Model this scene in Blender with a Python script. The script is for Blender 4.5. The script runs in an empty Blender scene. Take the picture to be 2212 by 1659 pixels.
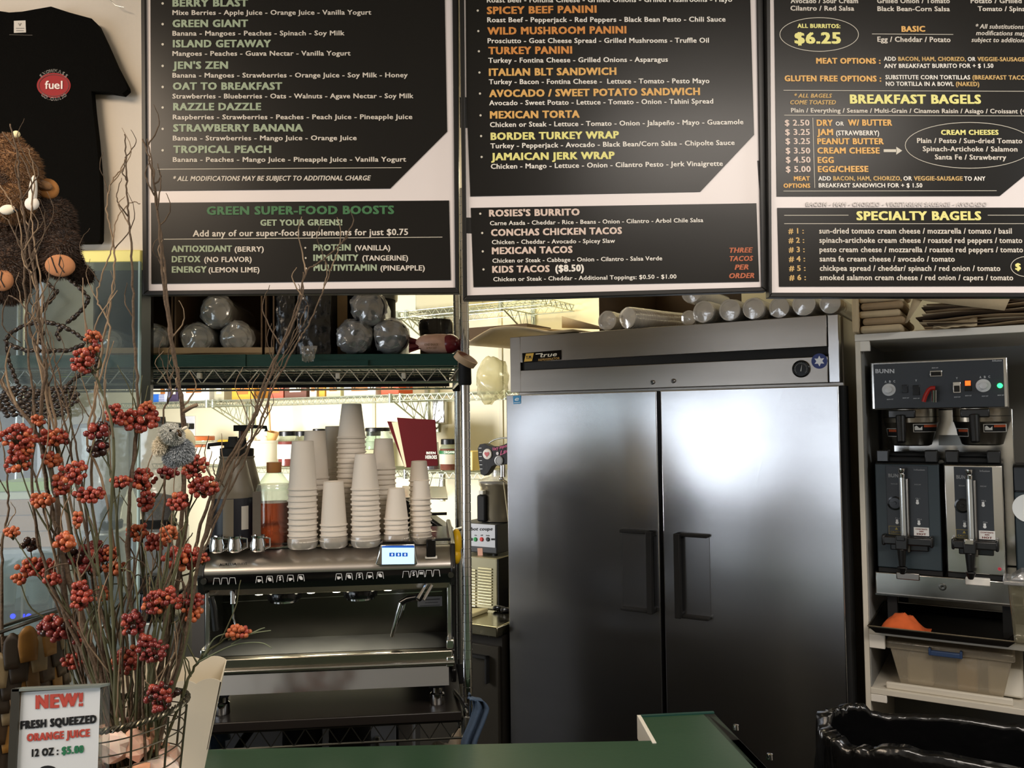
import bpy, bmesh, math, random
from mathutils import Vector, Matrix
from mathutils.geometry import tessellate_polygon
from mathutils import noise as mnoise
random.seed(7)
R = random.Random(11)
SC = bpy.context.scene
COL = SC.collection
PI = math.pi

# ---------------------------------------------------------------- camera
F, CX, CY = 1800.0, 1106.0, 829.5
EYE = Vector((0, 0, 1.75))
PITCH, ROLL = 0.042, 0.0125
_f = Vector((0, math.cos(PITCH), math.sin(PITCH)))
_u0 = Vector((0, -math.sin(PITCH), math.cos(PITCH)))
_r0 = Vector((1, 0, 0))
_r = _r0*math.cos(ROLL) - _u0*math.sin(ROLL)
_u = _r0*math.sin(ROLL) + _u0*math.cos(ROLL)
cam = bpy.data.cameras.new('camera')
cam.sensor_width = 36; cam.lens = 36*F/2212; cam.clip_start = 0.05
co = bpy.data.objects.new('camera', cam); COL.objects.link(co)
m = Matrix((( _r.x, _u.x, -_f.x, EYE.x), (_r.y, _u.y, -_f.y, EYE.y), (_r.z, _u.z, -_f.z, EYE.z), (0, 0, 0, 1)))
co.matrix_world = m
SC.camera = co

# ---------------------------------------------------------------- light
w = bpy.data.worlds.new('world'); SC.world = w; w.use_nodes = True
w.node_tree.nodes['Background'].inputs[0].default_value = (0.92, 0.94, 1.0, 1)
w.node_tree.nodes['Background'].inputs[1].default_value = 0.38
SC.view_settings.view_transform = 'Standard'; SC.view_settings.look = 'None'
SC.view_settings.exposure = 0.22; SC.view_settings.gamma = 1.0
SC.view_settings.use_curve_mapping = False

def area(name, loc, aim, sx, sy, power, col, spread=180):
    l = bpy.data.lights.new(name, 'AREA'); l.shape = 'RECTANGLE'; l.size = sx; l.size_y = sy
    l.energy = power; l.color = col; l.spread = math.radians(spread)
    o = bpy.data.objects.new(name, l); COL.objects.link(o); o.location = loc
    o.rotation_euler = (Vector(aim)-Vector(loc)).to_track_quat('-Z', 'Y').to_euler()
    return o
area('shopfront_window_light', (-3.95, -1.4, 1.36), (0, -1.4, 1.36), 5.2, 1.36, 86, (0.86, 0.92, 1.0))
area('ceiling_lamp_light', (-1.6, 0.5, 2.92), (-1.6, 0.9, 0), 0.6, 1.2, 34, (1.0, 0.80, 0.60))
area('ceiling_lamp_light', (1.0, 0.2, 2.92), (1.0, 0.8, 0), 1.2, 0.6, 38, (1.0, 0.90, 0.80))
area('kitchen_lamp_light', (-0.1, 4.0, 2.92), (-0.1, 4.0, 0), 1.2, 0.3, 16, (1.0, 0.88, 0.58))
area('kitchen_window_light', (-2.75, 3.4, 1.62), (-1.5, 5.0, 1.45), 0.9, 0.9, 56, (1.0, 0.98, 0.96), 130)
area('cabinet_side_light', (2.6, 0.9, 2.75), (1.9, 2.6, 1.2), 0.9, 0.4, 12, (0.95, 0.98, 1.0))

# ---------------------------------------------------------------- frames
class Fr:
    """a vertical reference plane: u along it, v into the scene, z up"""
    def __init__(s, ang, o):
        s.a = ang; s.o = Vector((o[0], o[1], 0))
        s.u = Vector((math.cos(ang), math.sin(ang), 0)); s.v = Vector((-math.sin(ang), math.cos(ang), 0))
    def w(s, p): return s.o + s.u*p[0] + s.v*p[1] + Vector((0, 0, p[2]))
    def l(s, q):
        d = q - s.o; return Vector((d.dot(s.u), d.dot(s.v), d.z))
    def p(s, px, py, off=0.0):          # where the sight line to a pixel of the photo meets the plane
        d = ray(px, py); q = s.o + s.v*off
        t = (q-EYE).dot(s.v)/d.dot(s.v)
        return s.l(EYE + d*t)
    def onz(s, px, py, z):
        d = ray(px, py); t = (z-EYE.z)/d.z
        return s.l(EYE + d*t)
def ray(px, py):
    d = _f*F + _r*(px-CX) - _u*(py-CY); return d/d.y
def P(px, py, d): return EYE + ray(px, py)*d
WD = Fr(0, (0, 0))
_q = P(1105, 900, 3.6)
AR = Fr(-math.radians(31), (_q.x, _q.y))      # fridge, cabinet, back wall
_q = P(1005, 900, 2.35)
RK = Fr(math.radians(6), (_q.x, _q.y))        # wire rack and espresso machine; u=0 at the right front post

# ---------------------------------------------------------------- materials
MATS = {}
def lin(h):
    h = h.lstrip('#'); c = [int(h[i:i+2], 16)/255 for i in (0, 2, 4)]
    return tuple(x/12.92 if x <= .04045 else ((x+.055)/1.055)**2.4 for x in c) + (1,)
def M(name, col='#888888', rough=.5, metal=0, var=0.0, vs=6.0, bump=0.0, bs=60.0, stretch=(1, 1, 1), trans=0, emis=0, coat=0,
      alpha=1, ior=1.45, spec=.5, sheen=0, sss=0, big=0.0, bigs=2.0, rvar=0):
    if name in MATS: return MATS[name]
    mt = bpy.data.materials.new(name); mt.use_nodes = True; MATS[name] = mt
    nt = mt.node_tree; b = nt.nodes['Principled BSDF']
    c = lin(col)
    b.inputs['Base Color'].default_value = c
    b.inputs['Roughness'].default_value = rough; b.inputs['Metallic'].default_value = metal
    b.inputs['IOR'].default_value = ior; b.inputs['Specular IOR Level'].default_value = spec
    b.inputs['Transmission Weight'].default_value = trans; b.inputs['Coat Weight'].default_value = coat
    b.inputs['Alpha'].default_value = alpha; b.inputs['Sheen Weight'].default_value = sheen
    if sss: b.inputs['Subsurface Weight'].default_value = sss; b.inputs['Subsurface Scale'].default_value = .01
    if emis: b.inputs['Emission Color'].default_value = c; b.inputs['Emission Strength'].default_value = emis
    tc = nt.nodes.new('ShaderNodeTexCoord'); mp = nt.nodes.new('ShaderNodeMapping'); mp.inputs['Scale'].default_value = stretch
    nt.links.new(tc.outputs['Object'], mp.inputs[0])
    n1 = nt.nodes.new('ShaderNodeTexNoise'); n1.inputs['Scale'].default_value = vs; n1.inputs['Detail'].default_value = 4
    nt.links.new(mp.outputs[0], n1.inputs['Vector'])
    if var:
        mx = nt.nodes.new('ShaderNodeMix'); mx.data_type = 'RGBA'
        mx.inputs[6].default_value = tuple(x*(1-var) for x in c[:3])+(1,)
        mx.inputs[7].default_value = tuple(min(1, x*(1+var)) for x in c[:3])+(1,)
        nt.links.new(n1.outputs[0], mx.inputs[0]); nt.links.new(mx.outputs[2], b.inputs['Base Color'])
    if rvar:
        mr = nt.nodes.new('ShaderNodeMapRange'); mr.inputs[1].default_value = .3; mr.inputs[2].default_value = .7
        mr.inputs[3].default_value = max(0, rough-rvar); mr.inputs[4].default_value = rough+rvar
        nt.links.new(n1.outputs[0], mr.inputs[0]); nt.links.new(mr.outputs[0], b.inputs['Roughness'])
    last = None
    if bump or big:
        if big:
            n3 = nt.nodes.new('ShaderNodeTexNoise'); n3.inputs['Scale'].default_value = bigs; n3.inputs['Detail'].default_value = 1
            nt.links.new(tc.outputs['Object'], n3.inputs['Vector'])
            bp2 = nt.nodes.new('ShaderNodeBump'); bp2.inputs['Strength'].default_value = big; bp2.inputs['Distance'].default_value = .05
            nt.links.new(n3.outputs[0], bp2.inputs['Height']); last = bp2
        if bump:
            n2 = nt.nodes.new('ShaderNodeTexNoise'); n2.inputs['Scale'].default_value = bs; n2.inputs['Detail'].default_value = 3
            nt.links.new(mp.outputs[0], n2.inputs['Vector'])
            bp = nt.nodes.new('ShaderNodeBump'); bp.inputs['Strength'].default_value = bump; bp.inputs['Distance'].default_value = .01
            nt.links.new(n2.outputs[0], bp.inputs['Height'])
            if last: nt.links.new(last.outputs[0], bp.inputs['Normal'])
            last = bp
        nt.links.new(last.outputs[0], b.inputs['Normal'])
    return mt
def Mclear(name, col='#ffffff', haze=.12, gloss=.12, rough=.05, hazecol='#dddddd', fres=.6):
    """thin clear plastic or glass: mostly see-through, some gloss, some haze"""
    if name in MATS: return MATS[name]
    mt = bpy.data.materials.new(name); mt.use_nodes = True; MATS[name] = mt
    nt = mt.node_tree; nt.nodes.clear()
    out = nt.nodes.new('ShaderNodeOutputMaterial'); tr = nt.nodes.new('ShaderNodeBsdfTransparent'); tr.inputs[0].default_value = lin(col)
    gl = nt.nodes.new('ShaderNodeBsdfGlossy'); gl.inputs['Roughness'].default_value = rough
    df = nt.nodes.new('ShaderNodeBsdfDiffuse'); df.inputs[0].default_value = lin(hazecol)
    nz = nt.nodes.new('ShaderNodeTexNoise'); nz.inputs['Scale'].default_value = 25; nz.inputs['Detail'].default_value = 2
    tc = nt.nodes.new('ShaderNodeTexCoord'); nt.links.new(tc.outputs['Object'], nz.inputs['Vector'])
    bp = nt.nodes.new('ShaderNodeBump'); bp.inputs['Strength'].default_value = .35 if rough > .06 else .02; bp.inputs['Distance'].default_value = .01
    nt.links.new(nz.outputs[0], bp.inputs['Height']); nt.links.new(bp.outputs[0], gl.inputs['Normal'])
    m1 = nt.nodes.new('ShaderNodeMixShader'); m1.inputs[0].default_value = haze
    m2 = nt.nodes.new('ShaderNodeMixShader'); lw = nt.nodes.new('ShaderNodeLayerWeight'); lw.inputs[0].default_value = .25
    ma = nt.nodes.new('ShaderNodeMath'); ma.operation = 'MULTIPLY_ADD'; ma.inputs[1].default_value = fres; ma.inputs[2].default_value = gloss; ma.use_clamp = True
    nt.links.new(lw.outputs[1], ma.inputs[0]); nt.links.new(ma.outputs[0], m2.inputs[0])
    nt.links.new(tr.outputs[0], m1.inputs[1]); nt.links.new(df.outputs[0], m1.inputs[2])
    nt.links.new(m1.outputs[0], m2.inputs[1]); nt.links.new(gl.outputs[0], m2.inputs[2]); nt.links.new(m2.outputs[0], out.inputs[0])
    return mt

m_white = M('white_paint', '#e9e4da', .6, var=.04, bump=.05, bs=30)
m_wallw = M('warm_white_wall', '#e6dccd', .7, var=.03, bump=.08, bs=120)
m_wallk = M('kitchen_wall_paint', '#efe6c4', .45, var=.05, vs=2)
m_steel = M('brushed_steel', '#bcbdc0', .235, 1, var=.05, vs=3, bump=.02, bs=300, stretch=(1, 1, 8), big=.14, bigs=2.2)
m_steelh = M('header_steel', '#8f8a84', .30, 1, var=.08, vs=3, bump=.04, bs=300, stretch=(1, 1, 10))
m_chrome = M('chrome', '#d8d8d8', .10, 1)
m_polish = M('polished_steel', '#c9c8c4', .16, 1, var=.05, vs=5, rvar=.05)
m_tray = M('drip_steel', '#9c968a', .28, 1, var=.15, vs=8, bump=.05, bs=90)
m_wire = M('chrome_wire', '#c4c6c2', .25, 1)
m_dwire = M('dull_dark_wire', '#5d5d58', .35, 1)
m_wwire = M('white_epoxy_wire', '#b4baa6', .35, .55)
m_black = M('black_plastic', '#121212', .35, coat=.2, var=.2)
m_blackm = M('matte_black', '#0d0d0d', .7, var=.2)
m_blackg = M('gloss_black', '#0a0a0b', .12)
m_char = M('charcoal_panel', '#2b3036', .42, var=.08)
m_char2 = M('slate_panel', '#2e3a40', .45, var=.08)
m_board = M('menu_black_print', '#1b1916', .30, var=.12, vs=2.5, big=.05, bigs=3, spec=.3)
m_sheet = M('menu_white_sheet', '#e8dfdc', .35, var=.03, big=.04, bigs=4)
m_frame = M('black_frame', '#14120f', .4)
m_green = M('green_laminate', '#2c4a34', .30, var=.22, vs=2.5, bump=.02)
m_greend = M('dark_green_board', '#12413a', .5, var=.15, vs=4, bump=.1, bs=40, stretch=(1, 1, 12))
m_card = M('cardboard', '#a08868', .85, var=.12, vs=10, bump=.15, bs=80)
m_cardd = M('dark_cardboard', '#4a3a2a', .9, var=.15, vs=10)
m_kraft = M('kraft_paper', '#c4b08e', .85, var=.12, vs=12, bump=.25, bs=30)
m_cup = M('paper_cup', '#e2d9cd', .6, var=.03, sss=0)
m_plas = Mclear('clear_film', '#ffffff', .26, .16, .16, '#d8d8d8')
m_bagy = Mclear('thin_bag', '#fffce8', .34, .05, .2, '#f2efce')
m_glass = Mclear('glass', '#f2fbf8', .02, .06, .02)
m_pane = Mclear('hazy_glass_pane', '#eef3f3', .13, .025, .03, '#9fb0b4', .10)
m_acr = Mclear('clear_acrylic', '#f3f6f4', .05, .10, .03)
m_bagk = M('black_bin_liner', '#0b0b0c', .22, bump=.9, bs=14, var=.2, coat=.4)
m_bagd = M('black_film_wrap', '#1b1c1f', .25, bump=.8, bs=22, coat=.3)
m_shirt = M('black_cotton', '#0b0a08', .95, var=.15, vs=40, bump=.15, bs=200, spec=.1)
m_twig = M('willow_bark', '#5a4a3a', .8, var=.35, vs=60, bump=.4, bs=150)
m_twigl = M('dry_bark', '#8d7860', .8, var=.3, vs=60)
m_stem = M('olive_stem', '#55553a', .7, var=.3, vs=50)
m_ber = [M('berry_orange', '#b8623c', .42, var=.25, vs=50, coat=.2), M('berry_red', '#9a4032', .4, var=.25, vs=50, coat=.25),
         M('berry_crimson', '#782e2c', .32, var=.3, vs=50, coat=.3), M('berry_black', '#2e1a16', .3, coat=.3)]
m_fur = M('brown_fur', '#4a3424', .95, var=.35, vs=25, bump=.6, bs=60, sheen=.3)
m_furt = M('tan_fur', '#8f6a45', .95, var=.3, vs=25, bump=.5, bs=60, sheen=.3)
m_sole = M('tan_felt', '#b07a54', .9, var=.12, vs=20)
m_cream = M('cream_felt', '#efe6d2', .8, var=.04)
m_grey = M('grey_fur', '#b9bec2', .95, var=.25, vs=30, bump=.6, bs=60, sheen=.3)
m_offw = M('off_white_paint', '#d6cfc0', .55, var=.06, vs=4)
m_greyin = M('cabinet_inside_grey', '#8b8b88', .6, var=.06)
m_bluecl = M('blue_cloth', '#3f5066', .95, var=.15, bump=.2, bs=100)
m_paper = M('white_paper', '#e6e6e4', .6)
m_grjug = M('grey_jug_plastic', '#6f6759', .4, var=.06)
m_lab = M('navy_label', '#1b1c24', .35)
m_brown = M('brown_plastic', '#4a2c20', .4)
m_amber = M('amber_syrup', '#9a3a12', .12, trans=.55, ior=1.36, coat=.3)
m_maroon = M('maroon_vinyl', '#4a0f12', .85, var=.08, spec=.15)
m_pages = M('paper_pages', '#cdbb98', .8, var=.1, vs=60, stretch=(8, 1, 1))
m_screen = M('lit_screen', '#a9cdf5', .3, emis=1.1)
m_led = M('led_lamp', '#fff6d8', .3, emis=14)
m_blue = M('blue_led', '#1726ff', .3, emis=9)
m_floor = M('floor_tile', '#26231f', .6, var=.2)
def C(hexc, rough=.5, name=None, **k): return M(name or 'tone_'+hexc.strip('#'), hexc, rough, **k)

# ---------------------------------------------------------------- mesh builder
class MB:
    def __init__(s): s.v = []; s.f = []
    def add(s, vs, fs):
        n = len(s.v); s.v += [Vector(q) for q in vs]; s.f += [tuple(i+n for i in f) for f in fs]; return s
    def box(s, x0, x1, y0, y1, z0, z1):
        if x0 > x1: x0, x1 = x1, x0
        if y0 > y1: y0, y1 = y1, y0
        if z0 > z1: z0, z1 = z1, z0
        return s.add([(x0, y0, z0), (x1, y0, z0), (x1, y1, z0), (x0, y1, z0), (x0, y0, z1), (x1, y0, z1), (x1, y1, z1), (x0, y1, z1)],
                     [(0, 3, 2, 1), (4, 5, 6, 7), (0, 1, 5, 4), (1, 2, 6, 5), (2, 3, 7, 6), (3, 0, 4, 7)])
    def hexa(s, a, b):   # two 4-loops
        return s.add(list(a)+list(b), [(3, 2, 1, 0), (4, 5, 6, 7), (0, 1, 5, 4), (1, 2, 6, 5), (2, 3, 7, 6), (3, 0, 4, 7)])
    def cyl(s, a, b, r0, r1=None, n=16, cap=True):
        a = Vector(a); b = Vector(b); r1 = r0 if r1 is None else r1
        d = (b-a).normalized(); x = d.orthogonal().normalized(); y = d.cross(x)
        vs = []
        for c, r in ((a, r0), (b, r1)):
            for i in range(n):
                t = 2*PI*i/n; vs.append(c + x*math.cos(t)*r + y*math.sin(t)*r)
        fs = [(i, (i+1) % n, n+(i+1) % n, n+i) for i in range(n)]
        if cap: fs += [tuple(range(n-1, -1, -1)), tuple(range(n, 2*n))]
        return s.add(vs, fs)
    def lathe(s, prof, c=(0, 0, 0), n=24, ax=None, sx=1, sy=1):
        c = Vector(c); vs = []; k = len(prof)
        if ax is not None:
            d = Vector(ax).normalized(); x = d.orthogonal().normalized(); y = d.cross(x)
        else: d, x, y = Vector((0, 0, 1)), Vector((1, 0, 0)), Vector((0, 1, 0))
        for r, z in prof:
            for i in range(n):
                t = 2*PI*i/n; vs.append(c + x*math.cos(t)*r*sx + y*math.sin(t)*r*sy + d*z)
        fs = []
        for j in range(k-1):
            for i in range(n):
                i2 = (i+1) % n; fs.append((j*n+i, j*n+i2, (j+1)*n+i2, (j+1)*n+i))
        if prof[0][0] > 1e-5: fs.append(tuple(range(n-1, -1, -1)))
        if prof[-1][0] > 1e-5: fs.append(tuple((k-1)*n+i for i in range(n)))
        return s.add(vs, fs)
    def tube(s, pts, r, n=6, r1=None, cap=True):
        pts = [Vector(q) for q in pts]; k = len(pts)
        if k < 2: return s
        vs = []; x = None
        for i, q in enumerate(pts):
            d = (pts[min(i+1, k-1)]-pts[max(i-1, 0)])
            d = d.normalized() if d.length > 1e-9 else Vector((0, 0, 1))
            x = d.orthogonal().normalized() if x is None else (x - d*x.dot(d)).normalized()
            y = d.cross(x); rr = r if r1 is None else r+(r1-r)*i/(k-1)
            for j in range(n):
                t = 2*PI*j/n; vs.append(q + x*math.cos(t)*rr + y*math.sin(t)*rr)
        fs = [(i*n+j, i*n+(j+1) % n, (i+1)*n+(j+1) % n, (i+1)*n+j) for i in range(k-1) for j in range(n)]
        if cap: fs += [tuple(range(n-1, -1, -1)), tuple((k-1)*n+j for j in range(n))]
        return s.add(vs, fs)
    def ball(s, c, r, n=10, m=7, rot=None, jit=0, seed=0):
        c = Vector(c); r = Vector(r) if hasattr(r, '__len__') else Vector((r, r, r))
        rr = random.Random(seed); vs = []
        def pt(th, ph):
            k = 1 + (rr.uniform(-jit, jit) if jit else 0)
            q = Vector((math.sin(th)*math.cos(ph)*r.x*k, math.sin(th)*math.sin(ph)*r.y*k, math.cos(th)*r.z*k))
            if rot is not None: q = rot @ q
            return c+q
        vs.append(pt(0, 0))
        for i in range(1, m):
            for j in range(n): vs.append(pt(PI*i/m, 2*PI*j/n))
        vs.append(pt(PI, 0)); L = len(vs)-1
        fs = [(0, 1+j, 1+(j+1) % n) for j in range(n)]
        for i in range(m-2):
            for j in range(n):
                a = 1+i*n; fs.append((a+j, a+n+j, a+n+(j+1) % n, a+(j+1) % n))
        a = 1+(m-2)*n; fs += [(L, a+(j+1) % n, a+j) for j in range(n)]
        return s.add(vs, fs)
    def prism(s, pts, t):    # closed outline (3-D, planar) pushed by vector t
        pts = [Vector(q) for q in pts]; t = Vector(t); n = len(pts)
        tri = tessellate_polygon([pts])
        fs = [tuple(f) for f in tri]+[tuple(i+n for i in reversed(f)) for f in tri]
        fs += [(i, (i+1) % n, n+(i+1) % n, n+i) for i in range(n)]
        return s.add(pts+[q+t for q in pts], fs)
    def grid(s, fn, nu, nv):
        n0 = [[fn(i/nu, j/nv) for j in range(nv+1)] for i in range(nu+1)]
        vs = [q for row in n0 for q in row]
        return s.add(vs, [(i*(nv+1)+j, (i+1)*(nv+1)+j, (i+1)*(nv+1)+j+1, i*(nv+1)+j+1) for i in range(nu) for j in range(nv)])
    def mesh(s, name, base=(0, 0, 0), smooth=False):
        b = Vector(base); me = bpy.data.meshes.new(name)
        me.from_pydata([q-b for q in s.v], [], s.f)
        bm = bmesh.new(); bm.from_mesh(me); (name.startswith('lettering') or bmesh.ops.recalc_face_normals(bm, faces=bm.faces[:])); bm.to_mesh(me); bm.free()
        if smooth:
            for p in me.polygons: p.use_smooth = True
        me.update(); return me
BASE = {}
def fin(o, mat, smooth, bevel, solid):
    if mat is not None: o.data.materials.append(mat)
    if solid:
        q = o.modifiers.new('thickness', 'SOLIDIFY'); q.thickness = solid; q.offset = 0
    if bevel:
        q = o.modifiers.new('bevel', 'BEVEL'); q.width = bevel; q.segments = 2; q.limit_method = 'ANGLE'; q.angle_limit = .7
    if o.name.startswith('lettering'):
        for p in o.data.polygons: p.use_smooth = False
    elif smooth == 'auto' or bevel:
        for p in o.data.polygons: p.use_smooth = True
        o.data.set_sharp_from_angle(angle=math.radians(38))
    return o
def thing(name, label, cat, fr, base, group=None, kind=None):
    o = bpy.data.objects.new(name, None); COL.objects.link(o)
    o.location = fr.w(base); o.rotation_euler = (0, 0, fr.a); o.empty_display_size = .05
    BASE[o.name] = Vector(base)
    o['label'] = label; o['category'] = cat
    if group: o['group'] = group
    if kind: o['kind'] = kind
    return o
def part(par, name, mb, mat, smooth=False, bevel=0, solid=0, label=None, kind=None):
    if smooth is False: smooth = 'auto'
    b = BASE[par.name]; o = bpy.data.objects.new(name, mb.mesh(name, b, smooth is True)); COL.objects.link(o)
    o.parent = par; BASE[o.name] = b
    if label: o['label'] = label
    if kind: o['kind'] = kind
    return fin(o, mat, smooth, bevel, solid)
def solo(name, label, cat, mb, mat, fr=None, base=None, group=None, smooth='auto', bevel=0, solid=0, kind=None):
    fr = fr or WD
    if base is None:
        n = len(mb.v); base = (sum(q.x for q in mb.v)/n, sum(q.y for q in mb.v)/n, min(q.z for q in mb.v))
    o = bpy.data.objects.new(name, mb.mesh(name, base, smooth is True)); COL.objects.link(o)
    o.location = fr.w(base); o.rotation_euler = (0, 0, fr.a); BASE[o.name] = Vector(base)
    if label: o['label'] = label
    if cat: o['category'] = cat
    if group: o['group'] = group
    if kind: o['kind'] = kind
    return fin(o, mat, smooth, bevel, solid)
def struct(name, mb, mat, fr=None, label=None, cat=None, **k):
    return solo(name, label or name.replace('_', ' '), cat or name.split('_')[0], mb, mat, fr, kind='structure', **k)
def clone(root, loc, rotz=None, label=None, group=None, scale=None):
    c = root.copy(); COL.objects.link(c); c.location = loc
    if rotz is not None: c.rotation_euler = (0, 0, rotz)
    if label: c['label'] = label
    if group: c['group'] = group
    if scale: c.scale = scale
    for ch in list(root.children):
        d = ch.copy(); COL.objects.link(d); d.parent = c
        for g in list(ch.children):
            e = g.copy(); COL.objects.link(e); e.parent = d
    return c

# ---------------------------------------------------------------- lettering
_TC = {}
def glyphs(txt, bold, italic):
    k = (txt, bold, italic)
    if k in _TC: return _TC[k]
    cu = bpy.data.curves.new('lettering_source', 'FONT'); cu.body = txt; cu.size = 1; cu.offset = 0
    cu.shear = .25 if italic else 0; cu.resolution_u = 2; cu.fill_mode = 'FRONT'; cu.space_character = 1+bold*2.2
    o = bpy.data.objects.new('lettering_source', cu)
    me = o.to_mesh()
    vs = [v.co.copy() for v in me.vertices]; fs = [tuple(p.vertices) for p in me.polygons]
    o.to_mesh_clear(); bpy.data.objects.remove(o); bpy.data.curves.remove(cu)
    if bold > .01:
        b = bold; sh = [(0, 0), (-b, -b*.5), (b, b*.5), (-b, b*.5), (b, -b*.5)]+([(-b*.5, 0), (b*.5, 0)] if b > .03 else [])
        v0, f0 = vs, fs; vs, fs = [], []
        for k, (dx, dy) in enumerate(sh):
            n = len(vs); vs += [Vector((v.x+dx, v.y+dy+b*.25, k*1.0)) for v in v0]; fs += [tuple(i+n for i in f) for f in f0]
    else:
        for v in vs: v.z = 0
    x0 = min(v.x for v in vs); x1 = max(v.x for v in vs)
    _TC[k] = (vs, fs, x0, x1); return _TC[k]
_CAP = None
def text(mb, fr, txt, a, b, cap, off, bold=.03, italic=False):
    """letters from photo point a to b (their baseline), capitals `cap` photo pixels high, on the plane fr at depth off"""
    global _CAP
    if _CAP is None:
        g = glyphs('H', 0, False); _CAP = max(v.y for v in g[0])
    vs, fs, x0, x1 = glyphs(txt, bold, italic)
    A = fr.p(a[0], a[1], off); B = fr.p(b[0], b[1], off); U = fr.p(a[0], a[1]-cap, off)
    h = (U-A).z/_CAP; d = (B-A)/(x1-x0)
    mb.add([A + d*(v.x-x0) + Vector((0, -v.z*.00007, v.y*h)) for v in vs], fs)
def ringflat(mb, fr, c, rx, ry, wd, off, n=48):
    pts = []
    for i in range(n):
        t = 2*PI*i/n
        for k in (0, wd): pts.append(fr.p(c[0]+(rx-k)*math.cos(t), c[1]+(ry-k)*math.sin(t), off))
    mb.add(pts, [(2*i, 2*i+1, (2*i+3) % (2*n), (2*i+2) % (2*n)) for i in range(n)])
def line(mb, fr, a, b, wd, off):
    dx, dy = b[0]-a[0], b[1]-a[1]; L = math.hypot(dx, dy); nx, ny = -dy/L*wd/2, dx/L*wd/2
    mb.add([fr.p(a[0]+nx, a[1]+ny, off), fr.p(b[0]+nx, b[1]+ny, off), fr.p(b[0]-nx, b[1]-ny, off), fr.p(a[0]-nx, a[1]-ny, off)], [(0, 1, 2, 3)])
def flat(mb, fr, pts, off):
    mb.prism([fr.p(x, y, off) for x, y in pts], (0, .0006, 0))
def dot(mb, fr, c, r, off, n=14): flat(mb, fr, [(c[0]+r*math.cos(2*PI*i/n), c[1]+r*math.sin(2*PI*i/n)) for i in range(n)], off)
exec_parts = []
# ================================================================ SETTING
struct('floor', MB().box(-4.2, 4.2, -4.5, 7.2, -.06, 0), m_floor, label='dark tiled floor of the cafe')
struct('ceiling', MB().box(-4.2, 4.2, -4.5, 7.2, 3.0, 3.08), m_wallw, label='off white ceiling of the cafe')
WB = .92      # back wall lies this far behind the fridge face
struct('wall_back', MB().box(-5.2, 3.2, WB, WB+.1, 0, 3.0), m_wallk, AR, label='cream kitchen back wall behind the wire shelves')
for s in (-.62, -1.55):
    struct('trim_1' if s > -1 else 'trim_2', MB().box(s-.012, s+.012, WB-.008, WB, .9, 2.9), M('wall_seam_strip', '#d9d0ae', .4), AR,
           label='thin cover strip over a seam of the kitchen back wall', cat='trim')
# left wall with the shopfront window
mb = MB()
mb.box(-4.2, -4.1, -4.5, 7.2, 0, .4).box(-4.2, -4.1, -4.5, 7.2, 2.15, 3.0).box(-4.2, -4.1, -4.5, -4.0, .4, 2.15).box(-4.2, -4.1, 1.25, 7.2, .4, 2.15)
struct('wall_left', mb, M('dark_wall_paint', '#3b342c', .7), label='left side wall of the cafe with the shopfront window')
mb = MB()
for y in (-4.0, -2.7, -1.4, -.1, 1.2): mb.box(-4.18, -4.08, y-.03, y+.03, .4, 2.15)
mb.box(-4.18, -4.08, -4, 1.25, .4, .46).box(-4.18, -4.08, -4, 1.25, 2.09, 2.15)
struct('window_1', mb, m_frame, label='dark framed shopfront window out of view on the left', cat='window')
struct('wall_front', MB().box(-4.2, 4.2, -4.6, -4.5, 0, 3), M('warm_front_wall', '#cdbfa8', .7), label='warm wall of the cafe behind the viewer')
struct('wall_right', MB().box(4.1, 4.2, -4.5, 7.2, 0, 3), m_wallw, label='right side wall of the cafe')
# pier wall with the T-shirt
YP = 2.06
xr = WD.p(312, 300, YP).x
zb = WD.p(150, 543, YP).z
struct('wall_pier', MB().box(-2.1, xr, YP, YP+.10, zb, 3.0), m_wallw, label='warm white wall piece above the glass, behind the black T-shirt', cat='wall')
zt = WD.p(150, 570, YP).z
struct('trim_3', MB().box(-2.1, xr-.002, YP-.012, YP+.10, zt, zb-.0005), M('pale_yellow_trim', '#fff79a', .25, coat=.3), bevel=.003, label='pale yellow strip between the wall and the glass', cat='trim')

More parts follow.
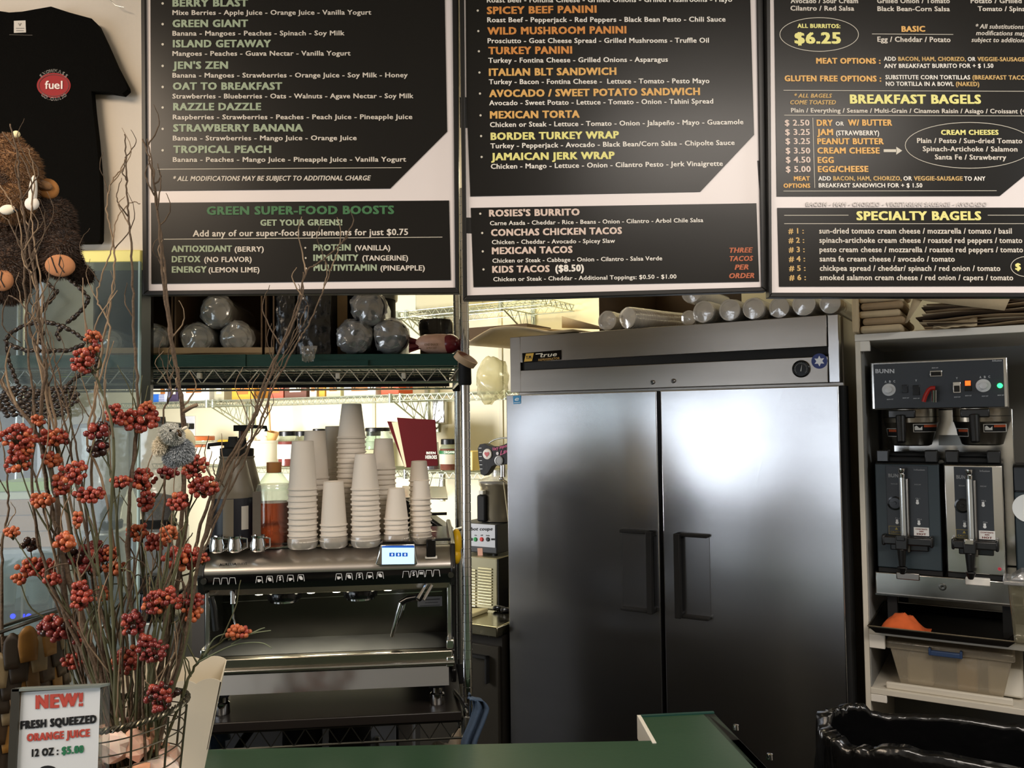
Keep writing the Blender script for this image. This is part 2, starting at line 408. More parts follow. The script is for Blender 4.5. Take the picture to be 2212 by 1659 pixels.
# ================================================================ MENU BOARDS
Z = 2.593
HE = M('sage_print', '#9fae92', .5); HD = M('green_print', '#3d7247', .5); WH = M('light_grey_print', '#d5cdc0', .5); WH2 = M('white_print', '#ece6dc', .5)
OR = M('orange_print', '#d98f45', .5); AMB = M('amber_print', '#e6b263', .5); YE = M('yellow_print', '#ece58c', .5); PK = M('pale_pink_print', '#dcc6b8', .5)
TA = M('tan_print', '#c9a565', .5); RO = M('rust_print', '#b8603a', .5); GH = M('ghost_print', '#cfc8c4', .5); LI = M('line_print', '#cfc8b8', .5)
def board(name, label, yd, ox, outer, sheet, panels, items, lines, dots=(), rings=(), patches=()):
    fr = Fr(0, (0, yd))
    a = fr.p(*outer[0]); b = fr.p(*outer[2])
    t = thing(name, label, 'sign', fr, ((a.x+b.x)/2, 0, b.z), 'hanging menu boards')
    # four frame bars
    o = [fr.p(x, y, -.008) for x, y in outer]; k = 9
    inn = [fr.p(x, y, -.008) for x, y in sheet]
    for i in range(4):
        j = (i+1) % 4
        q = [o[i], o[j], inn[j], inn[i]]
        part(t, 'frame_bar', MB().prism(q, (0, .028, 0)), m_frame, bevel=.0015)
    mb = MB().prism([Vector((q.x, 0, q.z)) for q in inn], (0, .012, 0))
    part(t, 'backing_sheet', mb, m_sheet)
    for pts in patches:
        part(t, 'black_strip', MB().prism([fr.p(x, y, -.001) for x, y in pts], (0, .001, 0)), m_frame)
    for pts in panels:
        part(t, 'printed_panel', MB().prism([fr.p(x, y, -.002) for x, y in pts], (0, .0015, 0)), m_board)
    by = {}
    for it in items:
        txt, x0, y0, x1, y1, cap, col, bold, ital = it
        mb = by.setdefault(col.name, (MB(), col))[0]
        text(mb, fr, txt, (x0/Z+ox, y0/Z), (x1/Z+ox, y1/Z), cap/Z, -.0028, bold, ital)
    lm = MB()
    for (x0, y0, x1, y1, wd) in lines: line(lm, fr, (x0/Z+ox, y0/Z), (x1/Z+ox, y1/Z), wd, -.0028)
    for (x, y, r) in dots: dot(lm, fr, (x/Z+ox, y/Z), r, -.0028)
    for (x, y, rx, ry) in rings: ringflat(lm, fr, (x/Z+ox, y/Z), rx/Z, ry/Z, 1.3, -.0028)
    part(t, 'printed_rules', lm, LI, kind='stuff')
    for mb, col in by.values(): part(t, 'lettering', mb, col, smooth=True, kind='stuff')
    return t
I = []
def L(txt, x0, y0, x1, y1, cap, col, bold=.026, ital=False): I.append((txt, x0, y0, x1, y1, cap, col, bold, ital))
HB = .05
for (t_, x0, x1, y, kind) in [('BERRY BLAST', 188, 612, 37, 0), ('Mixe Berries - Apple Juice - Orange Juice - Vanilla Yogurt', 188, 1302, 84, 1),
    ('GREEN GIANT', 188, 612, 152, 0), ('Banana - Mangoes - Peaches - Spinach - Soy Milk', 188, 1152, 200, 1),
    ('ISLAND GETAWAY', 190, 740, 265, 0), ('Mangoes - Peaches - Guava Nectar - Vanilla Yogurt', 188, 1186, 313, 1),
    ("JEN'S ZEN", 190, 500, 386, 0), ('Banana - Mangoes - Strawberries - Orange Juice - Soy Milk - Honey', 188, 1506, 435, 1),
    ('OAT TO BREAKFAST', 190, 803, 503, 0), ('Strawberries - Blueberries - Oats - Walnuts - Agave Nectar - Soy Milk', 188, 1538, 552, 1),
    ('RAZZLE DAZZLE', 192, 685, 618, 0), ('Raspberries - Strawberries - Peaches - Peach Juice - Pineapple Juice', 190, 1532, 669, 1),
    ('STRAWBERRY BANANA', 192, 920, 737, 0), ('Banana - Strawberries - Mango Juice - Orange Juice', 190, 1220, 787, 1),
    ('TROPICAL PEACH', 192, 742, 857, 0), ('Banana - Peaches - Mango Juice - Pineapple Juice - Vanilla Yogurt', 190, 1497, 907, 1)]:
    if kind == 0: L(t_, x0, y, x1, y-1, 39, HE, HB)
    else: L(t_, x0, y, x1, y-2, 26, WH)
L('* ALL MODIFICATIONS MAY BE SUBJECT TO ADDITIONAL CHARGE', 192, 1014, 1300, 1010, 26, WH, .03, True)
L('GREEN SUPER-FOOD BOOSTS', 380, 1203, 1430, 1198, 44, HD, HB)
L('GET YOUR GREENS!', 680, 1264, 1140, 1262, 32, HE, HB)
L('Add any of our super-food supplements for just $0.75', 302, 1325, 1508, 1316, 34, WH)
for a_, xa, xb, b_, xc, xd, y in [('ANTIOXIDANT', 182, 522, '(BERRY)', 536, 700, 1411), ('DETOX', 184, 345, '(NO FLAVOR)', 366, 632, 1469), ('ENERGY', 184, 380, '(LEMON LIME)', 390, 676, 1527),
    ('PROTEIN', 977, 1187, '(VANILLA)', 1210, 1408, 1404), ('IMMUNITY', 977, 1230, '(TANGERINE)', 1252, 1508, 1461), ('MULTIVITAMIN', 978, 1333, '(PINEAPPLE)', 1353, 1602, 1517)]:
    L(a_, xa, y, xb, y-1, 33, HE, HB); L(b_, xc, y-1, xd, y-2, 28, WH, .03)
board('menu_board', 'left hanging menu board of smoothies with green headings and super-food boosts', 1.90, 300,
      [(302, -330), (988, -330), (992, 633), (308, 637)], [(311, -322), (974, -322), (983, 621), (318, 628)],
      [[(324, -310), (955, -310), (966, 284), (843, 407), (326, 412)], [(326, 438), (970, 433), (974, 605), (327, 613)]], I,
      [(105, 948, 1470, 939, 1.3), (140, 1340, 1700, 1328, 1.3)],
      [(133, y, 2.6) for y in (19, 135, 248, 369, 487, 602, 722, 842)]+[(932, 1388, 2), (934, 1445, 2), (936, 1503, 2)])
I = []
for (t_, x0, y0, x1, y1, kind) in [('Roast Beef - Fontina Cheese - Grilled Onions - Grilled Mushrooms - Mayo', 160, 14, 1534, 10, 1),
    ('SPICEY BEEF PANINI', 160, 79, 775, 71, OR), ('Roast Beef - Pepperjack - Red Peppers - Black Bean Pesto - Chili Sauce', 162, 125, 1497, 121, 1),
    ('WILD MUSHROOM PANINI', 163, 194, 942, 187, OR), ('Prosciutto - Goat Cheese Spread - Grilled Mushrooms - Truffle Oil', 164, 242, 1404, 239, 1),
    ('TURKEY PANINI', 168, 304, 638, 300, OR), ('Turkey - Fontina Cheese - Grilled Onions - Asparagus', 168, 352, 1174, 346, 1),
    ('ITALIAN BLT SANDWICH', 171, 425, 886, 419, AMB), ('Turkey - Bacon - Fontina Cheese -  Lettuce - Tomato - Pesto Mayo', 171, 472, 1407, 466, 1),
    ('AVOCADO / SWEET POTATO SANDWICH', 173, 544, 1354, 532, AMB), ('Avocado - Sweet Potato - Lettuce - Tomato - Onion - Tahini Spread', 173, 590, 1428, 580, 1),
    ('MEXICAN TORTA', 177, 664, 680, 659, AMB), ('Chicken or Steak - Lettuce - Tomato - Onion - Jalape\u00f1o - Mayo - Guacamole', 177, 712, 1597, 696, 1),
    ('BORDER TURKEY WRAP', 181, 784, 900, 775, YE), ('Turkey - Pepperjack - Avocado - Black Bean/Corn Salsa - Chipolte Sauce', 180, 831, 1548, 812, 1),
    ('JAMAICAN JERK WRAP', 184, 898, 876, 890, YE), ('Chicken - Mango - Lettuce - Onion - Cilantro Pesto - Jerk Vinaigrette', 182, 946, 1482, 929, 1)]:
    if kind == 1: L(t_, x0, y0, x1, y1, 27, WH2)
    else: L(t_, x0, y0, x1, y1, 39, kind, HB)
for (t_, x0, y0, x1, y1, big) in [("ROSIES'S BURRITO", 172, 1213, 680, 1206, 1), ('Carne Asada - Cheddar - Rice - Beans - Onion - Cilantro - Arbol Chile Salsa', 177, 1262, 1372, 1244, 0),
    ('CONCHAS CHICKEN TACOS', 183, 1322, 917, 1310, 1), ('Chicken - Cheddar - Avocado - Spicey Slaw', 188, 1368, 878, 1360, 0),
    ('MEXICAN TACOS', 188, 1424, 640, 1416, 1), ('Chicken or Steak - Cabbage - Onion - Cilantro - Salsa Verde', 191, 1472, 1142, 1458, 0),
    ('KIDS TACOS', 190, 1528, 512, 1523, 1), ('($8.50)', 543, 1522, 704, 1519, 1), ('Chicken or Steak - Cheddar - Additional Toppings: $0.50 - $1.00', 196, 1576, 1222, 1560, 0)]:
    L(t_, x0, y0, x1, y1, 36 if big else 23, PK if big and t_[0] != '(' else WH2, HB if big else .018)
for t_, x0, x1, y in [('THREE', 1519, 1650, 1416), ('TACOS', 1520, 1652, 1463), ('PER', 1547, 1626, 1511), ('ORDER', 1517, 1658, 1559)]: L(t_, x0, y, x1, y-2, 27, RO, .045, True)
board('menu_board', 'middle hanging menu board of panini, wraps and tacos with orange headings', 1.88, 990,
      [(989, -330), (1644, -330), (1658, 629), (1000, 649)], [(999, -322), (1630, -322), (1646, 620), (1009, 638)],
      [[(1004, -310), (1612, -310), (1629, 291), (1513, 414), (1016, 424), (1008, 210)], [(1017, 449), (1634, 439), (1640, 608), (1023, 620)]], I, [],
      [(109+i*3.1, y, 2.4) for i, y in enumerate((59, 174, 287, 406, 524, 646, 762, 879))]+[(123, 1197, 2.4), (134, 1305, 2.4), (137, 1408, 2.4), (141, 1509, 2.4)],
      patches=[[(993, 210), (1009, 210), (1011, 276), (994, 276)], [(998, 470), (1018, 470), (1019, 504), (999, 503)], [(1636, 347), (1645, 347), (1647, 560), (1641, 420)]])
I = []
for a in [('Avocado / Sour Cream', 176, 18, 554, 18, 26, WH), ('Cilantro / Red Salsa', 175, 59, 532, 60, 26, WH), ('Grilled Onion / Tomato', 660, 18, 1068, 18, 26, WH),
    ('Black Bean-Corn Salsa', 662, 62, 1068, 63, 26, WH), ('Potato / Grilled Onion', 1184, 18, 1600, 18, 26, WH), ('Tomato / Spinach', 1224, 62, 1530, 63, 26, WH),
    ('ALL BURRITOS:', 214, 156, 455, 158, 22, YE), ('$6.25', 198, 244, 458, 244, 60, YE), ('BASIC', 797, 178, 930, 177, 30, AMB), ('Egg / Cheddar / Potato', 662, 234, 1072, 236, 28, WH),
    ('MEAT OPTIONS :', 319, 356, 680, 357, 30, AMB), ('GLUTEN FREE OPTIONS :', 142, 455, 684, 457, 31, AMB),
    ('ADD', 698, 340, 766, 341, 22, WH2), ('BACON, HAM, CHORIZO,', 778, 341, 1158, 342, 22, TA), ('OR', 1168, 342, 1212, 342, 22, WH2), ('VEGGIE-SAUSAGE TO', 1222, 342, 1545, 345, 22, TA),
    ('ANY BREAKFAST BURRITO FOR + $ 1.50', 700, 381, 1312, 380, 23, WH2), ('SUBSTITUTE CORN TORTILLAS', 707, 444, 1182, 445, 23, WH2), ('(BREAKFAST TACOS)', 1194, 445, 1520, 447, 23, TA),
    ('NO TORTILLA IN A BOWL', 709, 481, 1090, 482, 23, WH2), ('(NAKED)', 1101, 482, 1233, 483, 23, TA),
    ('BREAKFAST BAGELS', 508, 580, 1243, 581, 48, YE), ('Plain / Everything / Sesame / Multi-Grain / Cinamon Raisin / Asiago / Croissant (+ $ 0.50)', 178, 630, 1620, 636, 24, WH),
    ('$ 2.50', 143, 704, 282, 704, 32, PK), ('$ 3.25', 145, 756, 284, 756, 32, PK), ('$ 3.25', 147, 807, 285, 807, 32, PK), ('$ 3.50', 148, 860, 286, 860, 32, PK), ('$ 4.50', 149, 911, 288, 911, 32, PK), ('$ 5.00', 149, 964, 289, 963, 32, PK),
    ('DRY', 322, 705, 412, 705, 33, AMB), ('OR', 428, 704, 474, 704, 22, WH2), ('W/ BUTTER', 497, 704, 745, 704, 33, AMB), ('JAM', 324, 757, 414, 757, 33, AMB), ('(STRAWBERRY)', 430, 758, 672, 758, 26, WH2),
    ('PEANUT BUTTER', 325, 808, 698, 808, 32, AMB), ('CREAM CHEESE', 325, 860, 675, 860, 32, AMB), ('EGG', 327, 913, 418, 913, 32, AMB), ('EGG/CHEESE', 328, 964, 612, 963, 32, AMB),
    ('MEAT', 194, 1012, 284, 1012, 23, AMB), ('OPTIONS', 136, 1052, 286, 1052, 23, AMB), ('ADD', 331, 1011, 402, 1011, 23, WH2), ('BACON, HAM, CHORIZO,', 414, 1011, 798, 1011, 23, TA), ('OR', 808, 1011, 856, 1011, 23, WH2),
    ('VEGGIE-SAUSAGE', 866, 1011, 1140, 1012, 23, TA), ('TO ANY', 1148, 1012, 1267, 1012, 23, WH2), ('BREAKFAST SANDWICH FOR + $ 1.50', 333, 1050, 914, 1050, 23, WH2),
    ('CREAM CHEESES', 1018, 755, 1341, 755, 26, YE), ('Plain / Pesto / Sun-dried Tomato', 884, 801, 1474, 803, 27, WH), ('Spinach-Artichoke / Salamon', 916, 847, 1447, 849, 27, WH), ('Santa Fe / Strawberry', 984, 893, 1384, 895, 27, WH),
    ('BACON - HAM - CHORIZO - VEGETARIAN SAUSAGE - AVOCADO', 262, 1155, 1276, 1155, 22, GH),
    ('SPECIALTY BAGELS', 545, 1233, 1244, 1233, 47, YE)]: L(*a, HB if a[6] in (YE, AMB, TA, GH) else .03)
for i, (t_, x1) in enumerate([('sun-dried tomato cream cheese / mozzarella / tomato / basil', 1415), ('spinach-artichoke cream cheese / roasted red peppers / tomato', 1474), ('pesto cream cheese / mozzarella / roasted red peppers / tomato', 1478),
    ('santa fe cream cheese / avocado / tomato', 1096), ('chickpea spread / cheddar/ spinach / red onion / tomato', 1351), ('smoked salamon cream cheese / red onion / capers / tomato', 1423)]):
    y = 1308+i*52.2; L(t_, 336+i*.8, y, x1, y+1, 30, WH); L('# %d :' % (i+1), 163+i, y, 250+i*2.4, y, 29, TA, .04)
L('$', 1434, 1512, 1466, 1512, 36, YE, HB)
for t_, x0, x1, y in [('* All substitutions or', 1212, 1530, 160), ('modifications may be', 1214, 1540, 197), ('subject to additional', 1188, 1510, 235)]: L(t_, x0, y, x1, y+3, 25, WH, .02, True)
L('* ALL BAGELS', 196, 547, 408, 548, 22, TA, .04, True); L('COME TOASTED', 173, 585, 430, 585, 23, TA, .04, True)
bd = board('menu_board', 'right hanging menu board of burritos and bagels with yellow headings', 1.86, 1640,
      [(1652, -330), (2560, -330), (2560, 642), (1662, 642)], [(1662, -322), (2550, -322), (2550, 632), (1668, 632)],
      [[(1668, -310), (2530, -310), (2530, 120), (2160, 423), (1678, 424)], [(1679, 449), (2530, 448), (2530, 617), (1683, 619)]], I,
      [(632, 190, 1087, 193, 1.2), (136, 506, 1700, 512, 1.2), (140, 645, 1700, 650, 1.2), (300, 660, 311, 1052, 1.2), (136, 1070, 1330, 1068, 1.2),
       (140, 1206, 500, 1205, 1.2), (1280, 1205, 1700, 1205, 1.2), (140, 1253, 1700, 1253, 1.2), (697, 844, 770, 844, 6)], [],
      rings=[(336, 193, 222, 96), (1178, 814, 362, 130), (1500, 1493, 92, 58)])
mb = MB(); flat(mb, Fr(0, (0, 1.86)), [(1640+768/Z, 822/Z), (1640+801/Z, 844/Z), (1640+768/Z, 866/Z)], -.0028); part(bd, 'printed_arrow', mb, LI)

# ================================================================ T-SHIRT
SP = Fr(0, (0, YP-.035))
out = [(-120, 10), (-60, 24), (-18, 22), (0, 24), (20, 27), (48, 25), (76, 20), (110, 14), (150, 27), (198, 40), (210, 52), (228, 90), (250, 140), (274, 186), (275, 193), (264, 203), (235, 198), (197, 197),
       (201, 240), (208, 300), (215, 380), (217, 450), (216, 518), (212, 524), (150, 525), (60, 527), (-40, 526), (-140, 524), (-190, 510), (-190, 200), (-250, 200), (-170, 40)]
t = thing('t_shirt', 'black short sleeved T-shirt with red oval logo hung on the pale wall', 'shirt', SP, SP.p(20, 525, 0))
part(t, 'body', MB().prism([SP.p(x, y, 0) for x, y in out], (0, .02, 0)), m_shirt, bevel=.007)
mb = MB(); flat(mb, SP, [(30, 45), (55, 44), (56, 70), (30, 71)], -.0012); tg = part(t, 'neck_tag', mb, M('tag_white', '#d8d2c8', .7), label='white woven neck tag')
mb = MB(); text(mb, SP, 'V', (39, 56), (46, 56), 6, -.002, .02); line(mb, SP, (34, 61), (52, 61), 1.2, -.002); line(mb, SP, (35, 66), (51, 66), 1.2, -.002); part(tg, 'lettering', mb, C('#8a8680'))
mb = MB(); line(mb, SP, (20, 75), (70, 76), 1.2, -.0012); part(t, 'stitching', mb, C('#4a443c'))
mb = MB(); flat(mb, SP, [(116+36.5*math.cos(2*PI*i/40), 184.5+27*math.sin(2*PI*i/40)) for i in range(40)], -.0012)
lg = part(t, 'oval_logo', mb, M('logo_red', '#9c1f22', .7, var=.1), label='dark red oval print')
mb = MB(); ringflat(mb, SP, (116, 184.5), 33, 24, 1.2, -.0022); part(lg, 'stitched_ring', mb, C('#4a0f10'))
mb = MB()
text(mb, SP, 'fu', (97, 192), (116, 192), 17, -.0026, .02); text(mb, SP, 'el', (117, 192), (135, 192), 17, -.0026, .02); part(lg, 'lettering', mb, C('#f0e2dc'))
mb = MB()
def arc_text(mb, fr, s, cx, cy, rx, ry, a0, a1, cap, off, up=True):
    n = len(s)
    for i, ch in enumerate(s):
        a = math.radians(a0+(a1-a0)*i/(n-1)); vs, fs, x0, x1 = glyphs(ch, .05, False)
        c = fr.p(cx+rx*math.cos(a), cy-ry*math.sin(a), off); k = fr.p(0, 0, off); k2 = fr.p(0, cap, off); h = (k-k2).length/.72
        rot = a-PI/2 if up else a+PI/2; rot *= .8
        for_ = [(v.x-(x0+x1)/2, v.y-.35) for v in vs]
        mb.add([c+Vector((h*(x*math.cos(rot)-y*math.sin(rot)), 0, h*(x*math.sin(rot)+y*math.cos(rot)))) for x, y in for_], fs)
arc_text(mb, SP, 'SNOWMASS', 116, 184, 36, 31, 139, 41, 6.8, -.0014)
arc_text(mb, SP, 'COLORADO', 117, 184, 34, 30, -135, -48, 6.8, -.0014, False)
part(t, 'lettering', mb, C('#e8e0d8'))
mb = MB().tube([SP.p(232, -20, .01), SP.p(238, 0, .01), SP.p(250, 12, .01), SP.p(268, 16, .008)], .0012)
solo('hanger', 'thin wire hanger end above the T-shirt shoulder', 'hanger', mb, m_wire, SP)

# ================================================================ GLASS PANE AND BEAN CUP
GP = Fr(0, (0, 2.03))
a = GP.p(303, 575); b = GP.p(303, 1400)
t = thing('glass_screen', 'hazy glass screen below the pale wall, beside the first menu board', 'glass', GP, (-1.0, 0, b.z))
part(t, 'pane', MB().box(-2.0, a.x-.004, 0, .006, b.z, zt-.002), m_pane)
part(t, 'edge_strip', MB().box(a.x-.004, a.x, -.002, .008, b.z, zt-.002), M('glass_edge', '#a9c4c4', .2, spec=.8))
BC = Fr(0, (0, 2.0))
m_bean = M('coffee_bean', '#2b2018', .4, var=.3, vs=60, coat=.2)
t = thing('coffee_bean_cup', 'steaming cup and saucer outline made of strung coffee beans on the glass', 'decoration', BC, BC.p(85, 900))
bean_me = None
def bean_at(px, py, ang, off=0.0, par=t):
    global bean_me
    if bean_me is None:
        mb = MB().ball((0, 0, 0), (.0085, .004, .0056), 10, 6)
        mb.box(-.008, .008, -.0046, -.0036, -.0006, .0006); bean_me = mb.mesh('bean', smooth=True); bean_me.materials.append(m_bean)
    o = bpy.data.objects.new('bean', bean_me); COL.objects.link(o); o.parent = par
    o.location = BC.p(px, py, off-.004)-BASE[par.name]; o.rotation_euler = (R.uniform(-.3, .3), -ang, R.uniform(-.3, .3)); k = R.uniform(.9, 1.15); o.scale = (k, k, k)
def beans(pts, step=12):
    acc = 0
    for (x0, y0), (x1, y1) in zip(pts, pts[1:]):
        d = math.hypot(x1-x0, y1-y0); a = math.atan2(-(y1-y0), x1-x0); s = acc
        while s < d:
            bean_at(x0+(x1-x0)*s/d+R.uniform(-1, 1), y0+(y1-y0)*s/d+R.uniform(-1, 1), a); s += step
        acc = s-d
wires = []
for pts in [[(80, 590), (105, 612), (122, 632), (108, 650), (90, 668), (84, 690)], [(145, 600), (170, 620), (192, 645), (180, 668), (155, 690), (140, 702)],
            [(78, 696), (100, 696), (130, 702), (160, 718), (188, 738)], [(78, 696), (45, 705), (20, 722), (12, 736), (30, 750), (60, 757), (100, 759), (150, 757), (186, 742)],
            [(14, 742), (18, 775), (28, 805), (40, 830)], [(200, 745), (215, 765), (205, 795), (170, 812), (145, 830), (128, 848)],
            [(82, 702), (94, 718), (82, 735), (92, 742)], [(130, 710), (122, 725), (128, 734)]]:
    beans(pts); wires.append(pts)
for k in range(8):
    y0 = 838+k*8.5; hw = 88-abs(k-3)*5
    beans([(85-hw, y0+8-k), (40, y0-4), (85, y0+6), (130, y0-2), (85+hw, y0-k*1.5)], 15)
mb = MB()
for pts in wires: mb.tube([BC.p(x, y, -.001) for x, y in pts], .0011, 4)
part(t, 'wire', mb, m_blackm)
# ================================================================ REFRIGERATOR
def az(*pp, off=0.0, fr=None): return sum((fr or AR).p(x, y, off).z for x, y in pp)/len(pp)
def as_(px, py, off=0.0): return AR.p(px, py, off).x
FW = as_(1823, 1000)
zT = az((1110, 731), (1818, 676)); zH = az((1112, 851), (1818, 822)); zD = az((1116, 1598))
fz0 = .16
FR_ = thing('refrigerator', 'tall two door stainless steel refrigerator between wire rack and white cabinet', 'refrigerator', AR, (FW/2, .4, 0))
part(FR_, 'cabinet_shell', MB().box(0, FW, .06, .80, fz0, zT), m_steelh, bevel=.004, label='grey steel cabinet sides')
part(FR_, 'kick_grille', MB().box(.01, FW-.01, .03, .06, fz0, zD-.01), m_blackm)
for s, y in ((.08, .12), (FW-.08, .12), (.08, .7), (FW-.08, .7)):
    part(FR_, 'caster', MB().cyl((s-.015, y, .06), (s+.015, y, .06), .06, n=20).box(s-.03, s+.03, y-.03, y+.03, .11, fz0), m_blackm)
# header: top panel, black slot, lower panel, side strips
sL = as_(1127, 800); sR = as_(1789, 780)
zs1 = az((1130, 786), (1788, 746)); zs0 = az((1130, 803), (1788, 767))
hd = part(FR_, 'header', MB().box(sL, sR, -.012, .06, zs1, zT).box(sL, sR, -.012, .06, zH, zs0), m_steelh, bevel=.002)
part(hd, 'grille_slot', MB().box(sL, sR, .004, .06, zs0, zs1), m_blackm)
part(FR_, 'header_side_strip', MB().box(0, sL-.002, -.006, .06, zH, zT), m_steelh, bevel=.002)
part(FR_, 'header_side_strip', MB().box(sR+.002, FW-.004, -.006, .06, zH, zT), m_steel, bevel=.002)
sg0 = as_(1431, 1000); sg1 = as_(1439, 1000)
d1 = part(FR_, 'door', MB().box(.004, sg0, -.05, .05, zD, zH-.012), m_steel, bevel=.004)
d2 = part(FR_, 'door', MB().box(sg1, FW-.002, -.05, .05, zD, zH-.012), m_steel, bevel=.004)
for d, xv, xa, yy in ((d1, 1409, 1345, (1146, 1322)), (d2, 1469, 1534, (1150, 1331))):
    mb = MB(); O = -.05
    a = AR.p(xv, yy[0], O); b = AR.p(xv, yy[1], O); c = AR.p(xa, (yy[0]+yy[1])/2, O)
    sgn = 1 if c.x > a.x else -1
    mb.box(a.x-.012, a.x+.012, O-.045, O-.022, b.z, a.z)
    mb.box(a.x-.012*sgn, c.x, O-.030, O, a.z-.012, a.z).box(a.x-.012*sgn, c.x, O-.030, O, b.z, b.z+.012)
    mb.box(a.x-.012, a.x+.012, O-.03, O, a.z-.02, a.z).box(a.x-.012, a.x+.012, O-.03, O, b.z, b.z+.02)
    part(d, 'handle', mb, m_blackm, bevel=.003, label='black angular bracket handle')
    part(d, 'handle_plate', MB().box(a.x, c.x, O-.003, O+.001, b.z+.01, a.z-.01), M('smoked_steel_plate', '#9a9a9c', .28, 1), label='darker plate behind handle')
part(FR_, 'door_gasket', MB().box(FW-.002, FW+.012, -.03, .06, zD, zH-.012), m_blackm)
for x, y in ((1410, 826), (1455, 823)):
    c = AR.p(x, y, -.012); mb = MB().lathe([(.009, 0), (.009, .006), (.006, .010), (.0, .010)], c, 16, (0, -1, 0)); lk = part(FR_, 'lock', mb, m_chrome)
    part(lk, 'keyhole', MB().box(c.x-.001, c.x+.001, c.y-.0112, c.y-.009, c.z-.004, c.z+.004), m_blackm)
c = AR.p(1731, 797, -.012)
g = part(FR_, 'thermometer', MB().lathe([(.031, 0), (.031, .006), (.027, .010), (.026, .006), (0, .006)], c, 32, (0, -1, 0)), m_blackg)
mb = MB()
for i in range(20):
    a = math.radians(-40+260*i/19); mb.box(-.0006, .0006, -.0003, .0003, 0, .004)
    for k in range(8):
        v = mb.v[-8+k]; x, z = v.x, v.z+.0185; mb.v[-8+k] = Vector((c.x+x*math.cos(a-PI/2)-z*math.sin(a-PI/2), c.y-.0072, c.z+x*math.sin(a-PI/2)+z*math.cos(a-PI/2)))
mb.add([(c.x-.002, c.y-.0074, c.z-.008), (c.x+.001, c.y-.0074, c.z-.009), (c.x+.004, c.y-.0074, c.z+.017)], [(0, 1, 2)])
part(g, 'dial_marks', mb, C('#dcdcd8'), kind='stuff')
c = AR.p(1770, 780, -.0125); mb = MB().lathe([(.027, 0), (.027, .0012), (0, .0012)], c, 28, (0, -1, 0)); st = part(FR_, 'round_sticker', mb, C('#2a3a78'))
mb = MB(); pts = [c+Vector(((.019 if i % 2 == 0 else .010)*math.sin(PI*i/6), -.0016, (.019 if i % 2 == 0 else .010)*math.cos(PI*i/6))) for i in range(12)]
mb.prism(pts, (0, .0003, 0)); part(st, 'white_star', mb, C('#eceff5'))
mb = MB(); flat(mb, AR, [(1128, 763), (1212, 756), (1212, 777), (1129, 784)], -.0145); bdg = part(FR_, 'badge', mb, m_blackg, label='small black and gold maker badge')
mb = MB(); flat(mb, AR, [(1136, 764), (1153, 762.5), (1149, 780), (1132, 781.5)], -.0152); part(bdg, 'gold_block', mb, C('#c9a02e'))
mb = MB(); text(mb, AR, 'T.M.', (1136, 775.5), (1149, 774.5), 6, -.0158, .05); part(bdg, 'lettering', mb, m_blackm, kind='stuff')
mb = MB(); text(mb, AR, 'true', (1167, 772), (1203, 769), 9, -.0152, .012, True); line(mb, AR, (1157, 765), (1172, 763.5), 1.6, -.0152); part(bdg, 'lettering', mb, C('#e8e2d0'), kind='stuff')
mb = MB(); text(mb, AR, 'REFRIGERATOR', (1163, 780), (1209, 776), 4.6, -.0152, .03); part(bdg, 'lettering', mb, C('#a9843a'), kind='stuff')
mb = MB(); flat(mb, AR, [(1108, 855), (1125, 854), (1125, 872), (1109, 873)], -.0515); ck = part(FR_, 'blue_sticker', mb, C('#2f8fc6'))
mb = MB(); text(mb, AR, 'e', (1112, 866), (1121, 865.5), 9, -.052, .03, True); line(mb, AR, (1110, 870), (1124, 869), 1.2, -.052); part(ck, 'lettering', mb, C('#d8ecf5'), kind='stuff')
# items on top of the refrigerator
def sleeve(px, py, rpx, off0, ln, lab, tilt=0.0, bag=True, grp='cup and lid sleeves on the refrigerator', fr=None, zsit=None, mat=None, dark=False, rimstep=.014):
    fr = fr or AR; c = fr.p(px, py, off0); e = fr.p(px+rpx, py, off0); r = abs((e-c).x)*.93
    if zsit is not None: c.z = zsit+r+.004
    ax = Vector((math.sin(tilt), math.cos(tilt), 0))
    t = thing('cup_sleeve', lab, 'cups', fr, (c.x, c.y, c.z-r), grp)
    prof = [(0, .006), (r*.86, .006), (r*.86, 0), (r, 0)]
    z = 0.0
    while z < ln: prof += [(r, z+.003), (r*.955, z+.005), (r*.95, z+rimstep-.001), (r, z+rimstep)]; z += rimstep
    prof += [(0, z)]
    part(t, 'stacked_cups', MB().lathe(prof, c, 28, ax), mat or m_cup)
    if bag:
        prof = [(0, -.012), (r*.5, -.010), (r*.98, -.005), (r*1.05, .01), (r*1.03, ln*.5), (r*1.05, ln+.01)]
        mb = MB().lathe(prof, c, 26, ax)
        for i, v in enumerate(mb.v):
            k = mnoise.noise(v*38)*.12*r; d = (v-c); d = (d-ax*d.dot(ax)); mb.v[i] = v + d*(k/r if r else 0) + ax*mnoise.noise(v*30+Vector((9, 0, 0)))*.004
        if zsit is not None:
            for v in mb.v: v.z = max(v.z, zsit+.001)
        part(t, 'plastic_film', mb, m_plas)
    return t
zf = zT
sleeve(1312, 692, 21, .02, .40, 'short white cup sleeve leftmost on the refrigerator top', zsit=zf)
sleeve(1356, 690, 23, .00, .46, 'long tan cup sleeve angled right on the refrigerator top', .35, zsit=zf)
sleeve(1488, 671, 17, .05, .40, 'small cup sleeve tucked behind a larger one on the refrigerator', zsit=zf)
sleeve(1519, 665, 25, -.01, .45, 'wrapped white cup sleeve fourth from left on the refrigerator', .10, zsit=zf)
sleeve(1576, 662, 25, -.01, .45, 'plain round cup sleeve in the middle of refrigerator row', .05, zsit=zf)
sleeve(1627, 659, 25, -.01, .45, 'round cup sleeve left of the board joint on refrigerator', zsit=zf)
sleeve(1683, 655, 24, .01, .45, 'crinkled cup sleeve just right of the board joint', zsit=zf)
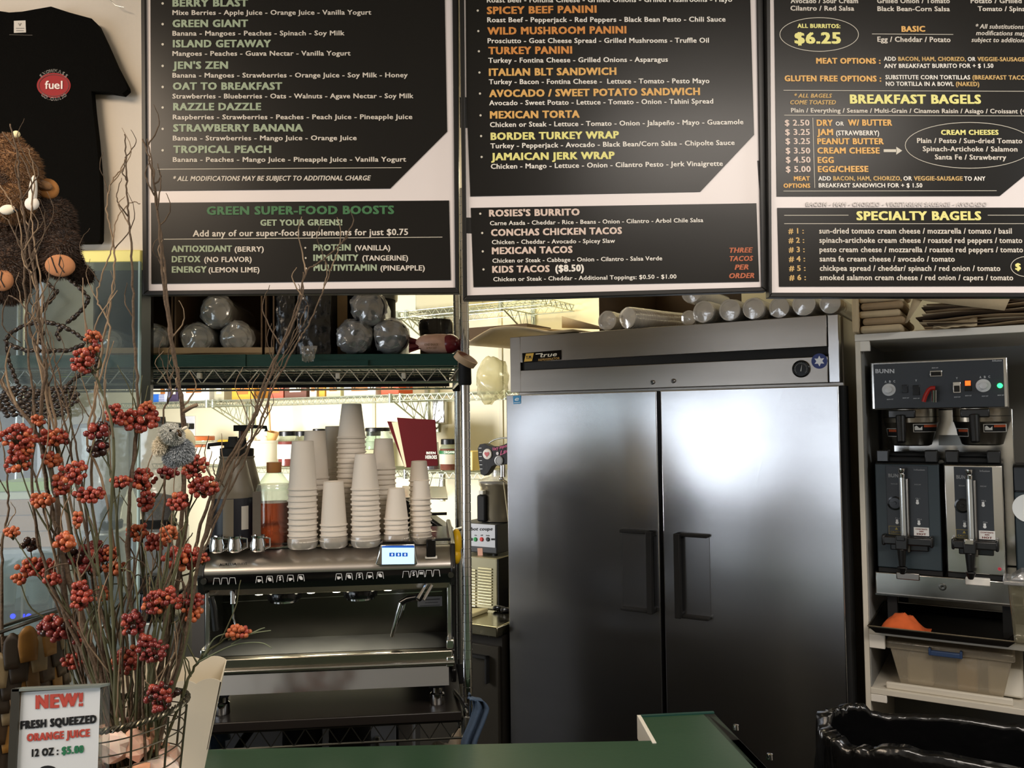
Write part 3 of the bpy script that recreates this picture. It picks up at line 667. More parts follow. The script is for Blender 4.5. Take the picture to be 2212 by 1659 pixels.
sleeve(1736, 652, 27, -.01, .45, 'wide wrapped lid sleeve second from the right on refrigerator', zsit=zf)
sleeve(1793, 650, 25, -.01, .45, 'rightmost cup sleeve on the refrigerator above the thermometer', zsit=zf)
a = AR.p(1478, 640, .05)
sleeve(1493, 640, 22, .05, .40, 'crumpled cup sleeve lying on top of the small one', zsit=zf+.088)
b0 = AR.p(1290, 690, .10); b1 = AR.p(1500, 690, .10)
t = thing('cardboard_box', 'dark open cardboard box behind cup sleeves on the refrigerator', 'box', AR, ((b0.x+b1.x)/2, .5, zf))
part(t, 'box_walls', MB().box(b0.x, b0.x+.004, .12, .78, zf+.001, zf+.36).box(b1.x-.004, b1.x, .12, .78, zf+.001, zf+.36).box(b0.x, b1.x, .776, .78, zf+.001, zf+.36), m_cardd)
part(t, 'box_base', MB().box(b0.x+.004, b1.x-.004, .12, .776, zf+.001, zf+.004), m_cardd)
# cardboard sheets sticking out over the left top corner
def sheet3(fr, pts, th=.004): return MB().prism([Vector(p) for p in pts], (0, 0, th))
c0 = AR.p(1012, 735, -.02); c1 = AR.p(1245, 716, -.02)
mb = MB().grid(lambda u, v: Vector((c0.x+(c1.x-c0.x)*u, -.05+v*.45, zf+.008+.035*math.sin(min(1, u*1.3)*PI)*(1-v*.4)+.012*v - (.03*(1-u*4) if u < .25 else 0))), 16, 6)
solo('cardboard_sheet', 'pale flattened cardboard sheet poking out over refrigerator left corner', 'cardboard', mb, m_kraft, AR, solid=.006)
c0 = AR.p(1120, 714, .1); c1 = AR.p(1262, 714, .1)
mb = MB().add([(c0.x, .05, zf+.055), (c1.x, .1, zf+.012), (c1.x, .5, zf+.012), (c0.x, .5, zf+.07)], [(0, 1, 2, 3)])
mb.add([AR.p(1214, 683, .04), AR.p(1300, 706, .04), Vector((AR.p(1300, 706, .04).x, .04, zf+.012)), Vector((AR.p(1214, 683, .04).x, .04, zf+.03))], [(0, 1, 2, 3)])
solo('cardboard_flap', 'folded kraft cardboard flap standing up beside the cup sleeves', 'cardboard', mb, m_kraft, AR, solid=.005)
b0 = AR.p(1012, 712, .35); b1 = AR.p(1100, 712, .35)
# stack of flattened boxes on the back-wall shelf
# ================================================================ BACK COUNTER
zC = .885
ec = AR.onz(1109, 1360, zC)
fo = ec.y
t = thing('steel_worktable', 'stainless steel worktable against the kitchen wall left of the refrigerator', 'table', AR, (-1.2, .4, 0))
part(t, 'tabletop', MB().box(-2.9, -.012, fo, WB-.01, zC-.045, zC), M('worn_steel', '#a9a590', .2, 1, var=.12, vs=10, rvar=.08), bevel=.006)
part(t, 'base_cabinet', MB().box(-2.88, -.02, fo+.05, WB-.02, .1, zC-.046), M('dark_cabinet', '#2b2824', .45, .3, var=.1))
a = AR.p(1012, 1400, fo+.05); b = AR.p(1108, 1600, fo+.05)
dd = part(t, 'door', MB().box(a.x-.25, -.03, fo+.03, fo+.05, .14, zC-.09), M('dark_door_steel', '#4a463e', .4, .6, var=.1), bevel=.003)
a = AR.p(1018, 1410, fo+.03); b = AR.p(1058, 1475, fo+.03)
part(dd, 'handle', MB().box(a.x, b.x, fo+.005, fo+.03, a.z-.012, a.z).box(b.x-.01, b.x, fo+.005, fo+.03, b.z, a.z), m_blackm, bevel=.002)
part(t, 'leg', MB().box(-2.86, -2.82, fo+.1, fo+.14, 0, .1).box(-.08, -.04, fo+.1, fo+.14, 0, .1), m_blackm)
part(t, 'leg', MB().box(-2.86, -2.82, WB-.14, WB-.1, 0, .1).box(-.08, -.04, WB-.14, WB-.1, 0, .1), m_blackm)
# louvred unit
q = AR.onz(1072, 1318, zC); lo = q.y
a = AR.p(905, 1300, lo); b = AR.p(1073, 1207, lo)
t = thing('refrigeration_unit', 'louvred steel countertop unit beneath the food processor', 'appliance', AR, ((a.x+b.x)/2, lo+.15, zC))
part(t, 'housing', MB().box(a.x, b.x, lo, min(lo+.34, WB-.02), zC, b.z), M('beige_steel', '#9f9a80', .38, .7, var=.06), bevel=.004)
part(t, 'side_panel', MB().box(b.x, b.x+.006, lo+.004, min(lo+.34, WB-.02), zC+.004, b.z-.003), m_blackm)
for col, (x0, x1) in enumerate([(932, 975), (982, 1028), (1034, 1063)]):
    for k in range(13):
        y = 1228+k*6.35; p0 = AR.p(x0, y-col*.5, lo); p1 = AR.p(x1, y-col*.5, lo)
        part(t, 'louver', MB().cyl((p0.x, lo-.002, p0.z), (p1.x, lo-.002, p0.z), .0045, n=8), M('louver_steel', '#d6cfa8', .3, .5))
zU = b.z
# food processor
a = AR.p(1014, 1200, lo+.04); b = AR.p(1073, 1133, lo+.04)
FPs, FPe = a.x-.06, b.x
zp = b.z; fp = lo+.04
t = thing('food_processor', 'grey food processor with clear bowl on the louvred unit', 'food processor', AR, ((FPs+FPe)/2, fp+.1, zU))
part(t, 'motor_base', MB().box(FPs, FPe, fp, fp+.26, zU+.012, zp), M('processor_grey', '#35373a', .45), bevel=.006)
for sx in (FPs+.03, FPe-.03):
    for yy in (fp+.03, fp+.22): part(t, 'foot', MB().cyl((sx, yy, zU), (sx, yy, zU+.013), .012, n=12), m_blackm)
q0 = AR.p(1005, 1178, fp); q1 = AR.p(1070, 1134, fp)
pl = part(t, 'control_panel', MB().box(max(FPs+.004, q0.x), q1.x, fp-.003, fp-.0002, q0.z, q1.z), C('#c9ccd2', .4), bevel=.001)
for x, colr in ((1027, '#2a9a52'), (1040.5, '#cf3a34'), (1054, '#2c2e30')):
    c = AR.p(x, 1165, fp-.003); part(pl, 'button', MB().lathe([(.010, 0), (.010, .003), (.007, .006), (0, .006)], c, 18, (0, -1, 0)), C(colr, .35))
mb = MB(); text(mb, AR, 'robot coupe', (1006, 1146), (1064, 1146), 7, fp-.0036, .03, True); text(mb, AR, 'On', (1025, 1157.5), (1030, 1157.5), 2.4, fp-.0036); text(mb, AR, 'Off', (1038, 1157.5), (1043, 1157.5), 2.4, fp-.0036)
text(mb, AR, 'Pulse', (1050, 1158), (1058, 1158), 2.4, fp-.0036); flat(mb, AR, [(1018, 1162), (1021, 1162), (1021, 1168), (1018, 1168)], fp-.0036); flat(mb, AR, [(1061, 1163), (1069, 1163), (1069, 1167), (1061, 1167)], fp-.0036)
part(pl, 'lettering', mb, m_blackm, kind='stuff')
mb = MB(); flat(mb, AR, [(1031, 1184), (1042, 1184), (1043, 1200), (1032, 1200)], fp-.001); part(t, 'inspection_sticker', mb, C('#d09a80'))
cc = AR.p(1080, 1080, fp+.13); cb = Vector((cc.x, fp+.13, zp))
zb1 = AR.p(1080, 1042, fp+.13).z
part(t, 'bowl', MB().lathe([(.055, 0), (.09, .004), (.094, .03), (.093, zb1-zp-.02), (.10, zb1-zp-.01), (.10, zb1-zp)], cb, 32), M('processor_bowl', '#8f8672', .25, .6, var=.1))
part(t, 'lid', MB().lathe([(.102, zb1-zp), (.104, zb1-zp+.012), (.07, zb1-zp+.022), (.04, zb1-zp+.03), (.04, zb1-zp+.06), (0, zb1-zp+.06)], cb, 28), m_plas)
hp = AR.p(1045, 1100, fp+.05)
part(t, 'handle', MB().box(hp.x-.022, hp.x+.028, fp+.02, fp+.07, zp+.004, AR.p(1045, 1068, fp+.05).z), m_blackm, bevel=.01)
part(t, 'latch', MB().box(hp.x-.006, hp.x+.02, fp+.015, fp+.06, AR.p(1045, 1067, fp+.05).z, AR.p(1045, 1058, fp+.05).z), C('#d6d4c8', .3), bevel=.003)
# small things on the worktable
q = AR.onz(985, 1345, zC); q2 = AR.onz(1050, 1322, zC)
mb = MB().prism([AR.onz(870, 1346, zC), AR.onz(992, 1345, zC), AR.onz(1055, 1322, zC), AR.onz(900, 1322, zC)], (0, 0, .018))
solo('cutting_board', 'thick cream plastic cutting board on the steel worktable', 'cutting board', mb, M('board_cream', '#ddd3a8', .5, var=.05), AR, bevel=.004)
for i, (x, y) in enumerate(((1085, 1322), (1101, 1326))):
    c = AR.onz(x, y, zC); c2 = AR.onz(x+13, y-3, zC)
    mb = MB().tube([c+Vector((-.035, 0, .014)), c+Vector((-.012, .006, .017)), c+Vector((.014, .01, .015)), c+Vector((.04, .008, .017))], .013, 10, .009)
    mb.ball(c+Vector((-.036, 0, .013)), (.012, .014, .0125), 8, 6)
    solo('tongs_grip', ['black rubber glove finger lying left on the worktable', 'black rubber glove finger lying right beside refrigerator'][i], 'glove', mb, M('black_rubber', '#101012', .25), AR, smooth=True)
a = AR.onz(1086, 1312, zC)
solo('wooden_block', 'speckled brown block on the worktable behind the black gloves', 'block', MB().box(a.x, a.x+.06, a.y+.03, a.y+.09, zC, zC+.085), C('#6a5f50', .8, var=.4, vs=60), AR, bevel=.003)
mb = MB().tube([Vector((a.x+.05, a.y+.01, zC+.086)), Vector((a.x+.066, a.y+.01, zC+.24))], .012, 8, .006)
solo('spatula', 'pale spatula standing upright against the refrigerator side', 'spatula', mb, C('#7d7a66', .4), AR)
# black bone-shaped cushion with badges, on the boom of a clamp
BO = lo+.02
bp_ = [(1032, 968), (1036, 960), (1046, 958), (1058, 964), (1074, 965), (1090, 960), (1104, 952), (1116, 945), (1124, 950), (1120, 972), (1116, 990), (1100, 1000), (1086, 1004), (1072, 1003), (1062, 1008), (1054, 1022), (1046, 1028), (1038, 1024), (1036, 1010), (1033, 990)]
mb = MB().prism([AR.p(x, y, BO) for x, y in bp_], (0, .04, 0))
t = thing('bone_cushion', 'black bone shaped cushion with heart badge and pink lettering by refrigerator', 'cushion', AR, AR.p(1070, 1010, BO))
part(t, 'cover', mb, M('black_vinyl', '#070607', .5, bump=.1, bs=30, spec=.25), bevel=.012)
c = AR.p(1053, 981, BO-.001)
bgd = part(t, 'badge', MB().lathe([(.025, 0), (.023, .005), (0, .006)], c, 24, (0, -1, 0)), C('#d6cfc4', .3), label='white badge with a red heart')
hp_ = []
for i in range(24):
    a_ = 2*PI*i/24; hp_.append(c+Vector((.00085*16*math.sin(a_)**3, -.0068, .00085*(13*math.cos(a_)-5*math.cos(2*a_)-2*math.cos(3*a_)-math.cos(4*a_)))))
part(bgd, 'heart', MB().prism(hp_, (0, .0004, 0)), C('#b8262a', .4))
c = AR.p(1078, 995, BO-.001); part(t, 'badge', MB().lathe([(.024, 0), (.022, .005), (.016, .006), (.015, .004), (0, .004)], c, 24, (0, -1, 0)), C('#8f8e8c', .3), label='grey ringed badge')
c = AR.p(1075, 979.5, BO-.001); part(t, 'badge', MB().lathe([(.008, 0), (.007, .003), (0, .003)], c, 16, (0, -1, 0)), C('#d2c8c6', .3), label='tiny white badge')
mb = MB(); text(mb, AR, 'Very Important', (1064, 974), (1108, 962), 7, BO-.002, .03, True); text(mb, AR, 'Lady', (1080, 984), (1108, 972), 9, BO-.002, .04, True); part(t, 'lettering', mb, C('#c24a78'), kind='stuff')
mb = MB()
for k in range(6): line(mb, AR, (1034+k*.4, 968+k*9), (1040+k*.4, 968+k*9), 1.3, BO-.001)
part(t, 'stitching', mb, C('#cfcfcf'))
solo('lamp_arm', 'short chrome and black bracket arm under the bone cushion', 'bracket', MB().cyl(AR.p(1086, 1004, BO+.02), AR.p(1086, 1030, BO+.02), .014, n=14).tube([AR.p(1082, 1034, BO+.02), AR.p(1108, 1052, BO+.02)], .006, 8).ball(AR.p(1083, 1034, BO+.02), .012), m_chrome, AR)
mb = MB().tube([AR.p(1088, 1042, BO), AR.p(1094, 1090, BO), AR.p(1100, 1138, BO)], .003, 6)
for k in range(6): mb.box(AR.p(1100, 1138+k*3, BO).x, AR.p(1112, 1138, BO).x, BO-.003, BO+.003, AR.p(1100, 1139+k*3, BO).z, AR.p(1100, 1138+k*3, BO).z)
mb.box(AR.p(1099, 1138, BO).x, AR.p(1102, 1138, BO).x, BO-.003, BO+.003, AR.p(1100, 1156, BO).z, AR.p(1100, 1136, BO).z)
solo('pastry_comb', 'cream long handled comb hanging in front of food processor bowl', 'utensil', mb, C('#bdb18c', .5), AR)
# hoop lying behind the cushion
mb = MB().tube([AR.p(1090+38*math.cos(a), 968+22*math.sin(a), lo+.2) for a in [2*PI*i/28 for i in range(29)]], .004, 6)
solo('wire_hoop', 'thin dark hoop leaning behind the bone cushion', 'hoop', mb, m_dwire, AR)
# plastic bag
bc = AR.p(1062, 822, .12)
mb = MB().ball(bc, (.085, .06, .105), 22, 16)
for i, v in enumerate(mb.v):
    d = v-bc; k = 1+.5*mnoise.noise(v*14)+.2*mnoise.noise(v*34); mb.v[i] = bc+d*k
solo('plastic_bag', 'thin yellowish plastic bag hanging between chrome post and refrigerator', 'bag', mb, m_bagy, AR, smooth=True)
# ================================================================ BACK WALL SHELVES
def wire_shelf(fr, s0, s1, y0, y1, z, label, mat, h=.034, step=.05, thick=.0026, rods=.045, name='wire_shelf', cat='shelf', group=None, ztop=None, par=None, clips=True):
    t = par or thing(name, label, cat, fr, ((s0+s1)/2, (y0+y1)/2, z-h), group)
    def truss(ax0, ax1, f):
        n = max(2, int(abs(ax1-ax0)/step)); mb = MB()
        mb.tube([f(ax0, z), f(ax1, z)], thick, 6); mb.tube([f(ax0, z-h), f(ax1, z-h)], thick, 6)
        pts = []
        for i in range(n*2+1): pts.append(f(ax0+(ax1-ax0)*i/(2*n), z if i % 2 == 0 else z-h))
        mb.tube(pts, thick*.8, 5); return mb
    part(t, 'front_truss', truss(s0, s1, lambda a, zz: (a, y0, zz)), mat)
    part(t, 'rear_truss', truss(s0, s1, lambda a, zz: (a, y1, zz)), mat)
    part(t, 'side_truss', truss(y0, y1, lambda a, zz: (s0, a, zz)), mat)
    part(t, 'side_truss', truss(y0, y1, lambda a, zz: (s1, a, zz)), mat)
    n = int((s1-s0)/.026)
    for i in range(1, n):
        x = s0+(s1-s0)*i/n; part(t, 'deck_wire', MB().tube([(x, y0, z+.001), (x, y1, z+.001)], .0016, 4), mat)
    for k in range(1, 4): part(t, 'cross_rod', MB().tube([(s0, y0+(y1-y0)*k/4, z-.003), (s1, y0+(y1-y0)*k/4, z-.003)], .0028, 5), mat)
    return t
def bracket(fr, s, z, y0, y1, h, label, mat, grp):
    t = thing('shelf_bracket', label, 'bracket', fr, (s, y1, z-h-.02), grp)
    b = z-.028
    mb = MB().tube([(s, y0+.02, b), (s, y1, b)], .004, 6).tube([(s, y0+.02, b), (s, y1, b-h)], .0045, 6)
    part(t, 'arm', mb, mat)
    n = 4; pts = []
    for i in range(n*2+1):
        k = i/(2*n); y = y0+.02+(y1-y0-.02)*k; pts.append((s, y, b if i % 2 == 0 else b-h*k))
    part(t, 'lattice', MB().tube(pts, .003, 5), mat)
    part(t, 'wall_post', MB().box(s-.014, s+.014, y1-.004, y1+.012, b-h-.02, b+.08), mat, bevel=.003)
    part(t, 'socket', MB().cyl((s, y0+.012, b-.016), (s, y0+.012, b+.034), .014, n=12), mat)
SO = WB-.36
z1a = AR.p(700, 857, SO).z; z1b = AR.p(1000, 848, SO).z; zs1w = (z1a+z1b)/2
z2w = (AR.p(1040, 1019, SO).z+AR.p(650, 1013, SO).z)/2
z3w = (AR.p(940, 665, SO).z+AR.p(1060, 655, SO).z)/2
xm = AR.p(842, 850, SO).x; x1r = AR.p(1150, 845, SO).x; xl = AR.p(444, 850, SO).x
WG = 'wire shelves on the kitchen wall'
wire_shelf(AR, xm+.02, x1r, SO, WB-.03, zs1w, 'chrome wall shelf seen between the cups and refrigerator at post height', m_wwire, group=WG)
wire_shelf(AR, xl+.02, xm-.01, SO, WB-.03, zs1w, 'long white wall shelf of boxes and cans under the rack', m_wwire, group=WG)
wire_shelf(AR, xl-.9, xl-.01, SO, WB-.03, zs1w, 'left end wall shelf holding the blue box', m_wwire, group=WG)
xs2 = AR.p(864, 1020, SO).x
wire_shelf(AR, xs2, AR.p(1180, 1020, SO).x, SO, WB-.03, z2w, 'lower wall shelf holding the maroon binder and glass jars', m_wwire, group=WG)
wire_shelf(AR, xl-.55, xs2-.02, SO, WB-.03, z2w, 'lower wall shelf holding the white bucket behind the cups', m_wwire, group=WG)
xm3 = AR.p(860, 665, SO).x
wire_shelf(AR, xm3, AR.p(1176, 650, SO).x, SO, WB-.03, z3w, 'highest wall shelf just under the menu boards', m_wwire, group=WG)
BG = 'lattice brackets of the wall shelves'
for i, (s, z, lb) in enumerate([(xm-.004, zs1w, 'lattice bracket under the shelf joint above the maroon binder'), (xm+.07, zs1w, 'second lattice bracket just right of the shelf joint'),
        (xl, zs1w, 'lattice bracket above the black jug pump'), (xl+.06, zs1w, 'second lattice bracket above the black jug pump'), (AR.p(1090, 845, SO).x, zs1w, 'lattice bracket half hidden by the refrigerator'),
        (xm3-.01, z3w, 'high lattice bracket left of the black lidded tub'), (xm3+.05, z3w, 'second high lattice bracket behind the black lidded tub'), (AR.p(1080, 655, SO).x, z3w, 'high lattice bracket above the cardboard sheet'),
        (xs2+.03, z2w, 'lattice bracket under the maroon binder')]):
    bracket(AR, s, z, SO, WB-.012, .17 if i < 5 else .15, lb, m_wwire if i != 8 else m_wire, BG)
# paper towel dispenser reflector on the wall between shelves
a = AR.p(935, 862, WB-.04); b = AR.p(962, 915, WB-.04)
solo('wall_rail', 'shiny steel rail on the kitchen wall behind the lattice bracket', 'rail', MB().box(a.x, b.x, WB-.05, WB-.01, b.z, a.z), m_chrome, AR, bevel=.006)
# wall outlet
a = AR.p(398, 899, WB-.01); b = AR.p(421, 941, WB-.01)
t = thing('wall_outlet', 'white wall outlet with black plug left of the jug pump', 'outlet', AR, ((a.x+b.x)/2, WB, b.z))
part(t, 'cover_plate', MB().box(a.x, b.x, WB-.014, WB, b.z, a.z), C('#e6e6e6', .4), bevel=.003)
a = AR.p(398, 915, WB-.03); b = AR.p(416, 927, WB-.03); part(t, 'plug', MB().box(a.x, b.x, WB-.05, WB-.014, b.z, a.z), m_blackm, bevel=.005)

def onshelf(px, y0, fr=None): return (fr or AR).p(px, 900, y0).x
S2 = z2w+.003; S1 = zs1w+.003
def jar(px, w, h, off, z, label, col, lidc='#141414', grp='jars on the lower wall shelf', labc=None, txt=None, fill=.8, lidh=.022, glass=True):
    c = AR.p(px, 980, off); a = AR.p(px-w/2, 980, off); r = abs(c.x-a.x)*.93
    t = thing('jar', label, 'jar', AR, (c.x, off, z), grp); o = Vector((c.x, off, z))
    part(t, 'jar_body', MB().lathe([(r*.9, 0), (r, .008), (r, h*.82), (r*.8, h*.92), (r*.8, h)], o, 24), m_glass if glass else C(col, .4))
    if glass: part(t, 'contents', MB().lathe([(0, .004), (r*.86, .004), (r*.93, .012), (r*.93, h*fill), (0, h*fill)], o, 20), C(col, .6, var=.25, vs=40))
    part(t, 'lid', MB().lathe([(r*.86, h-.004), (r*.86, h+lidh), (r*.8, h+lidh+.003), (0, h+lidh+.003)], o, 24), C(lidc, .35))
    if labc: part(t, 'label', MB().lathe([(r*1.01, h*.25), (r*1.015, h*.26), (r*1.015, h*.7), (r*1.01, h*.71)], o, 24), C(labc, .5))
    return t, o, r
hh = lambda px, py, off: AR.p(px, py, off).z
jo = SO+.07
t, o, r = jar(972, 40, hh(972, 958, jo)-S2, jo, S2, 'clear jar with red filling and green stripe label, black lid', '#9c4a34', labc='#e6ddc8')
part(t, 'label_band', MB().lathe([(r*1.025, (hh(972, 980, jo)-S2)), (r*1.025, (hh(972, 973, jo)-S2))], o, 24), C('#2f7a44', .5), label='green label band')
mb = MB(); fr2 = Fr(AR.a, (AR.w((0, jo-r*1.03, 0)).x, AR.w((0, jo-r*1.03, 0)).y)); text(mb, fr2, 'ORGANIC', (959, 979.5), (984, 979.5), 5, 0, .04)
mb.v = [AR.l(fr2.w(v)) for v in mb.v]; part(t, 'lettering', mb, C('#e6f0dc'), kind='stuff')
c = AR.p(932, 985, jo)
t = thing('plastic_deli_cup', 'upturned clear deli cup with dark label beside the jar', 'cup', AR, (c.x, jo, S2)); o = Vector((c.x, jo, S2)); k = AR.p(917, 985, jo); r = abs(k.x-c.x)
H = hh(932, 955, jo)-S2
part(t, 'cup_body', MB().lathe([(r, 0), (r*1.1, .004), (r*1.1, .010), (r, .012), (r*.82, H), (0, H)], o, 24), m_plas)
part(t, 'contents', MB().lathe([(r*.9, .004), (r*.84, H*.55), (0, H*.55)], o, 24), C('#23201a', .5))
fr2 = Fr(AR.a, (AR.w((0, jo-r*1.13, 0)).x, AR.w((0, jo-r*1.13, 0)).y)); mb = MB(); text(mb, fr2, 'BEEN', (921, 981), (941, 981), 5, 0, .04); text(mb, fr2, 'HEROES', (919, 991), (944, 991), 7, 0, .05)
mb.v = [AR.l(fr2.w(v)) for v in mb.v]; part(t, 'lettering', mb, C('#e0dccb'), kind='stuff')
c = AR.p(1000, 990, jo+.02); c2 = AR.p(1026, 974, jo+.02)
solo('yellow_tub', 'pale yellow tub on the shelf right of the chrome post', 'tub', MB().box(c.x, c2.x, jo, jo+.08, S2, c2.z), C('#e2c87a', .4), AR, bevel=.006)
# binder
bo = SO+.02
q = [AR.p(x, y, bo) for x, y in ((856, 903), (932, 907), (944, 955), (920, 1006), (878, 1010))]
t = thing('binder', 'maroon binder of papers leaning on the lower wall shelf', 'binder', AR, (AR.p(890, 1005, bo).x, bo+.04, S2))
k0, k1, k2, k3 = [AR.p(x, y, bo) for x, y in ((857, 902), (940, 907), (946, 1006), (878, 1010))]
part(t, 'front_cover', MB().prism([k0, k1, k2, k3], (0, .004, 0)), m_maroon, bevel=.002)
part(t, 'back_cover', MB().prism([AR.p(x, y, bo+.07) for x, y in ((836, 910), (870, 912), (884, 1009), (874, 1010))], (0, .004, 0)), m_maroon, bevel=.002)
part(t, 'papers', MB().hexa([AR.p(x, y, bo+.008) for x, y in ((846, 912), (862, 911), (880, 1008), (874, 1009))], [AR.p(x, y, bo+.06) for x, y in ((846, 912), (862, 911), (880, 1008), (874, 1009))]), m_pages)
# jars behind the cups
jar(816, 52, hh(816, 930, jo+.03)-S2, jo+.03, S2, 'wide clear jar with black lid behind the tallest cups', '#d9c9a0', lidh=.014, fill=.5)
jar(622, 34, hh(622, 940, jo)-S2, jo, S2, 'red labelled jar with black lid left of the cups', '#8a2c20', labc='#e8e4dc')
jar(655, 30, hh(655, 940, jo)-S2, jo, S2, 'jar with green and white label half behind front cups', '#a02c20', labc='#dfe8da')
jar(690, 26, hh(690, 935, jo+.06)-S2, jo+.06, S2, 'narrow black lidded jar between two cup stacks', '#e0d4b8')
jar(712, 18, hh(712, 936, jo+.08)-S2, jo+.08, S2, 'slim bottle with black cap behind the cup stacks', '#e0d4b8')
jar(862-55, 30, hh(800, 940, jo+.16)-S2, jo+.16, S2, 'tall jar at the wall behind the tallest cup stack', '#e6dcc0')
# bucket and scoops
c = AR.p(566, 985, jo+.03); k = AR.p(602, 985, jo+.03); r = abs(k.x-c.x); o = Vector((c.x, jo+.03, S2)); H = hh(566, 951, jo+.03)-S2
t = thing('ingredient_bucket', 'white plastic bucket behind the black jug pump', 'bucket', AR, o, None)
part(t, 'bucket_body', MB().lathe([(r*.86, 0), (r*.95, H*.9), (r, H*.91), (r*1.02, H*.94), (r*1.02, H), (r*.95, H), (r*.93, H*.9), (0, H*.88)], o, 30), C('#e9e2ca', .45))
part(t, 'label', MB().box(c.x-.03, c.x+.028, jo+.03-r*.97, jo+.03-r*.9, S2+H*.52, S2+H*.78), C('#f2f2ea', .4))
for i, (x, y, lb) in enumerate(((545, 945, 'white round scoop cup'), (572, 943, 'second white round scoop cup'))):
    q = AR.p(x, y, jo+.03); part(t, 'scoop_cup', MB().ball(Vector((q.x, jo+.03, S2+H)), (.028, .028, .03), 14, 8), C('#f4f0e4', .4))
q = AR.p(585, 930, jo+.05)
part(t, 'tan_scoop', MB().lathe([(.018, 0), (.04, .085), (.036, .085), (.016, .003)], (q.x, q.y, S2+H-.03), 20, (.25, 0, 1)), C('#e6b878', .4), label='translucent orange scoop')
part(t, 'scoop_handle', MB().tube([(q.x-.008, q.y, S2+H+.05), (q.x-.02, q.y, hh(580, 872, jo))], .007, 8), C('#e0a860', .4))
# left shelf: orange jar, bags
jar(428, 56, hh(428, 950, jo)-S2, jo, S2, 'wide orange powder jar left of the jug, white label', '#c8622c', lidc='#c46a3a', labc='#e9d9bd')
a = AR.p(446, 1010, jo-.02); b = AR.p(480, 955, jo-.02)
solo('flour_bag', 'pale paper bag beside the orange jar', 'bag', MB().box(a.x, b.x, jo-.03, jo+.05, S2, b.z), C('#e6dcc4', .7, var=.06), AR, bevel=.012)
a = AR.p(470, 1010, jo+.08); b = AR.p(505, 950, jo+.08)
solo('yellow_bag', 'yellow food bag behind the jug neck', 'bag', MB().box(a.x, b.x, jo+.07, jo+.14, S2, b.z), C('#efc23c', .5), AR, bevel=.012)
a = AR.p(352, 1012, jo); b = AR.p(396, 985, jo)
solo('wooden_box', 'light tan box low behind the koala', 'box', MB().box(a.x, b.x, jo, jo+.1, S2, b.z), C('#d9b06c', .6), AR, bevel=.004)
# goods on shelf 1
goods = [(322, 356, 812, '#3a78d8', 'blue carton at the left end of the shelf'), (342, 362, 814, '#cfd6f0', 'white and blue carton beside the blue one'), (365, 384, 818, '#4b3f58', 'purple box with orange stripe'),
         (386, 452, 808, '#efeadb', 'wide white box on the shelf under the rack'), (462, 484, 826, '#b3ae92', 'grey box on the shelf under the rack'), (500, 548, 834, '#e2a23c', 'yellow and orange snack box'),
         (580, 612, 830, '#c0604a', 'red patterned carton on the shelf'), (614, 662, 826, '#6a4436', 'brown carton on the shelf'), (668, 684, 826, '#d8d2bc', 'small beige box on the shelf'),
         (688, 702, 822, '#e0a030', 'amber bottle box on the shelf'), (704, 736, 828, '#e8dfa8', 'stack of yellow packets on the shelf'), (742, 812, 832, '#d6d8d4', 'long pale tray on the shelf'), (822, 862, 818, '#c8521e', 'orange carton at the shelf joint')]
for x0, x1, yt, colr, lb in goods:
    a = AR.p(x0, 850, jo); b = AR.p(x1, yt, jo); H = max(.05, b.z-S1)+.05
    t = thing('grocery_box', lb, 'box', AR, ((a.x+b.x)/2, jo+.06, S1), 'groceries on the wall shelf')
    part(t, 'carton', MB().box(a.x+.002, b.x-.002, jo, jo+.13, S1, S1+H), C(colr, .5, var=.08), bevel=.003)
    part(t, 'label_patch', MB().box(a.x+(b.x-a.x)*.25, a.x+(b.x-a.x)*.75, jo-.0012, jo, S1+H*.25, S1+H*.6), C('#f0e6d0' if colr[1] < 'c' else '#b8743a', .5))
# high shelf: flattened boxes
a = AR.p(1008, 712, SO+.03); b = AR.p(1100, 697, SO+.03)
solo('folded_boxes', 'brown folded box on the wall shelf left of the refrigerator top', 'box', MB().box(a.x, b.x+.1, SO+.04, SO+.3, zs1w+.28, zs1w+.345), m_cardd, AR, bevel=.003)
a = AR.p(905, 640, SO+.1); b = AR.p(1000, 590, SO+.1)
solo('storage_tub', 'beige plastic tub on the highest wall shelf', 'tub', MB().box(a.x, b.x, SO+.06, SO+.3, z3w+.003, z3w+.22), C('#b9b498', .5), AR, bevel=.012)
# ================================================================ WHITE CABINET WITH COFFEE BREWER
CA = 0.0
sc0 = AR.p(1847, 745, CA).x; sc1 = AR.p(1858, 745, CA).x; sce = sc0+.95
ct1 = (AR.p(1857, 726, CA).z+AR.p(2212, 697, CA).z)/2; ct0 = ct1-.024
ch1 = (AR.p(1893, 1366, CA).z+AR.p(2150, 1381, CA).z)/2
cb1 = (AR.p(1897, 1487, CA).z+AR.p(2120, 1520, CA).z)/2
CD = .62
t = thing('white_cabinet', 'white painted open cabinet holding the coffee brewer', 'cabinet', AR, ((sc0+sce)/2, .3, .02))
part(t, 'side_panel', MB().box(sc0, sc1, CA, CD, .35, ct0), m_offw, bevel=.002)
part(t, 'side_panel', MB().box(sce-.018, sce, CA, CD, .35, ct0), m_offw, bevel=.002)
part(t, 'top_board', MB().box(sc0, sce, CA-.003, CD, ct0, ct1), m_white, bevel=.002)
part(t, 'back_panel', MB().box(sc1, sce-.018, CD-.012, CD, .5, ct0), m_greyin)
part(t, 'shelf', MB().box(sc1, sce-.018, CA, CD-.013, ch1-.018, ch1), m_offw, bevel=.002)
part(t, 'shelf', MB().box(sc1, sce-.018, CA, CD-.013, cb1-.020, cb1), m_offw, bevel=.002)
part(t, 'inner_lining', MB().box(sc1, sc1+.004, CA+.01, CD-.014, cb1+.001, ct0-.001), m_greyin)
a = AR.p(1857, 738, CA); b = AR.p(1879, 758, CA)
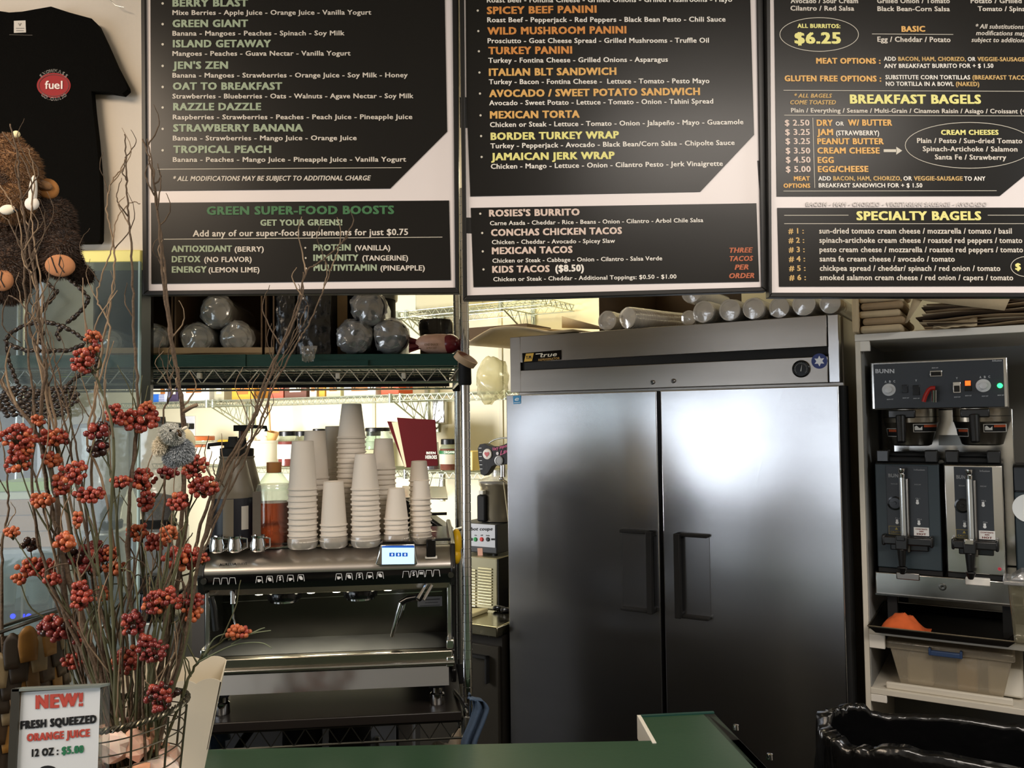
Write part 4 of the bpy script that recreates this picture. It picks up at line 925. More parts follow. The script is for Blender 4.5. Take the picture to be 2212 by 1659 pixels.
part(t, 'corner_block', MB().box(a.x, b.x, CA+.001, CA+.02, b.z, ct0), m_white, bevel=.002)
a = AR.p(1896, 1384, CA); b = AR.p(1912, 1403, CA)
part(t, 'corner_block', MB().box(sc1, b.x, CA+.001, CA+.02, b.z, ch1-.018), m_white, bevel=.002)
a = AR.p(1897, 1501, CA); b = AR.p(1916, 1520, CA)
part(t, 'corner_block', MB().box(sc1, b.x, CA+.001, CA+.02, b.z, cb1-.02), m_white, bevel=.002)
part(t, 'foot', MB().box(sc0+.01, sc0+.06, .05, .10, .02, .35), m_blackm); part(t, 'foot', MB().box(sce-.06, sce-.01, .05, .10, .02, .35), m_blackm)
part(t, 'foot', MB().box(sc0+.01, sc0+.06, .5, .55, .02, .35), m_blackm); part(t, 'foot', MB().box(sce-.06, sce-.01, .5, .55, .02, .35), m_blackm)
# paper bags on top of the cabinet
a = AR.p(1858, 700, -.01); b = AR.p(1950, 660, -.01)
t = thing('paper_bag_bundle', 'bundle of folded kraft paper bags at cabinet top left corner', 'paper bags', AR, ((a.x+b.x)/2, .1, ct1))
n = 6
for k in range(n):
    z = ct1+.001+k*.026; xs = R.uniform(-.008, .008)
    mb = MB().grid(lambda u, v: Vector((a.x+.004+xs+(b.x-a.x)*u, -.03+R.uniform(-.001, .001)+v*.34, z+.008*math.sin(u*PI)+(.006*math.sin(v*20) if v < .1 else 0))), 10, 6)
    mb2 = MB().box(a.x+.004+xs, b.x+xs, -.028+R.uniform(-.008, .004), .3, z, z+.024)
    part(t, 'folded_bag', mb2, m_kraft if k % 2 == 0 else m_card, bevel=.009)
part(t, 'wrapper', MB().box(a.x-.02, a.x, -.05, .28, ct1-.012+.014, ct1+.17), m_kraft, bevel=.006)
a = AR.p(1968, 700, 0); b = AR.p(2290, 660, 0)
t = thing('flattened_box_stack', 'messy stack of flattened brown bags and boxes on cabinet top', 'cardboard', AR, ((a.x+b.x)/2, .1, ct1))
for k in range(11):
    z = ct1+.001+k*.009; xs = R.uniform(0, .05); tw = R.uniform(-.004, .010)
    mb = MB().grid(lambda u, v: Vector((a.x+xs+(b.x-a.x)*u*R.uniform(.98, 1), .0+R.uniform(-.004, .012)+.02*math.sin(k*2.1+u*3)+v*.3, z+tw*u+.003*math.sin(u*9+k))), 12, 3)
    part(t, 'flat_sheet', mb, [m_kraft, m_card, m_cardd][k % 3], solid=.003)
mb = MB().add([AR.p(1979, 644, -.02), AR.p(2182, 644, -.02), AR.p(2170, 671, -.02), AR.p(2080, 661, -.02), AR.p(2000, 650, -.02), Vector((b.x-.1, .2, ct1+.15)), Vector((a.x, .2, ct1+.15))], [(0, 1, 2, 3, 4), (0, 1, 5, 6)])
part(t, 'top_flap', mb, m_kraft, solid=.004)
mb = MB().add([AR.p(1955, 698, -.015), AR.p(1972, 645, -.015), AR.p(1994, 645, -.015), AR.p(1960, 697, -.015)], [(0, 1, 2, 3)]); part(t, 'side_flap', mb, m_kraft, solid=.003)
c = AR.p(2015, 704, -.02); d = AR.p(2110, 684, -.02)
mb = MB().grid(lambda u, v: Vector((c.x+(d.x-c.x)*u, -.02+.1*v+.01*math.sin(v*6), ct1+.004+(.012+.02*u)*math.sin(v*PI)+.006*mnoise.noise(Vector((u*5, v*7, 0))))), 14, 8); part(t, 'crumpled_bag', mb, m_kraft, solid=.002)

# ---- coffee brewer
BO_ = .05
p0 = AR.p(1877, 783, BO_); p1 = AR.p(2178, 770, BO_); p2 = AR.p(1886, 886, BO_); p3 = AR.p(2178, 880, BO_)
bz1 = (p0.z+p1.z)/2; bz0 = (p2.z+p3.z)/2; bx0 = (p0.x+p2.x)/2; bx1 = (p1.x+p3.x)/2
wz = (AR.p(1895, 1240, .03).z+AR.p(2170, 1252, .03).z)/2      # warmer top
wb = (AR.p(1895, 1290, .03).z+AR.p(2170, 1302, .03).z)/2
B = thing('coffee_brewer', 'twin commercial coffee brewer with black control panel in white cabinet', 'coffee maker', AR, ((bx0+bx1)/2, .3, ch1))
part(B, 'head_housing', MB().box(bx0, bx1, BO_, BO_+.42, bz0, bz1), m_polish, bevel=.004)
cp = part(B, 'control_panel', MB().box(bx0+.010, bx1-.012, BO_-.004, BO_, bz0+.004, bz1-.008), m_char, bevel=.001)
part(B, 'rear_column', MB().box(bx0+.03, bx1+.01, BO_+.30, BO_+.42, wz, bz0), m_polish, bevel=.004)
part(B, 'warmer_base', MB().box(bx0-.002, bx1+.02, .03, BO_+.42, wb, wz), m_polish, bevel=.003)
part(B, 'base_lip', MB().box(bx0-.002, bx1+.02, .022, .03, wb, wb+.006), m_chrome)
c = AR.p(2036, 1268, .03); part(B, 'front_screw', MB().lathe([(.012, 0), (.011, .003), (.007, .004), (0, .002)], (c.x, .03, c.z), 18, (0, -1, 0)), m_dwire)
for x0, x1, mt_ in ((1936, 1987, m_steelh), (2085, 2139, m_white)):
    a = AR.p(x0, 1238, .028); b = AR.p(x1, 1256, .028)
    part(B, 'locating_tab', MB().box(a.x, b.x, .024, .05, wz-.018, wz+.006), mt_, bevel=.003)
for x in (bx0+.03, bx1-.04):
    part(B, 'leg', MB().box(x, x+.03, .06, .09, ch1, wb), m_blackm)
part(B, 'leg', MB().box(bx1-.01, bx1+.02, .3, .33, ch1, wb), m_blackm)
part(B, 'leg', MB().box(bx0+.03, bx0+.06, .38, .41, ch1, wb), m_blackm)
O = BO_-.0045
mb = MB(); text(mb, AR, 'BUNN', (1891, 806), (1932, 806), 8.5, O, .04); text(mb, AR, 'Infusion', (2143, 781), (2164, 780.5), 3.5, O, .02, True)
for x, y in ((1911, 822), (2116, 812)):
    for k, ch in enumerate('ABC'): text(mb, AR, ch, (x+k*9.5, y+5-k*.5), (x+4+k*9.5, y+5-k*.5), 4.5, O, .03)
for x, y in ((1923, 864), (1957, 861), (1980, 862), (2068, 859), (2092, 856), (2128, 857), (2162, 855), (2020, 796)): text(mb, AR, 'BREW SET', (x-7, y), (x+7, y-.4), 2.2, O, .02)
text(mb, AR, 'Y', (1977, 824), (1981, 824), 4, O, .03); text(mb, AR, 'Y', (2065, 819), (2069, 819), 4, O, .03)
part(cp, 'lettering', mb, C('#c9ccd0'), kind='stuff')
for x, y in ((1920, 842), (2124, 833)):
    c = AR.p(x, y, O); kn = part(cp, 'knob', MB().lathe([(.022, 0), (.021, .004), (.012, .005), (.011, .018), (0, .019)], c, 24, (0, -1, 0)), C('#cfd0d0', .25), label='white topped rotary knob')
for x, y, wd, hg, c1, c2 in ((1955, 840, 6, 9, m_blackg, None), (1979, 843, 7, 11, m_blackg, None), (2022, 807, 13, 7, m_chrome, m_blackg), (2067, 837, 8, 12, m_chrome, m_blackg), (2091, 833, 7, 12, m_blackg, 'led')):
    a = AR.p(x-wd, y+hg, O); b = AR.p(x+wd, y-hg, O)
    sw = part(cp, 'switch', MB().box(a.x, b.x, O-.004, O, a.z, b.z), c1, bevel=.001)
    if c2 == 'led': part(cp, 'indicator_lamp', MB().box(a.x+.002, b.x-.002, O-.006, O-.004, (a.z+b.z)/2, b.z-.002), M('orange_lamp', '#ff4a12', .3, emis=3))
    elif c2 is not None: part(cp, 'switch_rocker', MB().box(a.x+.003, b.x-.003, O-.007, O-.004, a.z+.003, (a.z+b.z)/2+.006), c2, bevel=.001)
c = AR.p(2160, 833, O); part(cp, 'indicator_lamp', MB().lathe([(.008, 0), (.008, .003), (.005, .006), (0, .006)], c, 16, (0, -1, 0)), M('green_lamp', '#2cff70', .3, emis=3.5), label='lit green lamp')
a = AR.p(1995, 868, O-.03); b = AR.p(2006, 842, O-.03); b2 = AR.p(2020, 838, O-.03); d = AR.p(2017, 858, O-.03)
part(B, 'faucet_handle', MB().tube([a, AR.p(1999, 855, O-.03), b, AR.p(2012, 838, O-.03), b2], .007, 10), M('red_handle', '#a3231c', .35), label='red hot water faucet lever')
part(B, 'faucet', MB().cyl(AR.p(2018, 842, O-.03), AR.p(2018, 868, O-.02), .009, n=14).cyl(AR.p(2018, 850, O-.03), AR.p(2018, 850, O), .007, n=12), m_chrome)
# funnels
for i, (cx, xl_, xr_, yb) in enumerate(((1963, 1908, 2030, 964), (2116, 2052, 2185, 963))):
    c = AR.p(cx+5, 930, BO_+.10); e = AR.p(xr_, 900, BO_+.10); r = abs(e.x-c.x)*.98; z1 = bz0; z0 = AR.p(cx, yb, BO_+.02).z; hgt = z1-z0
    q = Vector((c.x, BO_+.10, z0))
    fn = part(B, 'brew_funnel', MB().lathe([(0, 0), (r*.62, 0), (r*.72, .004), (r*.97, hgt*.62), (r, hgt*.64), (r, hgt)], q, 36), m_tray)
    part(fn, 'rim_band', MB().lathe([(r*1.01, hgt*.78), (r*1.015, hgt*.8)], q, 36), m_dwire)
    hx = AR.p(cx-18+i*6, 900, BO_-.02).x
    part(fn, 'handle', MB().box(hx-.040, hx+.045, BO_-.016, BO_+.02, bz0-.030, bz0-.002).cyl((hx, BO_-.02, bz0-.02), (hx+.002, BO_-.035, AR.p(cx, 956, BO_-.03).z), .0155, .0135, 16), m_black, bevel=.004, label='black drop handle')
    for x0, x1, y in ((cx-53, cx-26, 934), (cx+8, cx+58, 924)):
        a = AR.p(x0, y+10, BO_-.01); b = AR.p(x1, y-8, BO_-.01)
        def onf(xx, zz, dr=.0015):
            rr = r*(.72+(.25)*max(0, min(1, (zz-z0)/(hgt*.62))))+dr; dx = xx-c.x; dx = max(-rr*.98, min(rr*.98, dx)); return Vector((c.x+dx, BO_+.10-math.sqrt(rr*rr-dx*dx), zz))
        wl = part(fn, 'warning_label', MB().grid(lambda u, v: onf(a.x+(b.x-a.x)*u, a.z+(b.z-a.z)*v), 8, 3), C('#d9d6cc', .4))
        part(fn, 'warning_label_print', MB().grid(lambda u, v: onf(a.x+(b.x-a.x)*(.04+.92*u), a.z+(b.z-a.z)*(.07+.86*v), .0022), 8, 3), m_blackm)
        if x0 > cx:
            part(fn, 'hand_symbol', MB().grid(lambda u, v: onf(a.x+(b.x-a.x)*(.07+.32*u), a.z+(b.z-a.z)*(.25+.4*v+.15*math.sin(u*7)*(v)), .003), 8, 3), C('#e6e4dc'))
            part(fn, 'orange_band', MB().grid(lambda u, v: onf(a.x+(b.x-a.x)*(.46+.50*u), a.z+(b.z-a.z)*(.60+.28*v), .003), 8, 2), C('#b8522c'))
        else: part(fn, 'orange_band', MB().grid(lambda u, v: onf(a.x+(b.x-a.x)*(.2+.76*u), a.z+(b.z-a.z)*(.58+.3*v), .003), 8, 2), C('#b8522c'))
mb = MB(); a = AR.p(2028, 962, BO_+.295); b = AR.p(2062, 940, BO_+.295)
part(B, 'data_plate', MB().box(a.x, b.x+.05, BO_+.292, BO_+.299, a.z, b.z), C('#c9ccc8', .4))
# servers
def server(name, xl_, xr_, xlb, xrb, yt, yb, face, lab, panel, off=.045):
    a = AR.p(xl_, yt, off); b = AR.p(xr_, yt, off); z1 = AR.p((xl_+xr_)/2, yt, off).z; x0 = (a.x+AR.p(xlb, yb, off).x)/2; x1 = (b.x+AR.p(xrb, yb, off).x)/2
    z0 = wz+.001
    t = thing(name, lab, 'coffee server', AR, ((x0+x1)/2, off+.1, z0), 'insulated coffee servers')
    part(t, 'body', MB().box(x0, x1, off, off+.22, z0+.012, z1), m_black, bevel=.008)
    part(t, 'foot_base', MB().box(x0+.004, x1-.002, off-.004, off+.22, z0, z0+.014), m_blackm)
    part(t, 'front_face', MB().box(x0+.002, x1-.002, off-.008, off, z0+.016, z1-.006), face, bevel=.003)
    part(t, 'lid', MB().box(x0+.012, x1-.012, off+.01, off+.2, z1, z1+.018).box(x0+.03, x1-.03, off+.03, off+.18, z1+.018, z1+.03), m_blackm, bevel=.005)
    for xx in (x0+.006, x1-.045): part(t, 'rail_block', MB().box(xx, xx+.04, off+.0, off+.05, z1+.0185 if False else z1, z1+.042), m_black, bevel=.004)
    W = x1-x0; H = z1-z0; O = off-.008
    px0, px1 = x0+W*.18, x0+W*.82
    pn = part(t, 'control_panel', MB().box(px0, px1, O-.003, O, z0+H*.34, z1-H*.03), panel, bevel=.001)
    Pn = O-.0034
    f2 = lambda u, v: (px0+(px1-px0)*u, z0+H*v)
    def lt(s_, u, v, wd, cap, bold=.04, mbx=None):
        vs, fs, gx0, gx1 = glyphs(s_, bold, False); X, Zz = f2(u, v); k = wd*(px1-px0)/(gx1-gx0); hh_ = cap/.72
        mbx.add([(X+(p.x-gx0)*k, Pn, Zz+p.y*hh_) for p in vs], fs)
    mb = MB(); lt('BUNN', .06, .865, .34, .012, .05, mb); lt('Infusion', .68, .93, .26, .006, .02, mb); lt('REGULAR', .12, .80, .16, .004, .02, mb); lt('DECAF', .68, .80, .16, .004, .02, mb)
    for u, v in ((.74, .64), (.24, .455), (.76, .455)): lt('FILL', u-.04, v+.035, .12, .004, .02, mb)
    part(pn, 'lettering', mb, C('#c6c8ca'), kind='stuff')
    for u, v in ((.74, .64), (.24, .455), (.76, .455)):
        X, Zz = f2(u, v); part(pn, 'cup_symbol', MB().lathe([(.005, 0), (.005, .0006), (0, .0006)], (X, Pn+.0003, Zz), 10, (0, -1, 0)).box(X-.0035, X+.0035, Pn-.0006, Pn, Zz+.004, Zz+.011), C('#d6d8d8'))
    X, Zz = f2(.20, .63); part(pn, 'timer_dial', MB().lathe([(.024, 0), (.024, .002), (.019, .0025), (.018, .001), (.006, .001), (.005, .008), (0, .008)], (X, Pn+.001, Zz), 28, (0, -1, 0)).box(X-.018, X+.018, Pn-.003, Pn, Zz-.002, Zz+.002), m_blackg)
    X, Zz = f2(.82, .385); wlb = part(pn, 'hot_label', MB().box(X-.024, X+.022, Pn-.001, Pn+.0004, Zz-.014, Zz+.014), C('#dcdad6', .4))
    mb = MB()
    for s_, dz, kk in (('CONTENTS', .006, .9), ('ARE', -.001, .35), ('HOT', -.011, .7)):
        vs, fs, gx0, gx1 = glyphs(s_, .05, False); k = .04*kk/(gx1-gx0); mb.add([(X-.001-.02*kk+(p.x-gx0)*k, Pn-.0014, Zz+dz+p.y*(.0085 if s_ == 'HOT' else .006)) for p in vs], fs)
    part(wlb, 'lettering', mb, C('#8a3a34'), kind='stuff')
    X, Zz = f2(.22, .385); mb = MB()
    for q_ in ((X-.024, X+.024, Zz-.014, Zz-.013), (X-.024, X+.024, Zz+.013, Zz+.014), (X-.024, X-.023, Zz-.014, Zz+.014), (X+.023, X+.024, Zz-.014, Zz+.014)): mb.box(q_[0], q_[1], Pn-.0004, Pn, q_[2], q_[3])
    mb.add([(X-.005, Pn-.0006, Zz+.002), (X+.005, Pn-.0006, Zz+.002), (X, Pn-.0006, Zz+.011)], [(0, 1, 2)])
    vs, fs, gx0, gx1 = glyphs('CAUTION', .04, False); k = .038/(gx1-gx0); mb.add([(X-.019+(p.x-gx0)*k, Pn-.0006, Zz-.009+p.y*.009) for p in vs], fs)
    part(pn, 'caution_print', mb, C('#9a8a3c'), kind='stuff')
    xg = x0+W*.44
    part(t, 'sight_glass', MB().cyl((xg, O-.028, z0+H*.34), (xg, O-.028, z0+H*.88), .009, n=16), M('sight_tube', '#cdd2d2', .12, .6))
    part(t, 'sight_glass_cap', MB().lathe([(.011, 0), (.012, .012), (.009, .014), (.012, .02), (.012, .03), (0, .032)], (xg, O-.028, z0+H*.87), 18), m_chrome)
    part(t, 'sight_glass_guard', MB().box(xg+.010, xg+.018, O-.024, O-.004, z0+H*.20, z0+H*.86), m_steelh, bevel=.002)
    zh = z0+H*.27
    part(t, 'carry_handle', MB().box(x0+W*.13, x0+W*.87, O-.05, O-.032, zh, zh+H*.075).box(x0+W*.11, x0+W*.17, O-.05, O, zh-.004, zh+H*.085).box(x0+W*.83, x0+W*.89, O-.05, O, zh-.004, zh+H*.085), m_black, bevel=.005)
    part(t, 'drip_shield', MB().box(x0+W*.22, x0+W*.80, O-.01, O, z0+H*.21, z0+H*.34), m_black, bevel=.003)
    part(t, 'faucet', MB().box(xg-.022, xg+.014, O-.07, O-.03, zh-.012, zh+.032).cyl((xg-.004, O-.055, zh-.07), (xg-.004, O-.055, zh-.01), .010, .015, 14).cyl((xg-.004, O-.055, zh-.095), (xg-.004, O-.055, zh-.07), .007, .017, 14), m_black, bevel=.003)
    part(t, 'faucet_lever', MB().box(xg-.018, xg+.008, O-.075, O-.068, zh+.018, zh+.036), m_chrome if face is m_polish else m_black, bevel=.002)
    return t, x0, x1, z0, z1, O
server('coffee_server', 1889, 2031, 1896, 2036, 999, 1232, m_char2, 'left insulated coffee server with dark slate front', m_char)
tt, X0, X1, Z0, Z1, O = server('coffee_server', 2037, 2164, 2046, 2178, 1001, 1236, m_polish, 'middle insulated coffee server with shiny polished steel front', m_char)
part(tt, 'red_mark', MB().lathe([(.0055, 0), (.0055, .001), (.003, .001), (.003, 0)], (X1-.02, O-.0002, Z0+(Z1-Z0)*.10), 14, (0, -1, 0)), C('#d8485a'))
a = AR.p(2184, 1005, .06); b = AR.p(2230, 1005, .06)
t = thing('coffee_server', 'right coffee server, dark with round white badge, cut by picture edge', 'coffee server', AR, (b.x+.04, .12, wz+.001), 'insulated coffee servers')
part(t, 'body', MB().box(a.x+.004, a.x+.20, .06, .26, wz+.012, a.z), m_black, bevel=.01)
part(t, 'front_face', MB().box(a.x+.006, a.x+.198, .052, .06, wz+.014, a.z-.085), m_char2, bevel=.004)
part(t, 'top_face', MB().box(a.x+.006, a.x+.198, .05, .06, a.z-.082, a.z-.006), m_char, bevel=.003)
c = AR.p(2222, 1098, .05); part(t, 'round_badge', MB().lathe([(.045, 0), (.045, .003), (0, .003)], (c.x, .052, c.z), 32, (0, -1, 0)), C('#dfe4e4', .4))
# sheet pan with orange cloth
q0, q1, q2, q3 = [AR.p(x, y, .0) for x, y in ((1878, 1345), (2184, 1370), (2184, 1300), (1905, 1300))]
tx0 = AR.p(1876, 1350, -.06).x; tx1 = AR.p(2192, 1350, -.06).x; tz = ch1+.002
t = thing('baking_sheet', 'dark baking sheet sticking out of cabinet beneath the brewer', 'tray', AR, ((tx0+tx1)/2, .1, tz))
tx0 = max(tx0, sc1+.004) if False else tx0
y0_, y1_ = -.07, .36
mb = MB().add([(tx0+.02, y0_+.02, tz), (tx1-.02, y0_+.02, tz), (tx1-.02, y1_-.02, tz), (tx0+.02, y1_-.02, tz), (tx0, y0_, tz+.022), (tx1, y0_, tz+.022), (tx1, y1_, tz+.022), (tx0, y1_, tz+.022)],
              [(0, 1, 2, 3), (0, 1, 5, 4), (1, 2, 6, 5), (2, 3, 7, 6), (3, 0, 4, 7)])
part(t, 'pan', mb, M('burnt_pan', '#1d1a17', .35, .5, var=.2), solid=.002)
part(t, 'rim_wire', MB().tube([(tx0, y0_, tz+.023), (tx1, y0_, tz+.023), (tx1, y1_, tz+.023), (tx0, y1_, tz+.023), (tx0, y0_, tz+.023)], .003, 6), M('pan_rim', '#8a8272', .3, .9, var=.3, vs=30))
c = AR.p(1928, 1335, .0)
mb = MB().grid(lambda u, v: Vector((tx0+.03+.15*u, -.045+.11*v, tz+.004+.048*math.sin(min(1, u*1.15)*PI)**.7*math.sin(v*PI)**.6+(.016*mnoise.noise(Vector((u*7, v*7, 2)))+.012*abs(mnoise.noise(Vector((u*19, v*19, 5)))))*math.sin(u*PI)*math.sin(v*PI))), 20, 14)
solo('orange_cloth', 'crumpled orange cloth in the left corner of baking sheet', 'cloth', mb, C('#cf5f2c', .9, var=.15, vs=40), AR, smooth=True, solid=.002)
# storage bin
by1 = ch1-.03
bxa = AR.p(1912, 1370, .03).x; bxb = AR.p(2192, 1380, .03).x
t = thing('storage_bin', 'cloudy plastic storage bin with blue handle on lowest cabinet shelf', 'bin', AR, ((bxa+bxb)/2, .2, cb1))
def frust(x0, x1, y0, y1, z0, z1, ins):
    return MB().add([(x0+ins, y0+ins*.6, z0), (x1-ins, y0+ins*.6, z0), (x1-ins, y1-ins*.6, z0), (x0+ins, y1-ins*.6, z0), (x0, y0, z1), (x1, y0, z1), (x1, y1, z1), (x0, y1, z1)],
                    [(0, 1, 2, 3), (0, 1, 5, 4), (1, 2, 6, 5), (2, 3, 7, 6), (3, 0, 4, 7)])
m_bin = Mclear('cloudy_plastic', '#f6f2ea', .30, .08, .2, '#d8ccb4')
part(t, 'bin_body', frust(bxa+.015, bxb-.01, .03, .42, cb1+.004, by1-.03, .03), m_bin, bevel=.012, solid=.002)
part(t, 'bin_lid', MB().box(bxa, bxb, .02, .43, by1-.034, by1-.008), m_bin, bevel=.006)
a = AR.p(2006, 1402, .02); b = AR.p(2080, 1422, .02); part(t, 'handle', MB().box(a.x, b.x, .004, .02, b.z, a.z).box(a.x, a.x+.008, .002, .022, b.z, a.z+.008).box(b.x-.008, b.x, .002, .022, b.z, a.z+.008), C('#2f4468', .4), bevel=.003, label='dark blue clip handle')
for (x0, x1, z_) in ((.06, .14, .10), (.21, .27, .12), (.30, .40, .10)):
    part(t, 'contents', MB().box(bxa+x0, bxa+x1, .08, .36, cb1+.008, cb1+z_), C(['#e4e0d4', '#c9a870', '#dcd8cc'][int(x0*7) % 3], .7), bevel=.008)
part(t, 'lining_board', MB().box(bxa+.0, bxb-.01, .014, .03, cb1, cb1+.022), m_offw, bevel=.004)
# clear tub at right
a = AR.p(2166, 1240, -.10); b = AR.p(2245, 1350, -.10)
t = thing('clear_food_tub', 'clear food tub in front of brewer at right picture edge', 'tub', AR, ((a.x+b.x)/2+.03, -.03, ch1+.024))
mb = frust(a.x+.012, a.x+.20, -.11, .0, ch1+.025, a.z-.03, .012); part(t, 'tub_body', mb, Mclear('tub_plastic', '#f0eee6', .22, .14, .1, '#a09a80'), bevel=.008)
part(t, 'tub_lid', MB().box(a.x, a.x+.21, -.12, .01, a.z-.03, a.z-.015).hexa([(a.x+.02, -.11, a.z-.015), (a.x+.20, -.11, a.z-.015), (a.x+.2, 0, a.z-.015), (a.x+.02, 0, a.z-.015)], [(a.x+.05, -.1, a.z+.01), (a.x+.2, -.1, a.z+.01), (a.x+.2, -.01, a.z+.01), (a.x+.05, -.01, a.z+.01)]), m_plas, bevel=.004)
# waste bin with liner
c = P(2050, 1600, 2.35)
t = thing('waste_bin', 'waste bin with shiny black liner folded over the rim', 'bin', WD, (c.x+.05, c.y, 0))
zr = P(2050, 1592, 2.35).z
hwx, hwy = .40, .17
def rim(u, v, r_=1.0):
    a = 2*PI*u; k = 4; cx_ = abs(math.cos(a))**(2/k)*math.copysign(1, math.cos(a)); sy_ = abs(math.sin(a))**(2/k)*math.copysign(1, math.sin(a))
    return cx_*hwx*r_, sy_*hwy*r_
cz = Vector((c.x+.07, c.y, 0))
def liner(u, v):
    # v 0: inside bottom, .45: rim, 1: outer hem
    x, y = rim(u, v, 1)
    wv = mnoise.noise(Vector((math.cos(u*6.283)*4, math.sin(u*6.283)*4, v*4)))+.6*mnoise.noise(Vector((math.cos(u*6.283)*13, math.sin(u*6.283)*13, v*6)))
    if v < .45: k = .93-.05*(1-v/.45); z = zr-.35*(1-v/.45)
    else: k = 1.02+.06*(v-.45)+.035*wv; z = zr-.50*(v-.45)/.55
    z += (.008*math.sin(u*37)+.016*wv)*(1 if .3 < v < .7 else .5)-.02*x
    a_ = math.radians(-24); X, Y = x*k, y*k*1.0
    return cz+Vector((X*math.cos(a_)-Y*math.sin(a_), X*math.sin(a_)+Y*math.cos(a_), z))
mb = MB().grid(liner, 220, 34); part(t, 'liner', mb, m_bagk, smooth=True, solid=.0015)
mb = MB().grid(lambda u, v: cz+Vector((rim(u, v, .86+.12*v)[0]*math.cos(math.radians(-24))-rim(u, v, .86+.12*v)[1]*math.sin(math.radians(-24)), rim(u, v, .86+.12*v)[0]*math.sin(math.radians(-24))+rim(u, v, .86+.12*v)[1]*math.cos(math.radians(-24)), (zr-.06)*v)), 48, 2); part(t, 'bin_body', mb, m_blackm, solid=.004)

# ================================================================ FRONT COUNTER
zG = .95
q = lambda x, y: WD.onz(x, y, zG)
pA, pB, pC, pD = q(380, 1620), q(1415, 1599), q(1384, 1546), q(1541, 1538)
pE = q(1662, 1662)
dirE = (pE-pD)
pF = pD+dirE*5.2; pG = Vector((-2.6, pF.y, zG)); pH = Vector((-2.6, pA.y+(pA.y-pB.y)/(pA.x-pB.x)*(-2.6-pA.x), zG))
outl = [pH, pB, pC, pD, pF, pG]
t = thing('serving_counter', 'green laminate counter with dark edge crossing the foreground', 'counter', WD, (0, 1.2, 0))
part(t, 'worktop', MB().prism([p-Vector((0, 0, .03)) for p in outl], (0, 0, .03)), m_green, bevel=.003)
nrm = Vector((dirE.y, -dirE.x, 0)).normalized(); ed = .035
part(t, 'edge_trim', MB().hexa([pD, pF, pF+nrm*ed, pD+nrm*ed], [p-Vector((0, 0, .04)) for p in (pD, pF, pF+nrm*ed, pD+nrm*ed)]), m_blackm, bevel=.003, label='black edge strip')
for k, (x, y) in enumerate(((1590, 1576), (1663, 1640))):
    c = q(x, y); part(t, 'stud', MB().lathe([(.008, 0), (.007, .012), (0, .014)], c, 12), m_chrome)
part(t, 'worktop_end_trim', MB().hexa([pC, pD, pD+Vector((0, -.012, 0)), pC+Vector((0, -.012, 0))], [p+Vector((0, 0, .003)) for p in (pC, pD, pD+Vector((0, -.012, 0)), pC+Vector((0, -.012, 0)))]), m_greend)
part(t, 'side_panel', MB().hexa([pC+Vector((.004, 0, -.03)), pB+Vector((.004, 0, -.03)), pB+Vector((.02, 0, -.03)), pC+Vector((.02, 0, -.03))], [Vector((p.x, p.y, .05)) for p in (pC+Vector((.004, 0, 0)), pB+Vector((.004, 0, 0)), pB+Vector((.02, 0, 0)), pC+Vector((.02, 0, 0)))]), m_white)
part(t, 'base', MB().prism([Vector((p.x, p.y, .0)) for p in (pH+Vector((0, -.05, 0)), pB+Vector((.03, -.05, 0)), pC+Vector((.03, -.04, 0)), pD+Vector((-.02, -.04, 0)), pF+Vector((-.04, .03, 0)), pG+Vector((0, .03, 0)))], (0, 0, .919)), M('counter_base', '#4a453d', .6))
mb = MB().hexa([pC+Vector((-.01, 0, .002)), pB+Vector((-.01, -.02, .002)), pB+Vector((0, -.02, .002)), pC+Vector((0, 0, .002))], [p for p in (pC+Vector((-.01, 0, -.06)), pB+Vector((-.01, -.02, -.06)), pB+Vector((0, -.02, -.06)), pC+Vector((0, 0, -.06)))])
part(t, 'white_end_cap', mb, m_white)
# ================================================================ CHROME WIRE RACK
zTS = (RK.p(950, 795, 0).z+RK.p(400, 797, 0).z)/2      # top shelf wire, upper rod
zLS = (RK.p(950, 1562, 0).z+RK.p(520, 1578, 0).z)/2    # lower shelf wire upper rod
RD = .50; RL = -1.42
RT = wire_shelf(RK, RL, -.016, 0, RD, zTS, 'tall chrome wire rack carrying the espresso machine and cup supplies', m_wire, h=.040, step=.060, thick=.0035, name='wire_rack')
RT['label'] = 'tall chrome wire rack carrying the espresso machine and cup supplies'; RT['category'] = 'rack'; RT['kind'] = 'thing'
wire_shelf(RK, RL, -.016, 0, RD, zLS, '', m_dwire, h=.046, step=.060, thick=.0035, par=RT)
def post(x, y, z0, z1, mt):
    prof = []; z = z0
    while z < z1:
        prof += [(.0135, z), (.0135, z+.0235), (.0118, z+.024), (.0118, z+.0252)]; z += .0254
    part(RT, 'post', MB().lathe(prof, (x, y, 0), 18), mt)
ztp = RK.p(1000, 600, 0).z+.25
for x, y in ((0, 0), (0, RD), (RL, 0), (RL, RD)): post(x, y, .02, ztp, m_chrome if x == 0 and y == 0 else m_wire)
for zz in (zTS, zLS):
    for x, y in ((0, 0), (0, RD)): part(RT, 'post_collar', MB().lathe([(.016, zz-.05), (.019, zz-.045), (.018, zz+.012), (.015, zz+.014)], (x, y, 0), 18), m_blackm if (y or zz == zTS) else m_wire)
for k, px in enumerate((431, 730, 872)):
    c = RK.p(px, 812, -.004); part(RT, 'clip', MB().box(c.x-.006, c.x+.006, -.012, .004, c.z-.008, c.z+.008), m_offw, bevel=.002)
# dark upright just right of the glass edge
c = RK.p(318, 760, -.02)
part(RT, 'post', MB().box(c.x-.012, c.x+.012, -.03, -.006, RK.p(318, 900, 0).z, ztp), m_dwire)
